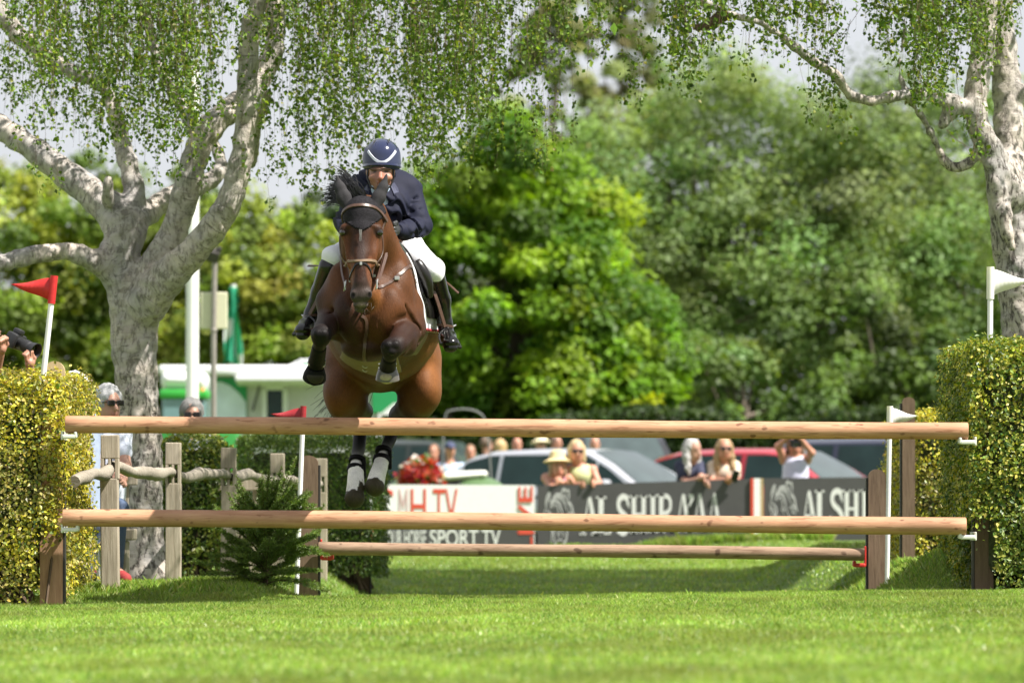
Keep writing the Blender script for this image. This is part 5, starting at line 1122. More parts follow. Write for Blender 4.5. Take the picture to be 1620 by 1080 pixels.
# the low dark field hedge that closes the far side
hx0, hx1 = at(560, 0, 66).x, at(1640, 0, 66).x
rg_ = np.random.default_rng(44); k = 26000; P = np.stack([rg_.uniform(hx0, hx1, k), rg_.uniform(66, 68, k), 0 * rg_.random(k)], 1); top = at(0, 668, 66).z + .5 * (vnoise(P[:, 0] * .9, 0, 0, 4) - .5)
P[:, 2] = gz(0, 66) + (top - gz(0, 66)) * (1 - rg_.random(k) ** 2.2 * .98)
fh = thing("field_hedge", "long dark field hedge closing the far side behind the parked cars", "hedge", ((hx0 + hx1) / 2, 67, 0))
leaves("foliage", P, rg_.normal(0, .6, P.shape) + [0, -.5, .5], .13 * rg_.uniform(.6, 1.3, k), .75, pick(rg_, k, [(.025, .05, .010), (.04, .075, .014), (.06, .10, .02)], [.45, .35, .2], .2), M_farleaf, fh, rg_)
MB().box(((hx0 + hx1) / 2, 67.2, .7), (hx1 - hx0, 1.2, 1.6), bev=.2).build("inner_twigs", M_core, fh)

# ---------------------------------------------------------------- fir sapling at the foot of the second post
fx_ = at(420, 940, 1.9); fir = thing("fir_sapling", "dark green fir sapling at the foot of the rounded dark post", "tree", (fx_.x, 1.9, gz(fx_.x, 1.9)))
rg_ = np.random.default_rng(14); P = []; T = []; Nn = []; C_ = []; mb = MB(); z0 = gz(fx_.x, 1.9); top = at(426, 812, 1.9)
mb.tube([(fx_.x, 1.9, z0 - .1), (fx_.x + .01, 1.9, z0 + .35), tuple(top)], [.018, .012, .004], 6)
for b_ in range(120):
    u = rg_.random(); zb = z0 + .02 + u * (top.z - z0) * .95; an = rg_.uniform(0, 6.283); L = (.50 - .30 * u) * rg_.uniform(.55, 1.15) * (1.12 if math.cos(an) > 0 else .9); d = np.array([math.cos(an), math.sin(an) * .8, .45 + .6 * u + rg_.uniform(-.2, .7)])
    if b_ < 3: zb = z0 + (.28, .45, .52)[b_]; an = (.25, .1, -.25)[b_]; d = np.array([math.cos(an), math.sin(an) * .6, (.18, .45, .30)[b_]]); L = (.40, .34, .32)[b_]
    uu = np.linspace(0, 1, 9); c0 = np.array([fx_.x, 1.9, zb]); cv = c0 + d * L * uu[:, None] + np.stack([0 * uu, 0 * uu, -L * .62 * uu ** 2 + (.10 * uu ** 4)], 1)
    mb.tube([Vector(q) for q in cv], np.linspace(.005, .002, 9), 4, False)
    br = [cv]
    for j in (3, 4, 5, 6, 7):
        for sd in (-1, 1):
            dd = d / np.linalg.norm(d); sv = np.array([-dd[1] * sd, dd[0] * sd, 0]) * .8 + dd * .75; l2 = L * .34 * (1 - j / 11); q = np.linspace(0, 1, 5)[:, None]; br.append(cv[j] + sv * l2 * q + np.array([0, 0, -l2 * .30]) * q ** 2)
    for c_ in br:
        Ls = np.sum(np.linalg.norm(np.diff(c_, axis=0), axis=1)); k = int(Ls * 760) + 4; v = rg_.random(k); i_ = np.linspace(0, 1, len(c_)); q = np.stack([np.interp(v, i_, c_[:, a_]) for a_ in range(3)], 1); ax_ = c_[-1] - c_[0]; ax_ /= np.linalg.norm(ax_) + 1e-9
        side = rg_.normal(0, 1, (k, 3)); P.append(q); T.append(ax_ * .75 + side * .5 + [0, 0, .1]); Nn.append(rg_.normal(0, 1, (k, 3)) + [0, 0, .6]); tip = smooth01((v - .78) / .22)[:, None]
        C_.append(pick(rg_, k, [(.155, .24, .050), (.105, .18, .038), (.20, .285, .07)], None, .15) * (1 - tip * .5) + np.array([.12, .18, .035]) * tip * .5)
leaves("needles", np.concatenate(P), np.concatenate(Nn), .024, .20, np.concatenate(C_), M_leaf, fir, rg_, np.concatenate(T)); mb.build("trunk", M_stem, fir)
# ---------------------------------------------------------------- advertising boards
M_bwhite = mat("board_white", (0.80, 0.80, 0.80), .55, var=.04)
M_bgrey = mat("board_charcoal", (0.066, 0.064, 0.066), .55, var=.10, scale=6)
M_letter = mat("letter_white", (0.66, 0.66, 0.65), .6, var=.05)
M_lred = mat("letter_red", (0.62, 0.075, 0.04), .6, var=.05)
M_lgrey = mat("letter_grey", (0.44, 0.44, 0.44), .6, var=.05)
M_lpink = mat("letter_faded", (0.60, 0.40, 0.40), .6, var=.05)
def lettering(txt, x0, x1, z0, z1, y, m, parent, rot=0, name="lettering", bold=0.0):
    """plain letters, fitted to a box on the board's face"""
    cu = bpy.data.curves.new("t", 'FONT'); cu.body = txt; cu.extrude = 0.002; cu.offset = bold; ob = bpy.data.objects.new("t", cu); COL.objects.link(ob)
    dg = bpy.context.evaluated_depsgraph_get(); me = bpy.data.meshes.new_from_object(ob.evaluated_get(dg)); n_ = len(me.vertices)
    co = np.zeros(n_ * 3, np.float32); me.vertices.foreach_get("co", co); co = co.reshape(-1, 3); Fc = [list(p_.vertices) for p_ in me.polygons]
    bpy.data.objects.remove(ob); bpy.data.curves.remove(cu); bpy.data.meshes.remove(me)
    u = co[:, :2]; u = (u - u.min(0)) / (u.max(0) - u.min(0))
    if rot: u = np.stack([1 - u[:, 1], u[:, 0]], 1)
    V = np.stack([x0 + u[:, 0] * (x1 - x0), y - co[:, 2] - .004, z0 + u[:, 1] * (z1 - z0)], 1)
    return mesh_obj(name, V, Fc, m, parent)
def shapes(polys, ox, oz, sx, sz, y, m, parent, name, th=.004):
    mb = MB()
    for P in polys: mb.prism([(ox + a_ * sx, y, oz + b_ * sz) for a_, b_ in P], (0, -th, 0))
    return mb.build(name, m, parent)
def stroke(pts, w, taper=True, n_=6):
    """flat pen stroke as little quads"""
    C_ = catmull([(*q, 0) for q in pts], n_)[:, :2]; k = len(C_); out = []
    T = np.gradient(C_, axis=0); T /= np.linalg.norm(T, axis=1)[:, None] + 1e-9; Nn = np.stack([-T[:, 1], T[:, 0]], 1)
    ww = np.array([w * (0.35 + .65 * math.sin(math.pi * min(max(i / (k - 1), .06), .94))) if taper else w for i in range(k)])[:, None] / 2
    for i in range(k - 1): out.append([tuple(C_[i] - Nn[i] * ww[i]), tuple(C_[i + 1] - Nn[i + 1] * ww[i + 1]), tuple(C_[i + 1] + Nn[i + 1] * ww[i + 1]), tuple(C_[i] + Nn[i] * ww[i])])
    return out
def q4(x0, z0, x1, z1): return [(x0, z0), (x1, z0), (x1, z1), (x0, z1)]
SERIF = {   # letters of unit height: (polygons, advance)
 'A': ([[(.10, 0), (.16, 0), (.40, 1), (.36, 1)], [(.36, 1), (.48, 1), (.80, 0), (.58, 0)], q4(.22, .30, .60, .37), q4(0, 0, .27, .05), q4(.48, 0, .90, .05)], .92),
 'L': ([q4(.10, 0, .30, 1), q4(0, 0, .62, .05), q4(0, .95, .42, 1), [(.62, 0), (.66, .30), (.60, .30), (.50, .05)]], .72),
 'S': (stroke([(.56, .76), (.50, .92), (.32, .98), (.14, .90), (.10, .74), (.20, .60), (.40, .48), (.54, .34), (.52, .14), (.34, .02), (.14, .08), (.07, .26)], .16, False) + [q4(.55, .68, .60, 1.0), q4(.02, 0, .07, .32)], .68),
 'H': ([q4(.08, 0, .28, 1), q4(.56, 0, .76, 1), q4(.28, .47, .56, .54), q4(0, 0, .36, .05), q4(0, .95, .36, 1), q4(.48, 0, .84, .05), q4(.48, .95, .84, 1)], .90),
 'I': ([q4(.08, 0, .28, 1), q4(0, 0, .36, .05), q4(0, .95, .36, 1)], .42),
 'R': ([q4(.08, 0, .28, 1), q4(0, 0, .36, .05), q4(0, .95, .36, 1), [(.36, .48), (.50, .46), (.84, 0), (.62, 0)], q4(.60, 0, .92, .05)] + stroke([(.28, .96), (.48, .95), (.62, .84), (.62, .64), (.48, .53), (.28, .50)], .12, False), .92),
 "'": ([[(.06, .98), (.20, .98), (.20, .84), (.08, .64), (.05, .66), (.11, .84), (.06, .86)]], .28), ' ': ([], .36)}
HORSEHEAD = sum([stroke(P, w) for P, w in [
 ([(.10, .62), (.06, .76), (.12, .90), (.20, .96), (.19, .84), (.24, .76)], .045), ([(.14, .70), (.12, .80), (.17, .89)], .03), ([(.60, .86), (.58, .97), (.66, 1.03), (.70, .92), (.72, .84)], .05), ([(.66, .86), (.70, .98), (.79, 1.0), (.80, .88), (.74, .80)], .04),
 ([(.24, .78), (.38, .92), (.56, .92), (.70, .86), (.80, .74), (.86, .60)], .06), ([(.22, .72), (.36, .86), (.54, .86), (.66, .76), (.74, .62)], .045), ([(.20, .66), (.34, .80), (.48, .78), (.56, .66), (.60, .52)], .05), ([(.28, .68), (.40, .74), (.46, .64), (.46, .54)], .035),
 ([(.74, .84), (.88, .72), (.94, .56), (1.0, .46)], .05), ([(.78, .74), (.86, .60), (.92, .50)], .04), ([(.10, .62), (.20, .58), (.26, .48), (.22, .36), (.26, .20), (.24, .02)], .05), ([(.06, .56), (.14, .50), (.18, .40), (.14, .30)], .045), ([(.04, .66), (.02, .54), (.08, .44), (.06, .34)], .035),
 ([(.60, .52), (.66, .42), (.72, .34), (.74, .20), (.70, .06), (.60, -.02), (.46, -.03), (.36, .02), (.33, .14), (.36, .28)], .05), ([(.42, .50), (.48, .54), (.54, .50), (.48, .47), (.42, .50)], .03), ([(.70, .52), (.76, .55), (.80, .51)], .03), ([(.44, .12), (.46, .20), (.42, .24)], .035), ([(.60, .12), (.62, .20), (.58, .24)], .035),
 ([(.50, .44), (.52, .30), (.50, .14)], .03), ([(.40, .04), (.52, .08), (.64, .04)], .03), ([(.36, .40), (.32, .30), (.30, .16)], .035), ([(.82, .66), (.80, .50), (.84, .40)], .035), ([(.86, .56), (.88, .46), (.94, .40)], .03)]], [])
def board(name, label, px0, px1, py0, py1, Y, h, m):
    a_, b_ = at(px0, py0, Y), at(px1, py1, Y); r = thing(name, label, "advertising board", ((a_.x + b_.x) / 2, Y, min(a_.z, b_.z) - h), 0, "advertising boards along the far rail")
    MB().prism([(a_.x, Y, a_.z - h), (b_.x, Y, b_.z - h), (b_.x, Y, b_.z), (a_.x, Y, a_.z)], (0, .035, 0)).build("panel", m, r)
    for x_ in (a_.x + .08, (a_.x + b_.x) / 2, b_.x - .08): MB().box((x_, Y + .068, a_.z - h / 2 - .14), (.05, .06, h + .2), bev=.004).build("stake", M_oak, r)
    return r, a_, b_
BYD = 31.0
wb, a_, b_ = board("advertising_board", "white board with tall red letters over a charcoal strip of words", 586, 846, 766, 767, BYD, .85, M_bwhite)
sB = F / (BYD + D0); X_ = lambda px: (px - 810) / sB; Z_ = lambda py: ZC + (HY - py) / sB
MB().box(((a_.x + b_.x) / 2 + .02, BYD - .004, Z_(857)), (b_.x - a_.x - .06, .006, .40)).build("charcoal_strip", M_bgrey, wb)
lettering("H", X_(650), X_(674), Z_(828), Z_(773), BYD, M_lred, wb); lettering("TV", X_(685), X_(724), Z_(828), Z_(773), BYD, M_lred, wb); lettering("M", X_(631), X_(645), Z_(828), Z_(773), BYD, M_lpink, wb); lettering("C", X_(596), X_(622), Z_(828), Z_(773), BYD, M_lred, wb); lettering(".", X_(677), X_(681), Z_(828), Z_(823), BYD, M_lred, wb)
lettering("LIVE", X_(820), X_(843), Z_(874), Z_(769), BYD - .006, M_lred, wb, rot=1, bold=.012)
lettering("YOUR HORSE", X_(604), X_(674), Z_(864), Z_(838), BYD - .006, M_letter, wb, bold=.01); lettering("SPORT", X_(680), X_(757), Z_(864), Z_(837), BYD - .006, M_letter, wb, bold=.012); lettering("TV", X_(762), X_(792), Z_(864), Z_(837), BYD - .006, M_letter, wb, bold=.012)
MB().box((X_(592), BYD - .009, Z_(856)), (.055, .006, .38)).build("red_edge", M_lred, wb); MB().box((X_(832), BYD - .0065, Z_(842)), (.2, .002, .02)).build("red_rule", M_lred, wb)
def dark_board(label, px0, px1, py0, py1, ex0, ex1, words_):
    r, a_, b_ = board("advertising_board", label, px0, px1, py0, py1, BYD, .87, M_bgrey); tl = (py1 - py0) / (px1 - px0); zt = lambda px, dy: Z_(py0 + (px - px0) * tl + dy)
    shapes(HORSEHEAD, X_(ex0), zt(ex0, 92), X_(ex1) - X_(ex0), zt(ex0, 8) - zt(ex0, 92), BYD - .001, M_lgrey, r, "horse_head_emblem")
    mbp = []
    for ch, px, w_ in words_:
        P, adv = SERIF[ch]; k = (X_(px + w_) - X_(px)) / max(max(q[0] for pl in P for q in pl), .2); cap = (Z_(0) - Z_(60)) if ch != "'" else (Z_(0) - Z_(60)); zb = zt(px, 80)
        mbp += [[(X_(px) + q[0] * k, zb + q[1] * cap) for q in pl] for pl in P]
    shapes(mbp, 0, 0, 1, 1, BYD - .001, M_letter, r, "lettering"); return r
dark_board("charcoal board with horse head and serif words between white board and red edged post", 850, 1188, 768, 757, 860, 910, [('A', 917, 34), ('L', 943, 26), ('S', 975, 22), ('H', 997, 27), ('I', 1027, 12), ('R', 1040, 30), ('A', 1066, 32), ("'", 1087, 10), ('A', 1094, 28), ('A', 1118, 26)])
dark_board("charcoal board with white horse head behind the brown post and far hedge", 1209, 1600, 756, 752, 1217, 1262, [('A', 1266, 30), ('L', 1289, 24), ('S', 1313, 22), ('H', 1334, 26), ('I', 1362, 12), ('R', 1376, 28), ('A', 1402, 30), ("'", 1424, 9), ('A', 1432, 28), ('A', 1458, 26)])
ps = thing("striped_post", "narrow upright in red, white and tan between the two charcoal boards", "post", (X_(1197), BYD, Z_(860)))
for nm, x0, x1, m in (("red_stripe", 1187.5, 1192.5, M_lred), ("white_panel", 1192.5, 1202.5, M_bwhite), ("tan_stripe", 1202.5, 1207.5, M_tan)): MB().box(((X_(x0) + X_(x1)) / 2, BYD + .0, Z_(808)), (X_(x1) - X_(x0), .06, .74)).build(nm, m, ps)

# ---------------------------------------------------------------- parked vehicles
M_glass = mat("car_glass", (0.018, 0.036, 0.036), .05, var=.3, scale=2, spec=.22); M_screen = mat("windscreen_glass", (0.05, 0.07, 0.07), .05, var=.3, scale=3, spec=.9)
M_tyre = mat("tyre", (0.02, 0.02, 0.02), .85, var=.2); M_alloy = mat("alloy", (0.45, 0.45, 0.46), .3, .9); M_trim = mat("black_trim", (0.02, 0.02, 0.022), .5)
def car(label, px, Y, yaw, paint, L=4.4, W_=1.8, H_=1.5, group="cars parked behind the far boards", kind="hatch", cat="car"):
    x = (px - 810) * (Y + D0) / F; g_ = gz(x, Y); r = thing("parked_car", label, cat, (x, Y, g_), yaw, group); R_ = Matrix.Translation((x, Y, g_)) @ Matrix.Rotation(yaw, 4, 'Z'); tf = lambda V: [R_ @ Vector(v) for v in V]
    hw = W_ / 2; bz = H_ * .60; hood = H_ * (.60 if kind == "hatch" else .66)
    # lower body: stations from tail to nose (x, sill z, shoulder z, half width)
    st = [(-L / 2, .42, bz * .80, hw * .72), (-L / 2 + .05, .34, bz * .95, hw * .86), (-L * .42, .26, bz, hw * .97), (-L * .2, .22, bz, hw), (0, .22, bz * .99, hw), (L * .18, .22, bz * .98, hw), (L * .26, .22, hood, hw * .985), (L * .38, .24, hood * .93, hw * .95), (L * .46, .28, hood * .84, hw * .86), (L / 2 - .03, .34, hood * .72, hw * .72), (L / 2, .42, hood * .62, hw * .60)]
    V = []; Fc = []; k = 9
    for sx, z0, z1, w in st:
        pr = [(w * .86, z0), (w * .97, z0 + .10), (w, z0 + (z1 - z0) * .5), (w * .985, z0 + (z1 - z0) * .85), (w * .94, z1)]
        ring = pr + [(w * .55, z1 + .025), (0, z1 + .04)]; ring = ring + [(-a_, b_) for a_, b_ in ring[-2::-1]]; k = len(ring); V += [(sx, a_, b_) for a_, b_ in ring]
    n_ = len(st); Fc = [[i * k + j, i * k + j + 1, (i + 1) * k + j + 1, (i + 1) * k + j] for i in range(n_ - 1) for j in range(k - 1)] + [list(range(k)), [(n_ - 1) * k + j for j in range(k)][::-1]] + [[i * k, (i + 1) * k, (i + 1) * k + k - 1, i * k + k - 1] for i in range(n_ - 1)]
    bo = MB().add(tf(V), Fc).build("body", paint, r, True)
    # greenhouse: roof line stations
    if kind == "hatch": gs = [(-L * .475, .02), (-L * .44, .45), (-L * .39, .80), (-L * .30, .96), (-L * .12, 1.0), (L * .02, .985), (L * .08, .94), (L * .17, .60), (L * .27, .10), (L * .285, .02)]
    else: gs = [(-L * .485, .02), (-L * .475, .55), (-L * .455, .90), (-L * .40, .985), (-L * .12, 1.0), (L * .02, .99), (L * .06, .95), (L * .13, .60), (L * .20, .10), (L * .215, .02)]
    Hg = H_ - bz; wb_, wt = hw * .93, hw * .72; V = []
    half = lambda f: wb_ + (wt - wb_) * f
    for sx, f in gs:
        zt = bz + Hg * f; e_ = max(f, .02); ring = [(half(0), bz - .02), (half(e_ * .5), bz + Hg * e_ * .5), (half(e_ * .92), bz + Hg * e_ * .90), (half(e_) * .86, bz + Hg * e_ * .985), (half(e_) * .4, zt + .012), (0, zt + .016)]
        ring = ring + [(-a_, b_) for a_, b_ in ring[-2::-1]]; k = len(ring); V += [(sx, a_, b_) for a_, b_ in ring]
    n_ = len(gs); Fc = [[i * k + j, i * k + j + 1, (i + 1) * k + j + 1, (i + 1) * k + j] for i in range(n_ - 1) for j in range(k - 1)]
    MB().add(tf(V), Fc).build("roof", paint, r, True)
    top = lambda sx: float(np.interp(sx, [q[0] for q in gs], [q[1] for q in gs]))
    def pane(x0, x1, s_, lo=.08, nm="side_window"):
        P = []; xx = np.linspace(x0, x1, 9)
        for sx in xx: P.append((sx, lo))
        for sx in xx[::-1]: P.append((sx, max(min(top(sx) - .13, .84), lo + .01)))
        V_ = [(sx, s_ * (half(f) + .008), bz + Hg * f) for sx, f in P]; V2 = [(a_, b_ - s_ * .004, c_) for a_, b_, c_ in V_]; m_ = len(V_); o_ = MB().add(tf(V_ + V2), [list(range(m_)), list(range(m_, 2 * m_))[::-1]] + [[i, (i + 1) % m_, m_ + (i + 1) % m_, m_ + i] for i in range(m_)]).build(nm, M_glass, r); return o_
    cuts = [(-L * .40, -L * .265), (-L * .25, -L * .055), (-L * .035, L * .115), (L * .125, L * .235)] if kind == "hatch" else [(-L * .44, -L * .27), (-L * .25, -L * .06), (-L * .04, L * .15)]
    for s_ in (1, -1):
        for c0, c1_ in cuts: pane(c0, c1_, s_)
        MB().box(R_ @ Vector((L * .19, s_ * (hw + .09), bz + .06)), (.10, .20, .13), Euler((0, 0, yaw)), .04).build("door_mirror", paint, r, True)
        MB().box(R_ @ Vector((-L * .10, s_ * (hw * 1.0 + .004), bz * .86)), (.18, .02, .03), Euler((0, 0, yaw)), .008).build("door_handle", M_trim, r)
        MB().box(R_ @ Vector((L / 2 - .14, s_ * hw * .60, hood * .78)), (.20, .30, .14), Euler((0, .3, yaw + s_ * .5)), .04).build("headlight", M_cup, r, True)
        for wx in (-L * .31, L * .315):
            c_ = R_ @ Vector((wx, s_ * (hw - .10), .32)); ax_ = R_.to_3x3() @ Vector((0, s_, 0)); wl = MB().lathe(c_, [(.20, -.1), (.31, -.1), (.325, -.07), (.325, .07), (.31, .10), (.21, .105)], 24, ax_).build("wheel", M_tyre, r, True)
            MB().lathe(c_ + ax_ * .104, [(.21, 0), (.19, .012), (.05, .02), (.04, .03)], 20, ax_).build("rim", M_alloy, wl, True)
    i0 = [q for q in gs if q[0] > 0][1:]; V_ = []
    for sx, f in i0:
        for v in np.linspace(-.86, .86, 7): V_.append((sx + .012, v * half(f) * .97, bz + Hg * f * (1 - .015 * abs(v)) + .024 - .03 * v * v))
    m_ = len(i0); MB().add(tf(V_), [[i * 7 + j, i * 7 + j + 1, (i + 1) * 7 + j + 1, (i + 1) * 7 + j] for i in range(m_ - 1) for j in range(6)]).build("windscreen", M_screen, r, True)
    V_ = [(gs[i][0] - .012, v * half(gs[i][1]) * .92, bz + Hg * gs[i][1] + .004) for i in (0, 1, 2) for v in (-.85, 0, .85)]; MB().add(tf(V_), [[i * 3 + j, i * 3 + j + 1, (i + 1) * 3 + j + 1, (i + 1) * 3 + j] for i in range(2) for j in range(2)]).build("rear_window", M_glass, r)
    MB().box(R_ @ Vector((L / 2 - .02, 0, .42)), (.05, W_ * .5, .12), Euler((0, 0, yaw)), .01).build("grille", M_trim, r)
    return r
def paint(name, c, metal=.5): return mat(name, c, .28, metal, var=.03, coat=.8)
car("silver hatchback parked behind the straw hatted woman", 940, 46.5, math.radians(-33), paint("silver_paint", (.52, .53, .58), .30), 4.25, 1.80, 1.39)
car("red hatchback parked behind the two women on the charcoal board", 1235, 48.6, math.radians(-33), paint("red_paint", (.45, .012, .028), .15), 4.3, 1.8, 1.42)
car("dark navy tall car parked behind the woman taking a picture", 1470, 51.4, math.radians(-28), paint("navy_paint", (.025, .028, .06), .3), 4.6, 1.85, 1.62, kind="suv")
car("black off roader facing forward beyond the silver car", 975, 61, math.radians(-80), paint("black_paint", (.015, .015, .018), .2), 4.6, 1.9, 1.9, kind="suv")
car("dark green off roader beyond the seated crowd on the left", 690, 63, math.radians(-20), paint("bottle_paint", (.02, .03, .025), .2), 4.5, 1.85, 1.75, kind="suv")

# green utility buggy with a roll hoop and a white cover
ux, uY = (705 - 810) * (44 + D0) / F, 44.0; ug = gz(ux, uY); bug = thing("utility_buggy", "green utility buggy under a white cover at the tail of the silver car", "buggy", (ux, uY, ug))
M_pgrey = mat("grey_tube", (.22, .22, .22), .5, .4)
M_ugreen = mat("olive_green_plastic", (.085, .15, .06), .4, var=.08)
S = Sculpt(.02); S.ell((ux - .42, uY, ug + .72), (.42, .50, .26), .12); S.ell((ux + .42, uY, ug + .74), (.42, .50, .26), .12); S.cap((ux - .5, uY, ug + .5), (ux + .5, uY, ug + .5), .26, .26, .1); S.ell((ux, uY, ug + .98), (.22, .5, .22), .08, op='-')
for wx in (-.55, .55): S.ell((ux + wx, uY - .45, ug + .34), (.34, .3, .36), .03, op='-')
V_, Q_ = S.mesh(); mesh_obj("body", V_, Q_, M_ugreen, bug, True)
MB().box((ux, uY, ug + .86), (.5, .6, .12), bev=.05).build("seat", M_trim, bug, True)
S = Sculpt(.02); S.cap((ux + .02, uY - .1, ug + .98), (ux + .52, uY - .1, ug + 1.02), .075, .055, .05, flat=(0, 1, 0), fs=3.4); V_, Q_ = S.mesh(); mesh_obj("white_cover", V_, Q_, M_cup, bug, True)
for wx in (-.55, .55):
    for wy in (-.5, .5): wl = MB().lathe((ux + wx, uY + wy, ug + .28), [(.12, -.11), (.27, -.11), (.285, -.06), (.285, .06), (.27, .11), (.12, .11)], 20, (0, 1, 0)).build("wheel", M_tyre, bug, True)
MB().tube(catmull([(ux - .05, uY + .4, ug + .9), (ux - .02, uY + .42, ug + 1.75), (ux + .10, uY + .42, ug + 1.90), (ux + .42, uY + .42, ug + 1.88), (ux + .56, uY + .42, ug + 1.66), (ux + .62, uY + .4, ug + .9)], 6), .012, 8).build("roll_hoop", M_pgrey, bug, True)
# red and white flowers in a tub
rx = (664 - 810) * (42 + D0) / F; rg_ = np.random.default_rng(52); g_ = gz(rx, 42.6); rd = thing("flower_tub", "tub heaped with bright red and white flowers left of the green buggy", "flower tub", (rx, 42.6, g_))
MB().lathe((rx, 42.6, g_), [(.20, -.05), (.30, .50), (.32, .52), (.27, .52)], 20).build("tub", M_post, rd, True)
k = 900; P = rg_.normal(0, 1, (k, 3)); P /= np.linalg.norm(P, axis=1)[:, None]; P = P * np.array([.29, .26, .30]) * (.75 + .3 * rg_.random((k, 1))) + [rx, 42.6, g_ + .92]
ctr = P[rg_.integers(0, k, 14)]; wh = (np.min(np.linalg.norm(P[:, None] - ctr[None], axis=2), axis=1) < .06); c = np.where(wh[:, None], np.array([[.75, .70, .68]]), pick(rg_, k, [(.42, .03, .025), (.34, .02, .03), (.46, .08, .04)], None, .1)); gr = rg_.random(k) < .12; c[gr] = (.06, .12, .02)
leaves("blooms", P, (P - [rx, 42.6, g_ + .9]) + rg_.normal(0, .15, P.shape), .11 * rg_.uniform(.6, 1.2, k), .9, c, M_farleaf, rd, rg_)

# ---------------------------------------------------------------- trade stand, tractor, poles and flag
tY = 58.0; sT = F / (tY + D0); TX = lambda px: (px - 810) / sT; TZ = lambda py: ZC + (HY - py) / sT; gT = gz(TX(450), tY)
M_tgreen = mat("stand_green", (.015, .27, .085), .5, var=.05); M_twhite = mat("stand_white", (.74, .75, .76), .5, var=.05); M_tgrey = mat("stand_grey", (.50, .50, .49), .6, var=.08); M_sky = mat("pale_blue_print", (.60, .70, .78), .5, var=.15, scale=4)
ts = thing("trade_stand", "white trade stand trailer with green panels and a fold out awning", "trailer", (TX(440), tY, gT))
MB().box((TX(430), tY + 1.1, (TZ(588) + gT + .35) / 2), (TX(598) - TX(262), 2.0, TZ(588) - gT - .35), bev=.05).build("body", M_tgrey, ts)
MB().box((TX(428), tY + .95, TZ(586)), (TX(606) - TX(254), 2.5, .16), bev=.05).build("roof", M_twhite, ts)
MB().prism([(TX(326), tY + .06, TZ(668)), (TX(390), tY + .06, TZ(668)), (TX(390), tY + .06, TZ(597)), (TX(326), tY + .06, TZ(597))], (0, .03, 0)).build("green_panel", M_tgreen, ts)
MB().prism([(TX(a_), tY + .035, TZ(b_)) for a_, b_ in ((326, 668), (389, 668), (389, 636), (378, 622), (364, 610), (350, 604), (338, 604), (326, 610))], (0, .02, 0)).build("pale_print", M_sky, ts)
MB().box((TX(437), tY - .35, TZ(603)), (TX(512) - TX(390), 1.1, .09), Euler((-.06, 0, 0)), .02).build("awning", M_twhite, ts)
MB().tube([(TX(400), tY + .08, TZ(648)), (TX(413), tY - .6, TZ(612))], .02, 6).build("awning_strut", M_strip, ts); MB().tube([(TX(440), tY - .1, TZ(590)), (TX(474), tY - .1, TZ(572))], .03, 6).build("sign_strut", M_twhite, ts)
for a_ in (418, 451): MB().box((TX(a_), tY + .07, TZ(644)), (.08, .05, TZ(612) - TZ(676)), bev=.01).build("door_frame", M_twhite, ts)
MB().box((TX(434.5), tY + .085, TZ(644)), (TX(450) - TX(420), .02, TZ(614) - TZ(676))).build("door_glass", M_glass, ts); MB().box((TX(434.5), tY + .07, TZ(613)), (TX(455) - TX(415), .05, .07), bev=.01).build("door_frame", M_twhite, ts)
sg = MB().box((TX(494), tY - .12, TZ(588)), (TX(514) - TX(473), .06, TZ(568) - TZ(608)), bev=.015).build("sign", M_twhite, ts); MB().box((TX(494), tY - .155, TZ(588)), (TX(509) - TX(479), .02, TZ(574) - TZ(602)), bev=.005).build("green_face", M_tgreen, sg)
MB().box((TX(614), tY + .05, TZ(632)), (TX(640) - TX(588), .05, TZ(612) - TZ(654)), bev=.01).build("side_panel", M_tgreen, ts); MB().prism([(TX(600), tY + .015, TZ(656)), (TX(642), tY + .015, TZ(656)), (TX(642), tY + .015, TZ(634)), (TX(622), tY + .015, TZ(638))], (0, .01, 0)).build("white_swoosh", M_twhite, ts)
for a_ in (300, 600): MB().lathe((TX(a_), tY + .2, gT + .3), [(.14, -.1), (.3, -.1), (.31, .1), (.14, .1)], 20, (0, 1, 0)).build("wheel", M_tyre, ts, True)
kY = 52.0; sK = F / (kY + D0); KX = lambda px: (px - 810) / sK; KZ = lambda py: ZC + (HY - py) / sK; gK = gz(KX(285), kY)
tr = thing("tractor", "green tractor cab with a white roof and an orange beacon behind the birch", "tractor", (KX(285), kY, gK))
S = Sculpt(.02); S.cap((KX(268), kY, KZ(600)), (KX(318), kY, KZ(602)), .13, .13, .05, flat=(0, 1, 0), fs=3.5); S.cap((KX(268), kY, KZ(610)), (KX(318), kY, KZ(612)), .11, .11, .05, flat=(0, 1, 0), fs=3.5); V_, Q_ = S.mesh(); mesh_obj("cab_roof", V_, Q_, M_twhite, tr, True)
MB().box((KX(293), kY, KZ(624)), (KX(330) - KX(254), 1.0, .14), bev=.04).build("roof_band", mat("tractor_green", (.04, .36, .05), .35), tr, True)
MB().box((KX(293), kY, KZ(650)), (KX(326) - KX(258), .9, KZ(630) - KZ(672)), bev=.03).build("cab_glass", mat("teal_glass", (.16, .27, .28), .08, var=.2, scale=2), tr)
MB().box((KX(300), kY, (KZ(672) + gK + .5) / 2), (1.5, .8, KZ(672) - gK - .5), bev=.08).build("body", mat("tractor_body", (.03, .22, .04), .35), tr, True)
for a_, r_ in ((268, .62), (345, .42)):
    for q in (-.6, .6): MB().lathe((KX(a_), kY + q, gK + r_), [(r_ * .45, -.18), (r_ * .95, -.18), (r_, -.1), (r_, .1), (r_ * .95, .18), (r_ * .45, .18)], 22, (0, 1, 0)).build("wheel", M_tyre, tr, True)
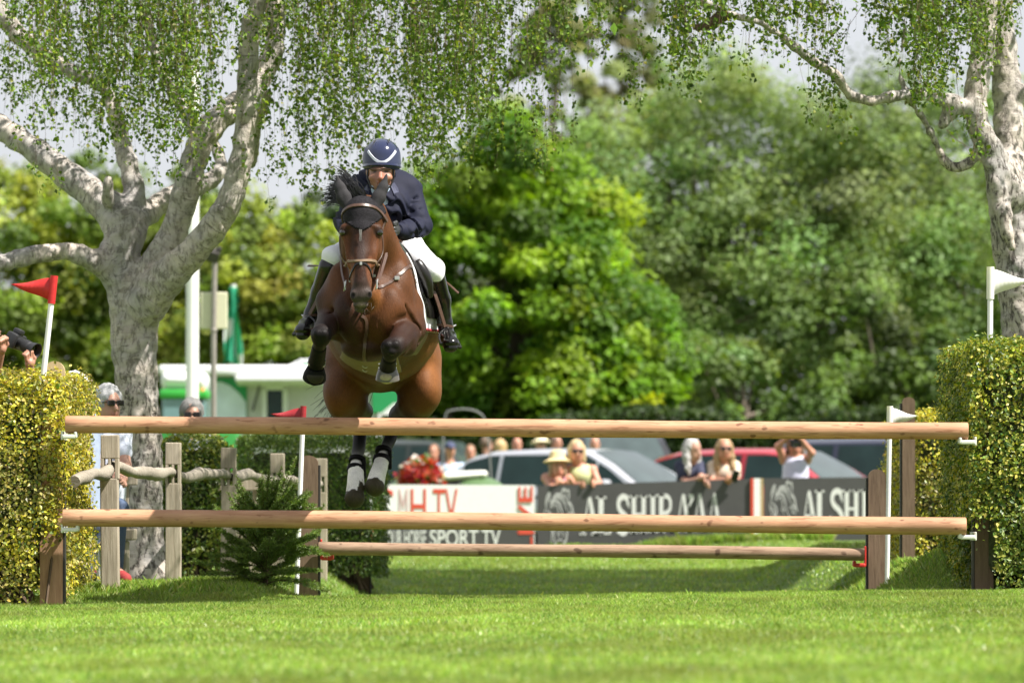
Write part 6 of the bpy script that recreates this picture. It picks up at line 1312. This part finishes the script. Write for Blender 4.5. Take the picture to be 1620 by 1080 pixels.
MB().tube([(KX(320), kY - .45, KZ(640)), (KX(323), kY - .45, KZ(626))], .02, 6).build("beacon_stalk", M_trim, tr); MB().lathe((KX(323), kY - .45, KZ(627)), [(.045, 0), (.05, .06), (.04, .10), (.01, .12)], 14).build("beacon", mat("amber", (.75, .17, .03), .3), tr, True)
c_ = at(303, 300, 36); g_ = gz(c_.x, 36); pl = thing("flag_mast", "thick white mast standing behind the forked birch", "pole", (c_.x, 36, g_)); MB().tube([(c_.x, 36, g_ - .2), (c_.x + .02, 36, at(303, 100, 36).z)], [.080, .072], 20).build("mast", M_white, pl, True); MB().lathe((c_.x, 36, g_), [(.16, -.05), (.16, .03), (.10, .05)], 16).build("foot", M_steel, pl)
c_ = at(338, 392, 30); g_ = gz(c_.x, 30); lp_ = thing("lamp_pole", "slim grey pole with a cream box and a dark floodlight on top", "pole", (c_.x, 30, g_)); M_pg = mat("grey_pole", (.30, .27, .25), .5, .3, var=.15)
MB().tube([(c_.x, 30, g_ - .2), (c_.x, 30, at(0, 520, 30).z), (c_.x + .015, 30, c_.z)], [.034, .031, .029], 12).build("pole", M_pg, lp_, True); MB().lathe((c_.x, 30, at(0, 522, 30).z), [(.036, -.02), (.040, -.01), (.040, .01), (.036, .02)], 12).build("collar", M_pg, lp_)
MB().box((c_.x, 30.06, at(0, 491, 30).z), (.30, .06, .41), bev=.012).build("cream_box", mat("cream_plastic", (.62, .60, .44), .5, var=.04), lp_)
MB().box((c_.x - .03, 29.98, at(0, 404, 30).z), (.17, .14, .12), Euler((.3, .25, .2)), .015).build("floodlight", M_strip, lp_); MB().box((c_.x + .05, 29.98, at(0, 397, 30).z), (.06, .05, .10), Euler((0, .5, 0)), .01).build("bracket", M_strip, lp_)
c_ = at(369, 450, 62); g_ = gz(c_.x, 62); fl = thing("banner_flag", "limp green and white flag on a white staff above the trade stand", "flag", (c_.x, 62, g_)); sF = F / (62 + D0); MB().tube([(c_.x, 62, g_ - .2), (c_.x, 62, c_.z)], .045, 10).build("staff", M_white, fl, True)
n1, n2 = 11, 26; V_ = []; cc = []
for i in range(n1):
    for j in range(n2):
        u, v = i / (n1 - 1), j / (n2 - 1); wd = (17 if u > .5 else 17) * (.35 + .65 * v) ; xx = (u - .5) * 2 * wd / sF + .02 * math.sin(v * 9 + u * 8); zz = c_.z - .05 - v * 1.28 + (.10 * math.sin(u * 6) - .25 * abs(u - .5)) * v; V_.append((c_.x + xx, 61.9 - .10 * math.sin(u * 13 + v * 3), zz)); cc.append((.62, .68, .66) if ((u < .42 and .42 < v < .66) or (u > .75 and v > .76) or (u < .2 and v > .2 and v < .3)) else (.03, .36, .20))
Fc = [[i * n2 + j, i * n2 + j + 1, (i + 1) * n2 + j + 1, (i + 1) * n2 + j] for i in range(n1 - 1) for j in range(n2 - 1)]
mesh_obj("cloth", V_, Fc, mat("flag_cloth", attr=True, rough=.7, var=.06, transl=.2), fl, True, np.array(cc))
# beach umbrella
c_ = at(1300, 695, 57); g_ = gz(c_.x, 57); um = thing("umbrella", "rainbow coloured umbrella beyond the woman taking a picture", "umbrella", (c_.x, 57, g_)); RB = [(.75, .08, .06), (.80, .40, .05), (.78, .70, .05), (.10, .55, .12), (.05, .35, .70), (.30, .08, .45)]
V_ = []; Fc = []; fm = []; nS = 12
for i, (r_, z_) in enumerate(((.01, .0), (.16, -.03), (.28, -.11), (.36, -.22))):
    for k in range(nS): a2 = 2 * math.pi * k / nS; V_.append((c_.x + r_ * math.cos(a2), 57 + r_ * math.sin(a2), c_.z + z_))
for i in range(3):
    for k in range(nS): Fc.append([i * nS + k, i * nS + (k + 1) % nS, (i + 1) * nS + (k + 1) % nS, (i + 1) * nS + k]); fm.append(k % 6)
mesh_obj("canopy", V_, Fc, None, um, True, mats=[mat("umbrella_panel", c, .6, var=.05, transl=.2) for c in RB], fmat=fm); MB().tube([(c_.x, 57, g_ - .1), (c_.x, 57, c_.z + .06)], .014, 8).build("shaft", M_steel, um)
# ---------------------------------------------------------------- people
_mats = {}
def cloth(c, rough=.8):
    k = tuple(round(x, 3) for x in c)
    if k not in _mats: _mats[k] = mat("cloth", c, rough, var=.12, scale=30, bump=.1, bscale=90)
    return _mats[k]
M_hairs = {}
def hair_mat(c):
    k = tuple(round(x, 3) for x in c)
    if k not in M_hairs: M_hairs[k] = mat("hair", c, .55, var=.35, scale=70, stretch=(1, 1, .25), bump=.4, bscale=130)
    return M_hairs[k]
def figure(label, Y, head, look, sh, el, ha, hip, kn, an, skin, top, bottom, hair, style="short", sleeve="short", vox=.011, group=None, hs=1.0, girth=1.0, shades=False, hat=None, cap=None, shoe=(.05, .045, .04), tilt=0.0, hand_curl=.6, torso=.125, cap_col=(.03, .03, .04)):
    """a whole person; joints are (px, py, dY) pairs (left, right as seen)"""
    P3 = lambda q: np.array(at(q[0], q[1], Y + q[2])); c = P3(head); f = np.array([math.sin(look), -math.cos(look), -tilt]); f /= np.linalg.norm(f); sd = np.array([math.cos(look), math.sin(look), 0]); z = np.array([0, 0, 1.0])
    sh, el, ha, hip, kn, an = [[P3(q) for q in J] for J in (sh, el, ha, hip, kn, an)]; ms, mh = (sh[0] + sh[1]) / 2, (hip[0] + hip[1]) / 2
    root = thing("person", label, "person", (mh[0], mh[1], gz(mh[0], mh[1])), 0, group); B = Sculpt(vox); lip = tuple(np.array(skin) * (.75, .45, .45)); rz = (0, 0, look)
    B.ell(c + z * .015, (.073 * hs, .093 * hs, .110 * hs), .02, skin, rot=rz); B.ell(c + f * .022 - z * .058 * hs, (.057 * hs, .068 * hs, .064 * hs), .03, skin, rot=rz)
    B.cap(c + f * .092 * hs + z * .005, c + f * .112 * hs - z * .030, .010, .015, .012, skin); B.cap(c + f * .086 * hs - z * .066 - sd * .016, c + f * .086 * hs - z * .066 + sd * .016, .008, .008, .006, lip)
    for s_ in (-1, 1):
        B.ell(c + f * .086 * hs + z * .012 + sd * .030 * s_, (.012, .012, .008), .006, (.05, .03, .02)); B.cap(c + f * .090 * hs + z * .032 + sd * .016 * s_, c + f * .082 * hs + z * .032 + sd * .044 * s_, .007, .006, .01, tuple(np.array(skin) * .45)); B.ell(c + sd * .073 * hs * s_ - z * .005, (.012, .02, .028), .008, skin, rot=rz)
    B.cap(c - z * .08 - f * .015, ms + z * .03, .052, .062, .03, skin); B.cap(ms - z * .05, mh, .115 * girth, .125 * girth, .05, skin, flat=sd, fs=1.15); B.cap(sh[0], sh[1], .058, .058, .04, skin)
    for i in (0, 1):
        B.chain([(sh[i], .050), (el[i], .040), (ha[i], .028)], .025, skin); d = ha[i] - el[i]; d /= np.linalg.norm(d); lat = np.cross(d, f); lat /= np.linalg.norm(lat) + 1e-6; dn = np.cross(lat, d)
        B.ell(ha[i] + d * .045, (.030, .035, .035), .015, skin)
        for q in range(4):
            b0 = ha[i] + d * .075 + lat * (.030 - .020 * q); k1 = b0 + d * .035 * (1.1 - .12 * abs(q - 1)); k2 = k1 + d * .022 * (1 - hand_curl) - dn * .028 * hand_curl; B.chain([(b0, .0105), (k1, .0100), (k2, .0085)], .006, skin)
        B.chain([(ha[i] + d * .03 + lat * .03, .012), (ha[i] + d * .06 + lat * .050, .0105), (ha[i] + d * .085 + lat * .045 - dn * .01, .009)], .008, skin)
        B.chain([(hip[i], .080), (kn[i], .058), (an[i], .042)], .04, skin); B.cap(an[i], an[i] + f * .13 * [1, 1, 0] - z * .045, .040, .034, .02, skin)
    V, Q = B.mesh(); Cc = B.colours(V, .008, skin); body = mesh_obj("body", V, Q, M_skin, root, True, Cc)
    T_ = Sculpt(vox); T_.cap(ms - z * .06, mh + z * .04, torso * girth, .138 * girth, .05, flat=sd, fs=1.18); 
    if sleeve == "none": T_.cap(sh[0] * .78 + sh[1] * .22, sh[1] * .78 + sh[0] * .22, .066, .066, .03)
    else:
        T_.cap(sh[0], sh[1], .070, .070, .03)
        for i in (0, 1):
            e_ = el[i] if sleeve == "long" else sh[i] * .45 + el[i] * .55; T_.cap(sh[i], e_, .066, .055 if sleeve == "long" else .060, .03)
            if sleeve == "long": T_.cap(el[i], ha[i] * .92 + el[i] * .08, .055, .042, .03)
    V, Q = T_.mesh(); mesh_obj("shirt", V, Q, cloth(top), root, True)
    T_ = Sculpt(vox)
    for i in (0, 1): T_.chain([(hip[i], .098), (kn[i], .070), (an[i] + z * .03, .055)], .04)
    T_.cap(hip[0], hip[1], .115 * girth, .115 * girth, .04); V, Q = T_.mesh(); mesh_obj("trousers", V, Q, cloth(bottom), root, True)
    for i in (0, 1):
        T_ = Sculpt(vox); T_.cap(an[i] - z * .02, an[i] + f * .15 * [1, 1, 0] - z * .055, .050, .042, .02); V, Q = T_.mesh(); mesh_obj("shoe", V, Q, cloth(shoe), root, True)
    if hair is not None:
        Hh = Sculpt(vox * .8); Hh.ell(c - f * .020 + z * .034, (.083 * hs, .098 * hs, .104 * hs), .02, rot=rz)
        if style == "long":
            for s_ in (-1, 1): Hh.chain([(c + sd * .070 * s_ + z * .03 - f * .01, .034), (c + sd * .082 * s_ - z * .08 - f * .01, .040), (c + sd * .085 * s_ - z * .20 + f * .01, .034), (c + sd * .075 * s_ - z * .27 + f * .02, .015)], .03)
            Hh.cap(c - f * .06, c - f * .07 - z * .22, .075, .055, .03, flat=sd, fs=1.2)
        if style == "bob":
            for s_ in (-1, 1): Hh.cap(c + sd * .070 * s_ + z * .03, c + sd * .078 * s_ - z * .085, .036, .030, .03)
            Hh.cap(c - f * .06 + z * .02, c - f * .06 - z * .07, .075, .065, .03, flat=sd, fs=1.15)
        if style == "big":
            Hh.ell(c - f * .025 + z * .04, (.090, .104, .098), .03, rot=rz)
        Hh.ell(c + f * .105 - z * .040, (.064 * hs, .075, .098 * hs), .025, rot=rz, op='-'); Hh.cap(c - z * .16 - f * .2, c - z * .16 + f * .2, .001, .001, .01, op='-') if False else None
        def tuft(ax):
            X, Yy, Zz = ax[0][:, None, None], ax[1][None, :, None], ax[2][None, None, :]
            return (.006 * np.sin(X * 90 + 3 * np.sin(Zz * 30)) * np.sin(Yy * 80 + Zz * 20)).astype(np.float32)
        V, Q = Hh.mesh(tuft); mesh_obj("hair", V, Q, hair_mat(hair), root, True)
    if shades:
        mb = MB()
        for s_ in (-1, 1): mb.box(c + f * .102 * hs + z * .010 + sd * .034 * s_, (.056, .014, .038), Euler((0, 0, look)), .010)
        mb.box(c + f * .107 * hs + z * .018, (.03, .010, .008), Euler((0, 0, look)), .002)
        for s_ in (-1, 1): mb.tube([c + f * .095 * hs + z * .015 + sd * .064 * s_, c - f * .02 + z * .012 + sd * .080 * s_], .0045, 6)
        mb.build("sunglasses", M_shade, root)
    if hat: 
        ax_ = Vector(z + f * (-.10)); MB().lathe(c + z * .085 - f * .01, [(.16, -.035), (.165, -.028), (.10, .004), (.092, .03), (.080, .085), (.045, .105), (.004, .11)], 24, ax_).build("straw_hat", cloth(hat), root, True)
    if cap:
        T_ = Sculpt(vox); T_.ell(c + z * .06 - f * .01, (.088, .102, .075), .02, rot=rz); T_.cap(c + z * .055 + f * .08, c + z * .045 + f * .15, .05, .05, .01, flat=z, fs=.25); V, Q = T_.mesh(); mesh_obj("cap", V, Q, cloth(cap), root, True)
    return root
M_shade = mat("dark_lens", (.012, .010, .010), .12, var=.0, spec=.8)
SK1 = (.40, .20, .135); SK2 = (.46, .25, .18); SK3 = (.50, .24, .16)
def stand(px, Y, hw=14, hip_py=800, dY=.3):
    s_ = F / (Y + dY + D0); gp = HY - (gz((px - 810) / s_, Y + dY) - ZC) * s_ - .09 * s_; kp = (hip_py + gp) / 2
    return [(px - hw, hip_py, dY), (px + hw, hip_py, dY)], [(px - hw, kp, dY - .02), (px + hw, kp, dY - .02)], [(px - hw, gp, dY), (px + hw, gp, dY)]
G1 = "spectators leaning on the far boards"
PY = 31.25
h, k, a = stand(884, PY, 13, 806, .35)
figure("woman in a wide straw hat and pink top with her arms on the charcoal board", PY, (882, 738, -.02), .25, [(864, 756, .10), (899, 755, .10)], [(874, 772, -.10), (907, 768, -.06)], [(893, 765, -.19), (890, 763, -.20)], h, k, a, SK3, (.46, .22, .30), (.25, .24, .28), (.30, .20, .12), "bob", "none", group=G1, hs=1.05, hat=(.66, .52, .28))
h, k, a = stand(920, PY + .1, 13, 800, .25)
figure("blonde woman in sunglasses and a pale lime sleeveless top beside the straw hat", PY + .1, (912, 715, .0), .15, [(898, 743, .05), (937, 743, .05)], [(893, 766, -.05), (947, 764, -.04)], [(914, 766, -.28), (941, 765, -.28)], h, k, a, SK3, (.56, .60, .30), (.30, .30, .34), (.50, .38, .20), "bob", "none", group=G1, hs=1.12, shades=True)
h, k, a = stand(1085, PY, 13, 800, .3)
figure("grey haired woman in a navy top letting one hand hang over the charcoal board", PY, (1096, 712, -.02), .75, [(1076, 738, .08), (1106, 738, .06)], [(1084, 764, -.06), (1110, 758, -.12)], [(1106, 757, -.24), (1117, 764, -.26)], h, k, a, SK2, (.030, .034, .070), (.05, .06, .09), (.40, .385, .38), "long", "short", group=G1, hs=1.1, tilt=.15)
h, k, a = stand(1146, PY, 13, 800, .3)
figure("woman with long honey hair and a cream top clasping a phone on the board", PY, (1146, 711, -.02), .15, [(1128, 738, .06), (1162, 738, .06)], [(1126, 762, -.06), (1166, 762, -.06)], [(1146, 759, -.22), (1156, 758, -.24)], h, k, a, SK3, (.60, .50, .40), (.10, .11, .16), (.34, .22, .11), "long", "short", group=G1, hs=1.1, shades=True)
c_ = at(1163, 753, PY - .33); tag(MB().box(c_, (.08, .014, .15), Euler((.5, .3, 0)), .008).build("mobile_phone", M_trim), "black phone held over the charcoal board by the honey haired woman", "phone")
h, k, a = stand(1258, PY + .5, 13, 795, .05)
figure("woman in a pale lilac vest taking a picture with both arms raised", PY + .5, (1258, 703, .0), -.05, [(1241, 727, .02), (1276, 727, .02)], [(1231, 706, -.10), (1284, 716, -.12)], [(1247, 690, -.22), (1270, 698, -.20)], h, k, a, SK3, (.60, .60, .76), (.52, .53, .62), (.14, .09, .06), "bob", "none", group=G1, hs=1.05)
def camera(label, c, d, up, s=1.0, lens_len=.16, lens_r=.040):
    c = Vector(c); d = Vector(d).normalized(); up = Vector(up); sd = d.cross(up).normalized(); up = sd.cross(d).normalized(); r = thing("camera", label, "camera", c); Rm = Matrix((sd, d, up)).transposed(); E_ = Rm.to_euler(); M_cam = M_trim
    MB().box(c, (.135 * s, .065 * s, .095 * s), E_, .014 * s).build("camera_body", M_cam, r, True); MB().box(c + up * .058 * s, (.055 * s, .06 * s, .04 * s), E_, .012 * s).build("viewfinder", M_cam, r, True); MB().box(c + sd * .055 * s + d * .03 * s, (.03 * s, .05 * s, .09 * s), E_, .012 * s).build("grip", M_cam, r, True)
    b0 = c + d * .03 * s; R0 = lens_r * s; L0 = lens_len * s
    ln = MB().lathe(b0, [(R0 * .8, 0), (R0 * .86, L0 * .05), (R0 * .86, L0 * .30), (R0 * .94, L0 * .33), (R0 * .94, L0 * .62), (R0 * .88, L0 * .66), (R0, L0 * .74), (R0 * 1.22, L0), (R0 * 1.12, L0), (R0 * .92, L0 * .80), (R0 * .6, L0 * .79)], 28, d).build("lens", M_cam, r, True)
    MB().lathe(b0 + d * L0 * .80, [(R0 * .90, 0), (R0 * .60, .004), (.001, .008)], 24, d).build("front_glass", M_shade, ln, True)
    for q in (.36, .42, .48, .54): MB().lathe(b0 + d * L0 * q, [(R0 * .94, -.002), (R0 * .985, -.001), (R0 * .985, .003), (R0 * .94, .004)], 28, d).build("zoom_ring", M_cam, ln, True)
    return r
camera("dark camera pressed to the face of the woman in lilac", at(1259, 701, PY + .33), (0, -1, -.05), (0, 0, 1), 1.0, .08, .04)
# seated and hidden spectators on the left
bz1 = bench1
figure("white haired man in sunglasses and a pale shirt sitting on the grey bench", 4.6, (172, 640, -.02), .55, [(150, 690, .06), (192, 688, .02)], [(152, 740, -.06), (198, 738, -.10)], [(178, 752, -.28), (196, 754, -.30)], [(150, 816, .04), (170, 816, .0)], [(160, 806, -.42), (186, 806, -.44)], [(150, 900, -.44), (182, 902, -.46)], SK2, (.62, .66, .78), (.06, .09, .16), (.40, .40, .41), "big", "short", vox=.009, hs=1.0, shades=True, shoe=(.30, .03, .03))
figure("grey haired man in sunglasses sitting on the bench behind the lamp pole", 9.9, (303, 658, -.02), .1, [(282, 700, .04), (324, 700, .04)], [(280, 745, -.05), (326, 745, -.05)], [(294, 765, -.25), (314, 765, -.25)], [(293, 818, .0), (313, 818, .0)], [(293, 812, -.40), (313, 812, -.40)], [(293, 874, -.42), (313, 874, -.42)], SK2, (.40, .42, .46), (.10, .10, .12), (.17, .165, .16), "big", "short", vox=.011, shades=True)
sx = at(122, 850, 3.4); st_ = thing("camp_stool", "small folding stool behind the narrow yellow hedge", "stool", (sx.x, 3.4, gz(sx.x, 3.4))); MB().box((sx.x, 3.4, sx.z - .045), (.34, .34, .03), bev=.008).build("seat", cloth((.03, .05, .12)), st_)
for q in ((-1, -1), (-1, 1), (1, -1), (1, 1)): MB().tube([(sx.x + .14 * q[0], 3.4 + .14 * q[1], sx.z - .05), (sx.x + .16 * q[0], 3.4 + .16 * q[1], gz(sx.x, 3.4) - .05)], .012, 6).build("leg", M_steel, st_)
figure("white haired spectator whose hair just tops the narrow yellow hedge", 3.4, (122, 622, .0), 2.6, [(100, 672, .0), (146, 672, .0)], [(98, 725, .05), (148, 725, .05)], [(110, 780, .15), (136, 780, .15)], [(112, 824, .0), (134, 824, .0)], [(112, 820, .42), (134, 820, .42)], [(112, 905, .42), (134, 905, .42)], SK2, (.30, .36, .50), (.08, .09, .14), (.74, .73, .72), "big", "short", vox=.011)
figure("photographer behind the yellow hedge raising a long lens, only forearms and hands in view", 1.62, (-22, 533, .16), .9, [(-62, 596, .22), (-12, 594, .10)], [(-16, 624, -.10), (53, 640, -.12)], [(0, 561, -.25), (48, 585, -.21)], [(-52, 760, .25), (-10, 760, .20)], [(-52, 855, .22), (-10, 855, .2)], [(-52, 930, .25), (-10, 930, .22)], SK1, (.10, .12, .16), (.08, .08, .10), (.10, .07, .05), "short", "short", vox=.0065, hand_curl=.8)
camera("black camera with a long hooded lens held above the yellow hedge", at(24, 539, 1.50), (.82, -.62, -.40), (.30, 0, 1), 1.0, .155, .042)
tag(MB().lathe(at(49, 594, 1.42), [(.030, -.008), (.034, -.005), (.034, .005), (.030, .008)], 18, (.1, 0, 1)).build("bracelet", M_leather), "thin brown bracelet on the photographer's raised wrist above the hedge", "bracelet")
# the crowd beyond the silver car
G2 = "spectators beyond the silver car"
CR = [("man in a dark cap and pale blue shirt by the green buggy", 712, 55, 712, .3, SK3, (.45, .55, .72), None, dict(cap=(.05, .06, .12), sleeve="long")),
      ("person in a red top left of the man in the dark cap", 686, 55.5, 716, -.2, SK3, (.55, .05, .05), (.20, .10, .05), dict()),
      ("person in a bright yellow top behind the tail of the silver car", 744, 56.5, 716, .1, SK3, (.70, .55, .08), (.20, .12, .06), dict()),
      ("person in a white shirt standing just past the tail of the silver car", 770, 57, 704, 2.2, SK2, (.70, .72, .80), (.12, .08, .05), dict(sleeve="long")),
      ("blonde head in the crowd over the middle of the silver roof", 792, 56, 707, 2.8, SK3, (.62, .50, .42), (.48, .33, .16), dict(style="bob")),
      ("balding man in a white shirt beyond the silver roof", 818, 57, 704, .2, SK3, (.70, .70, .72), None, dict()),
      ("spectator in a cream sun hat beyond the silver roof", 856, 56, 705, .2, SK2, (.08, .10, .22), (.5, .45, .4), dict(hat=(.68, .60, .40))),
      ("man in a white collar and navy jacket right of the cream sun hat", 880, 57, 702, .9, SK3, (.08, .09, .20), (.16, .10, .07), dict()),
      ("red faced man in a pale shirt behind the blonde woman", 941, 56, 703, .1, SK3, (.55, .56, .62), None, dict())]
for lb, px, Y, py, lk, sk, tp, hr, kw in CR:
    h, k, a = stand(px, Y, 9, 800, .0)
    figure(lb, Y, (px, py, 0), lk, [(px - 18, py + 27, 0), (px + 18, py + 27, 0)], [(px - 22, py + 56, 0), (px + 22, py + 56, 0)], [(px - 14, py + 76, -.15), (px + 14, py + 76, -.15)], h, k, a, sk, tp, (.08, .09, .14), hr, kw.get("style", "short"), kw.get("sleeve", "short"), vox=.017, group=G2, hat=kw.get("hat"), cap=kw.get("cap"))
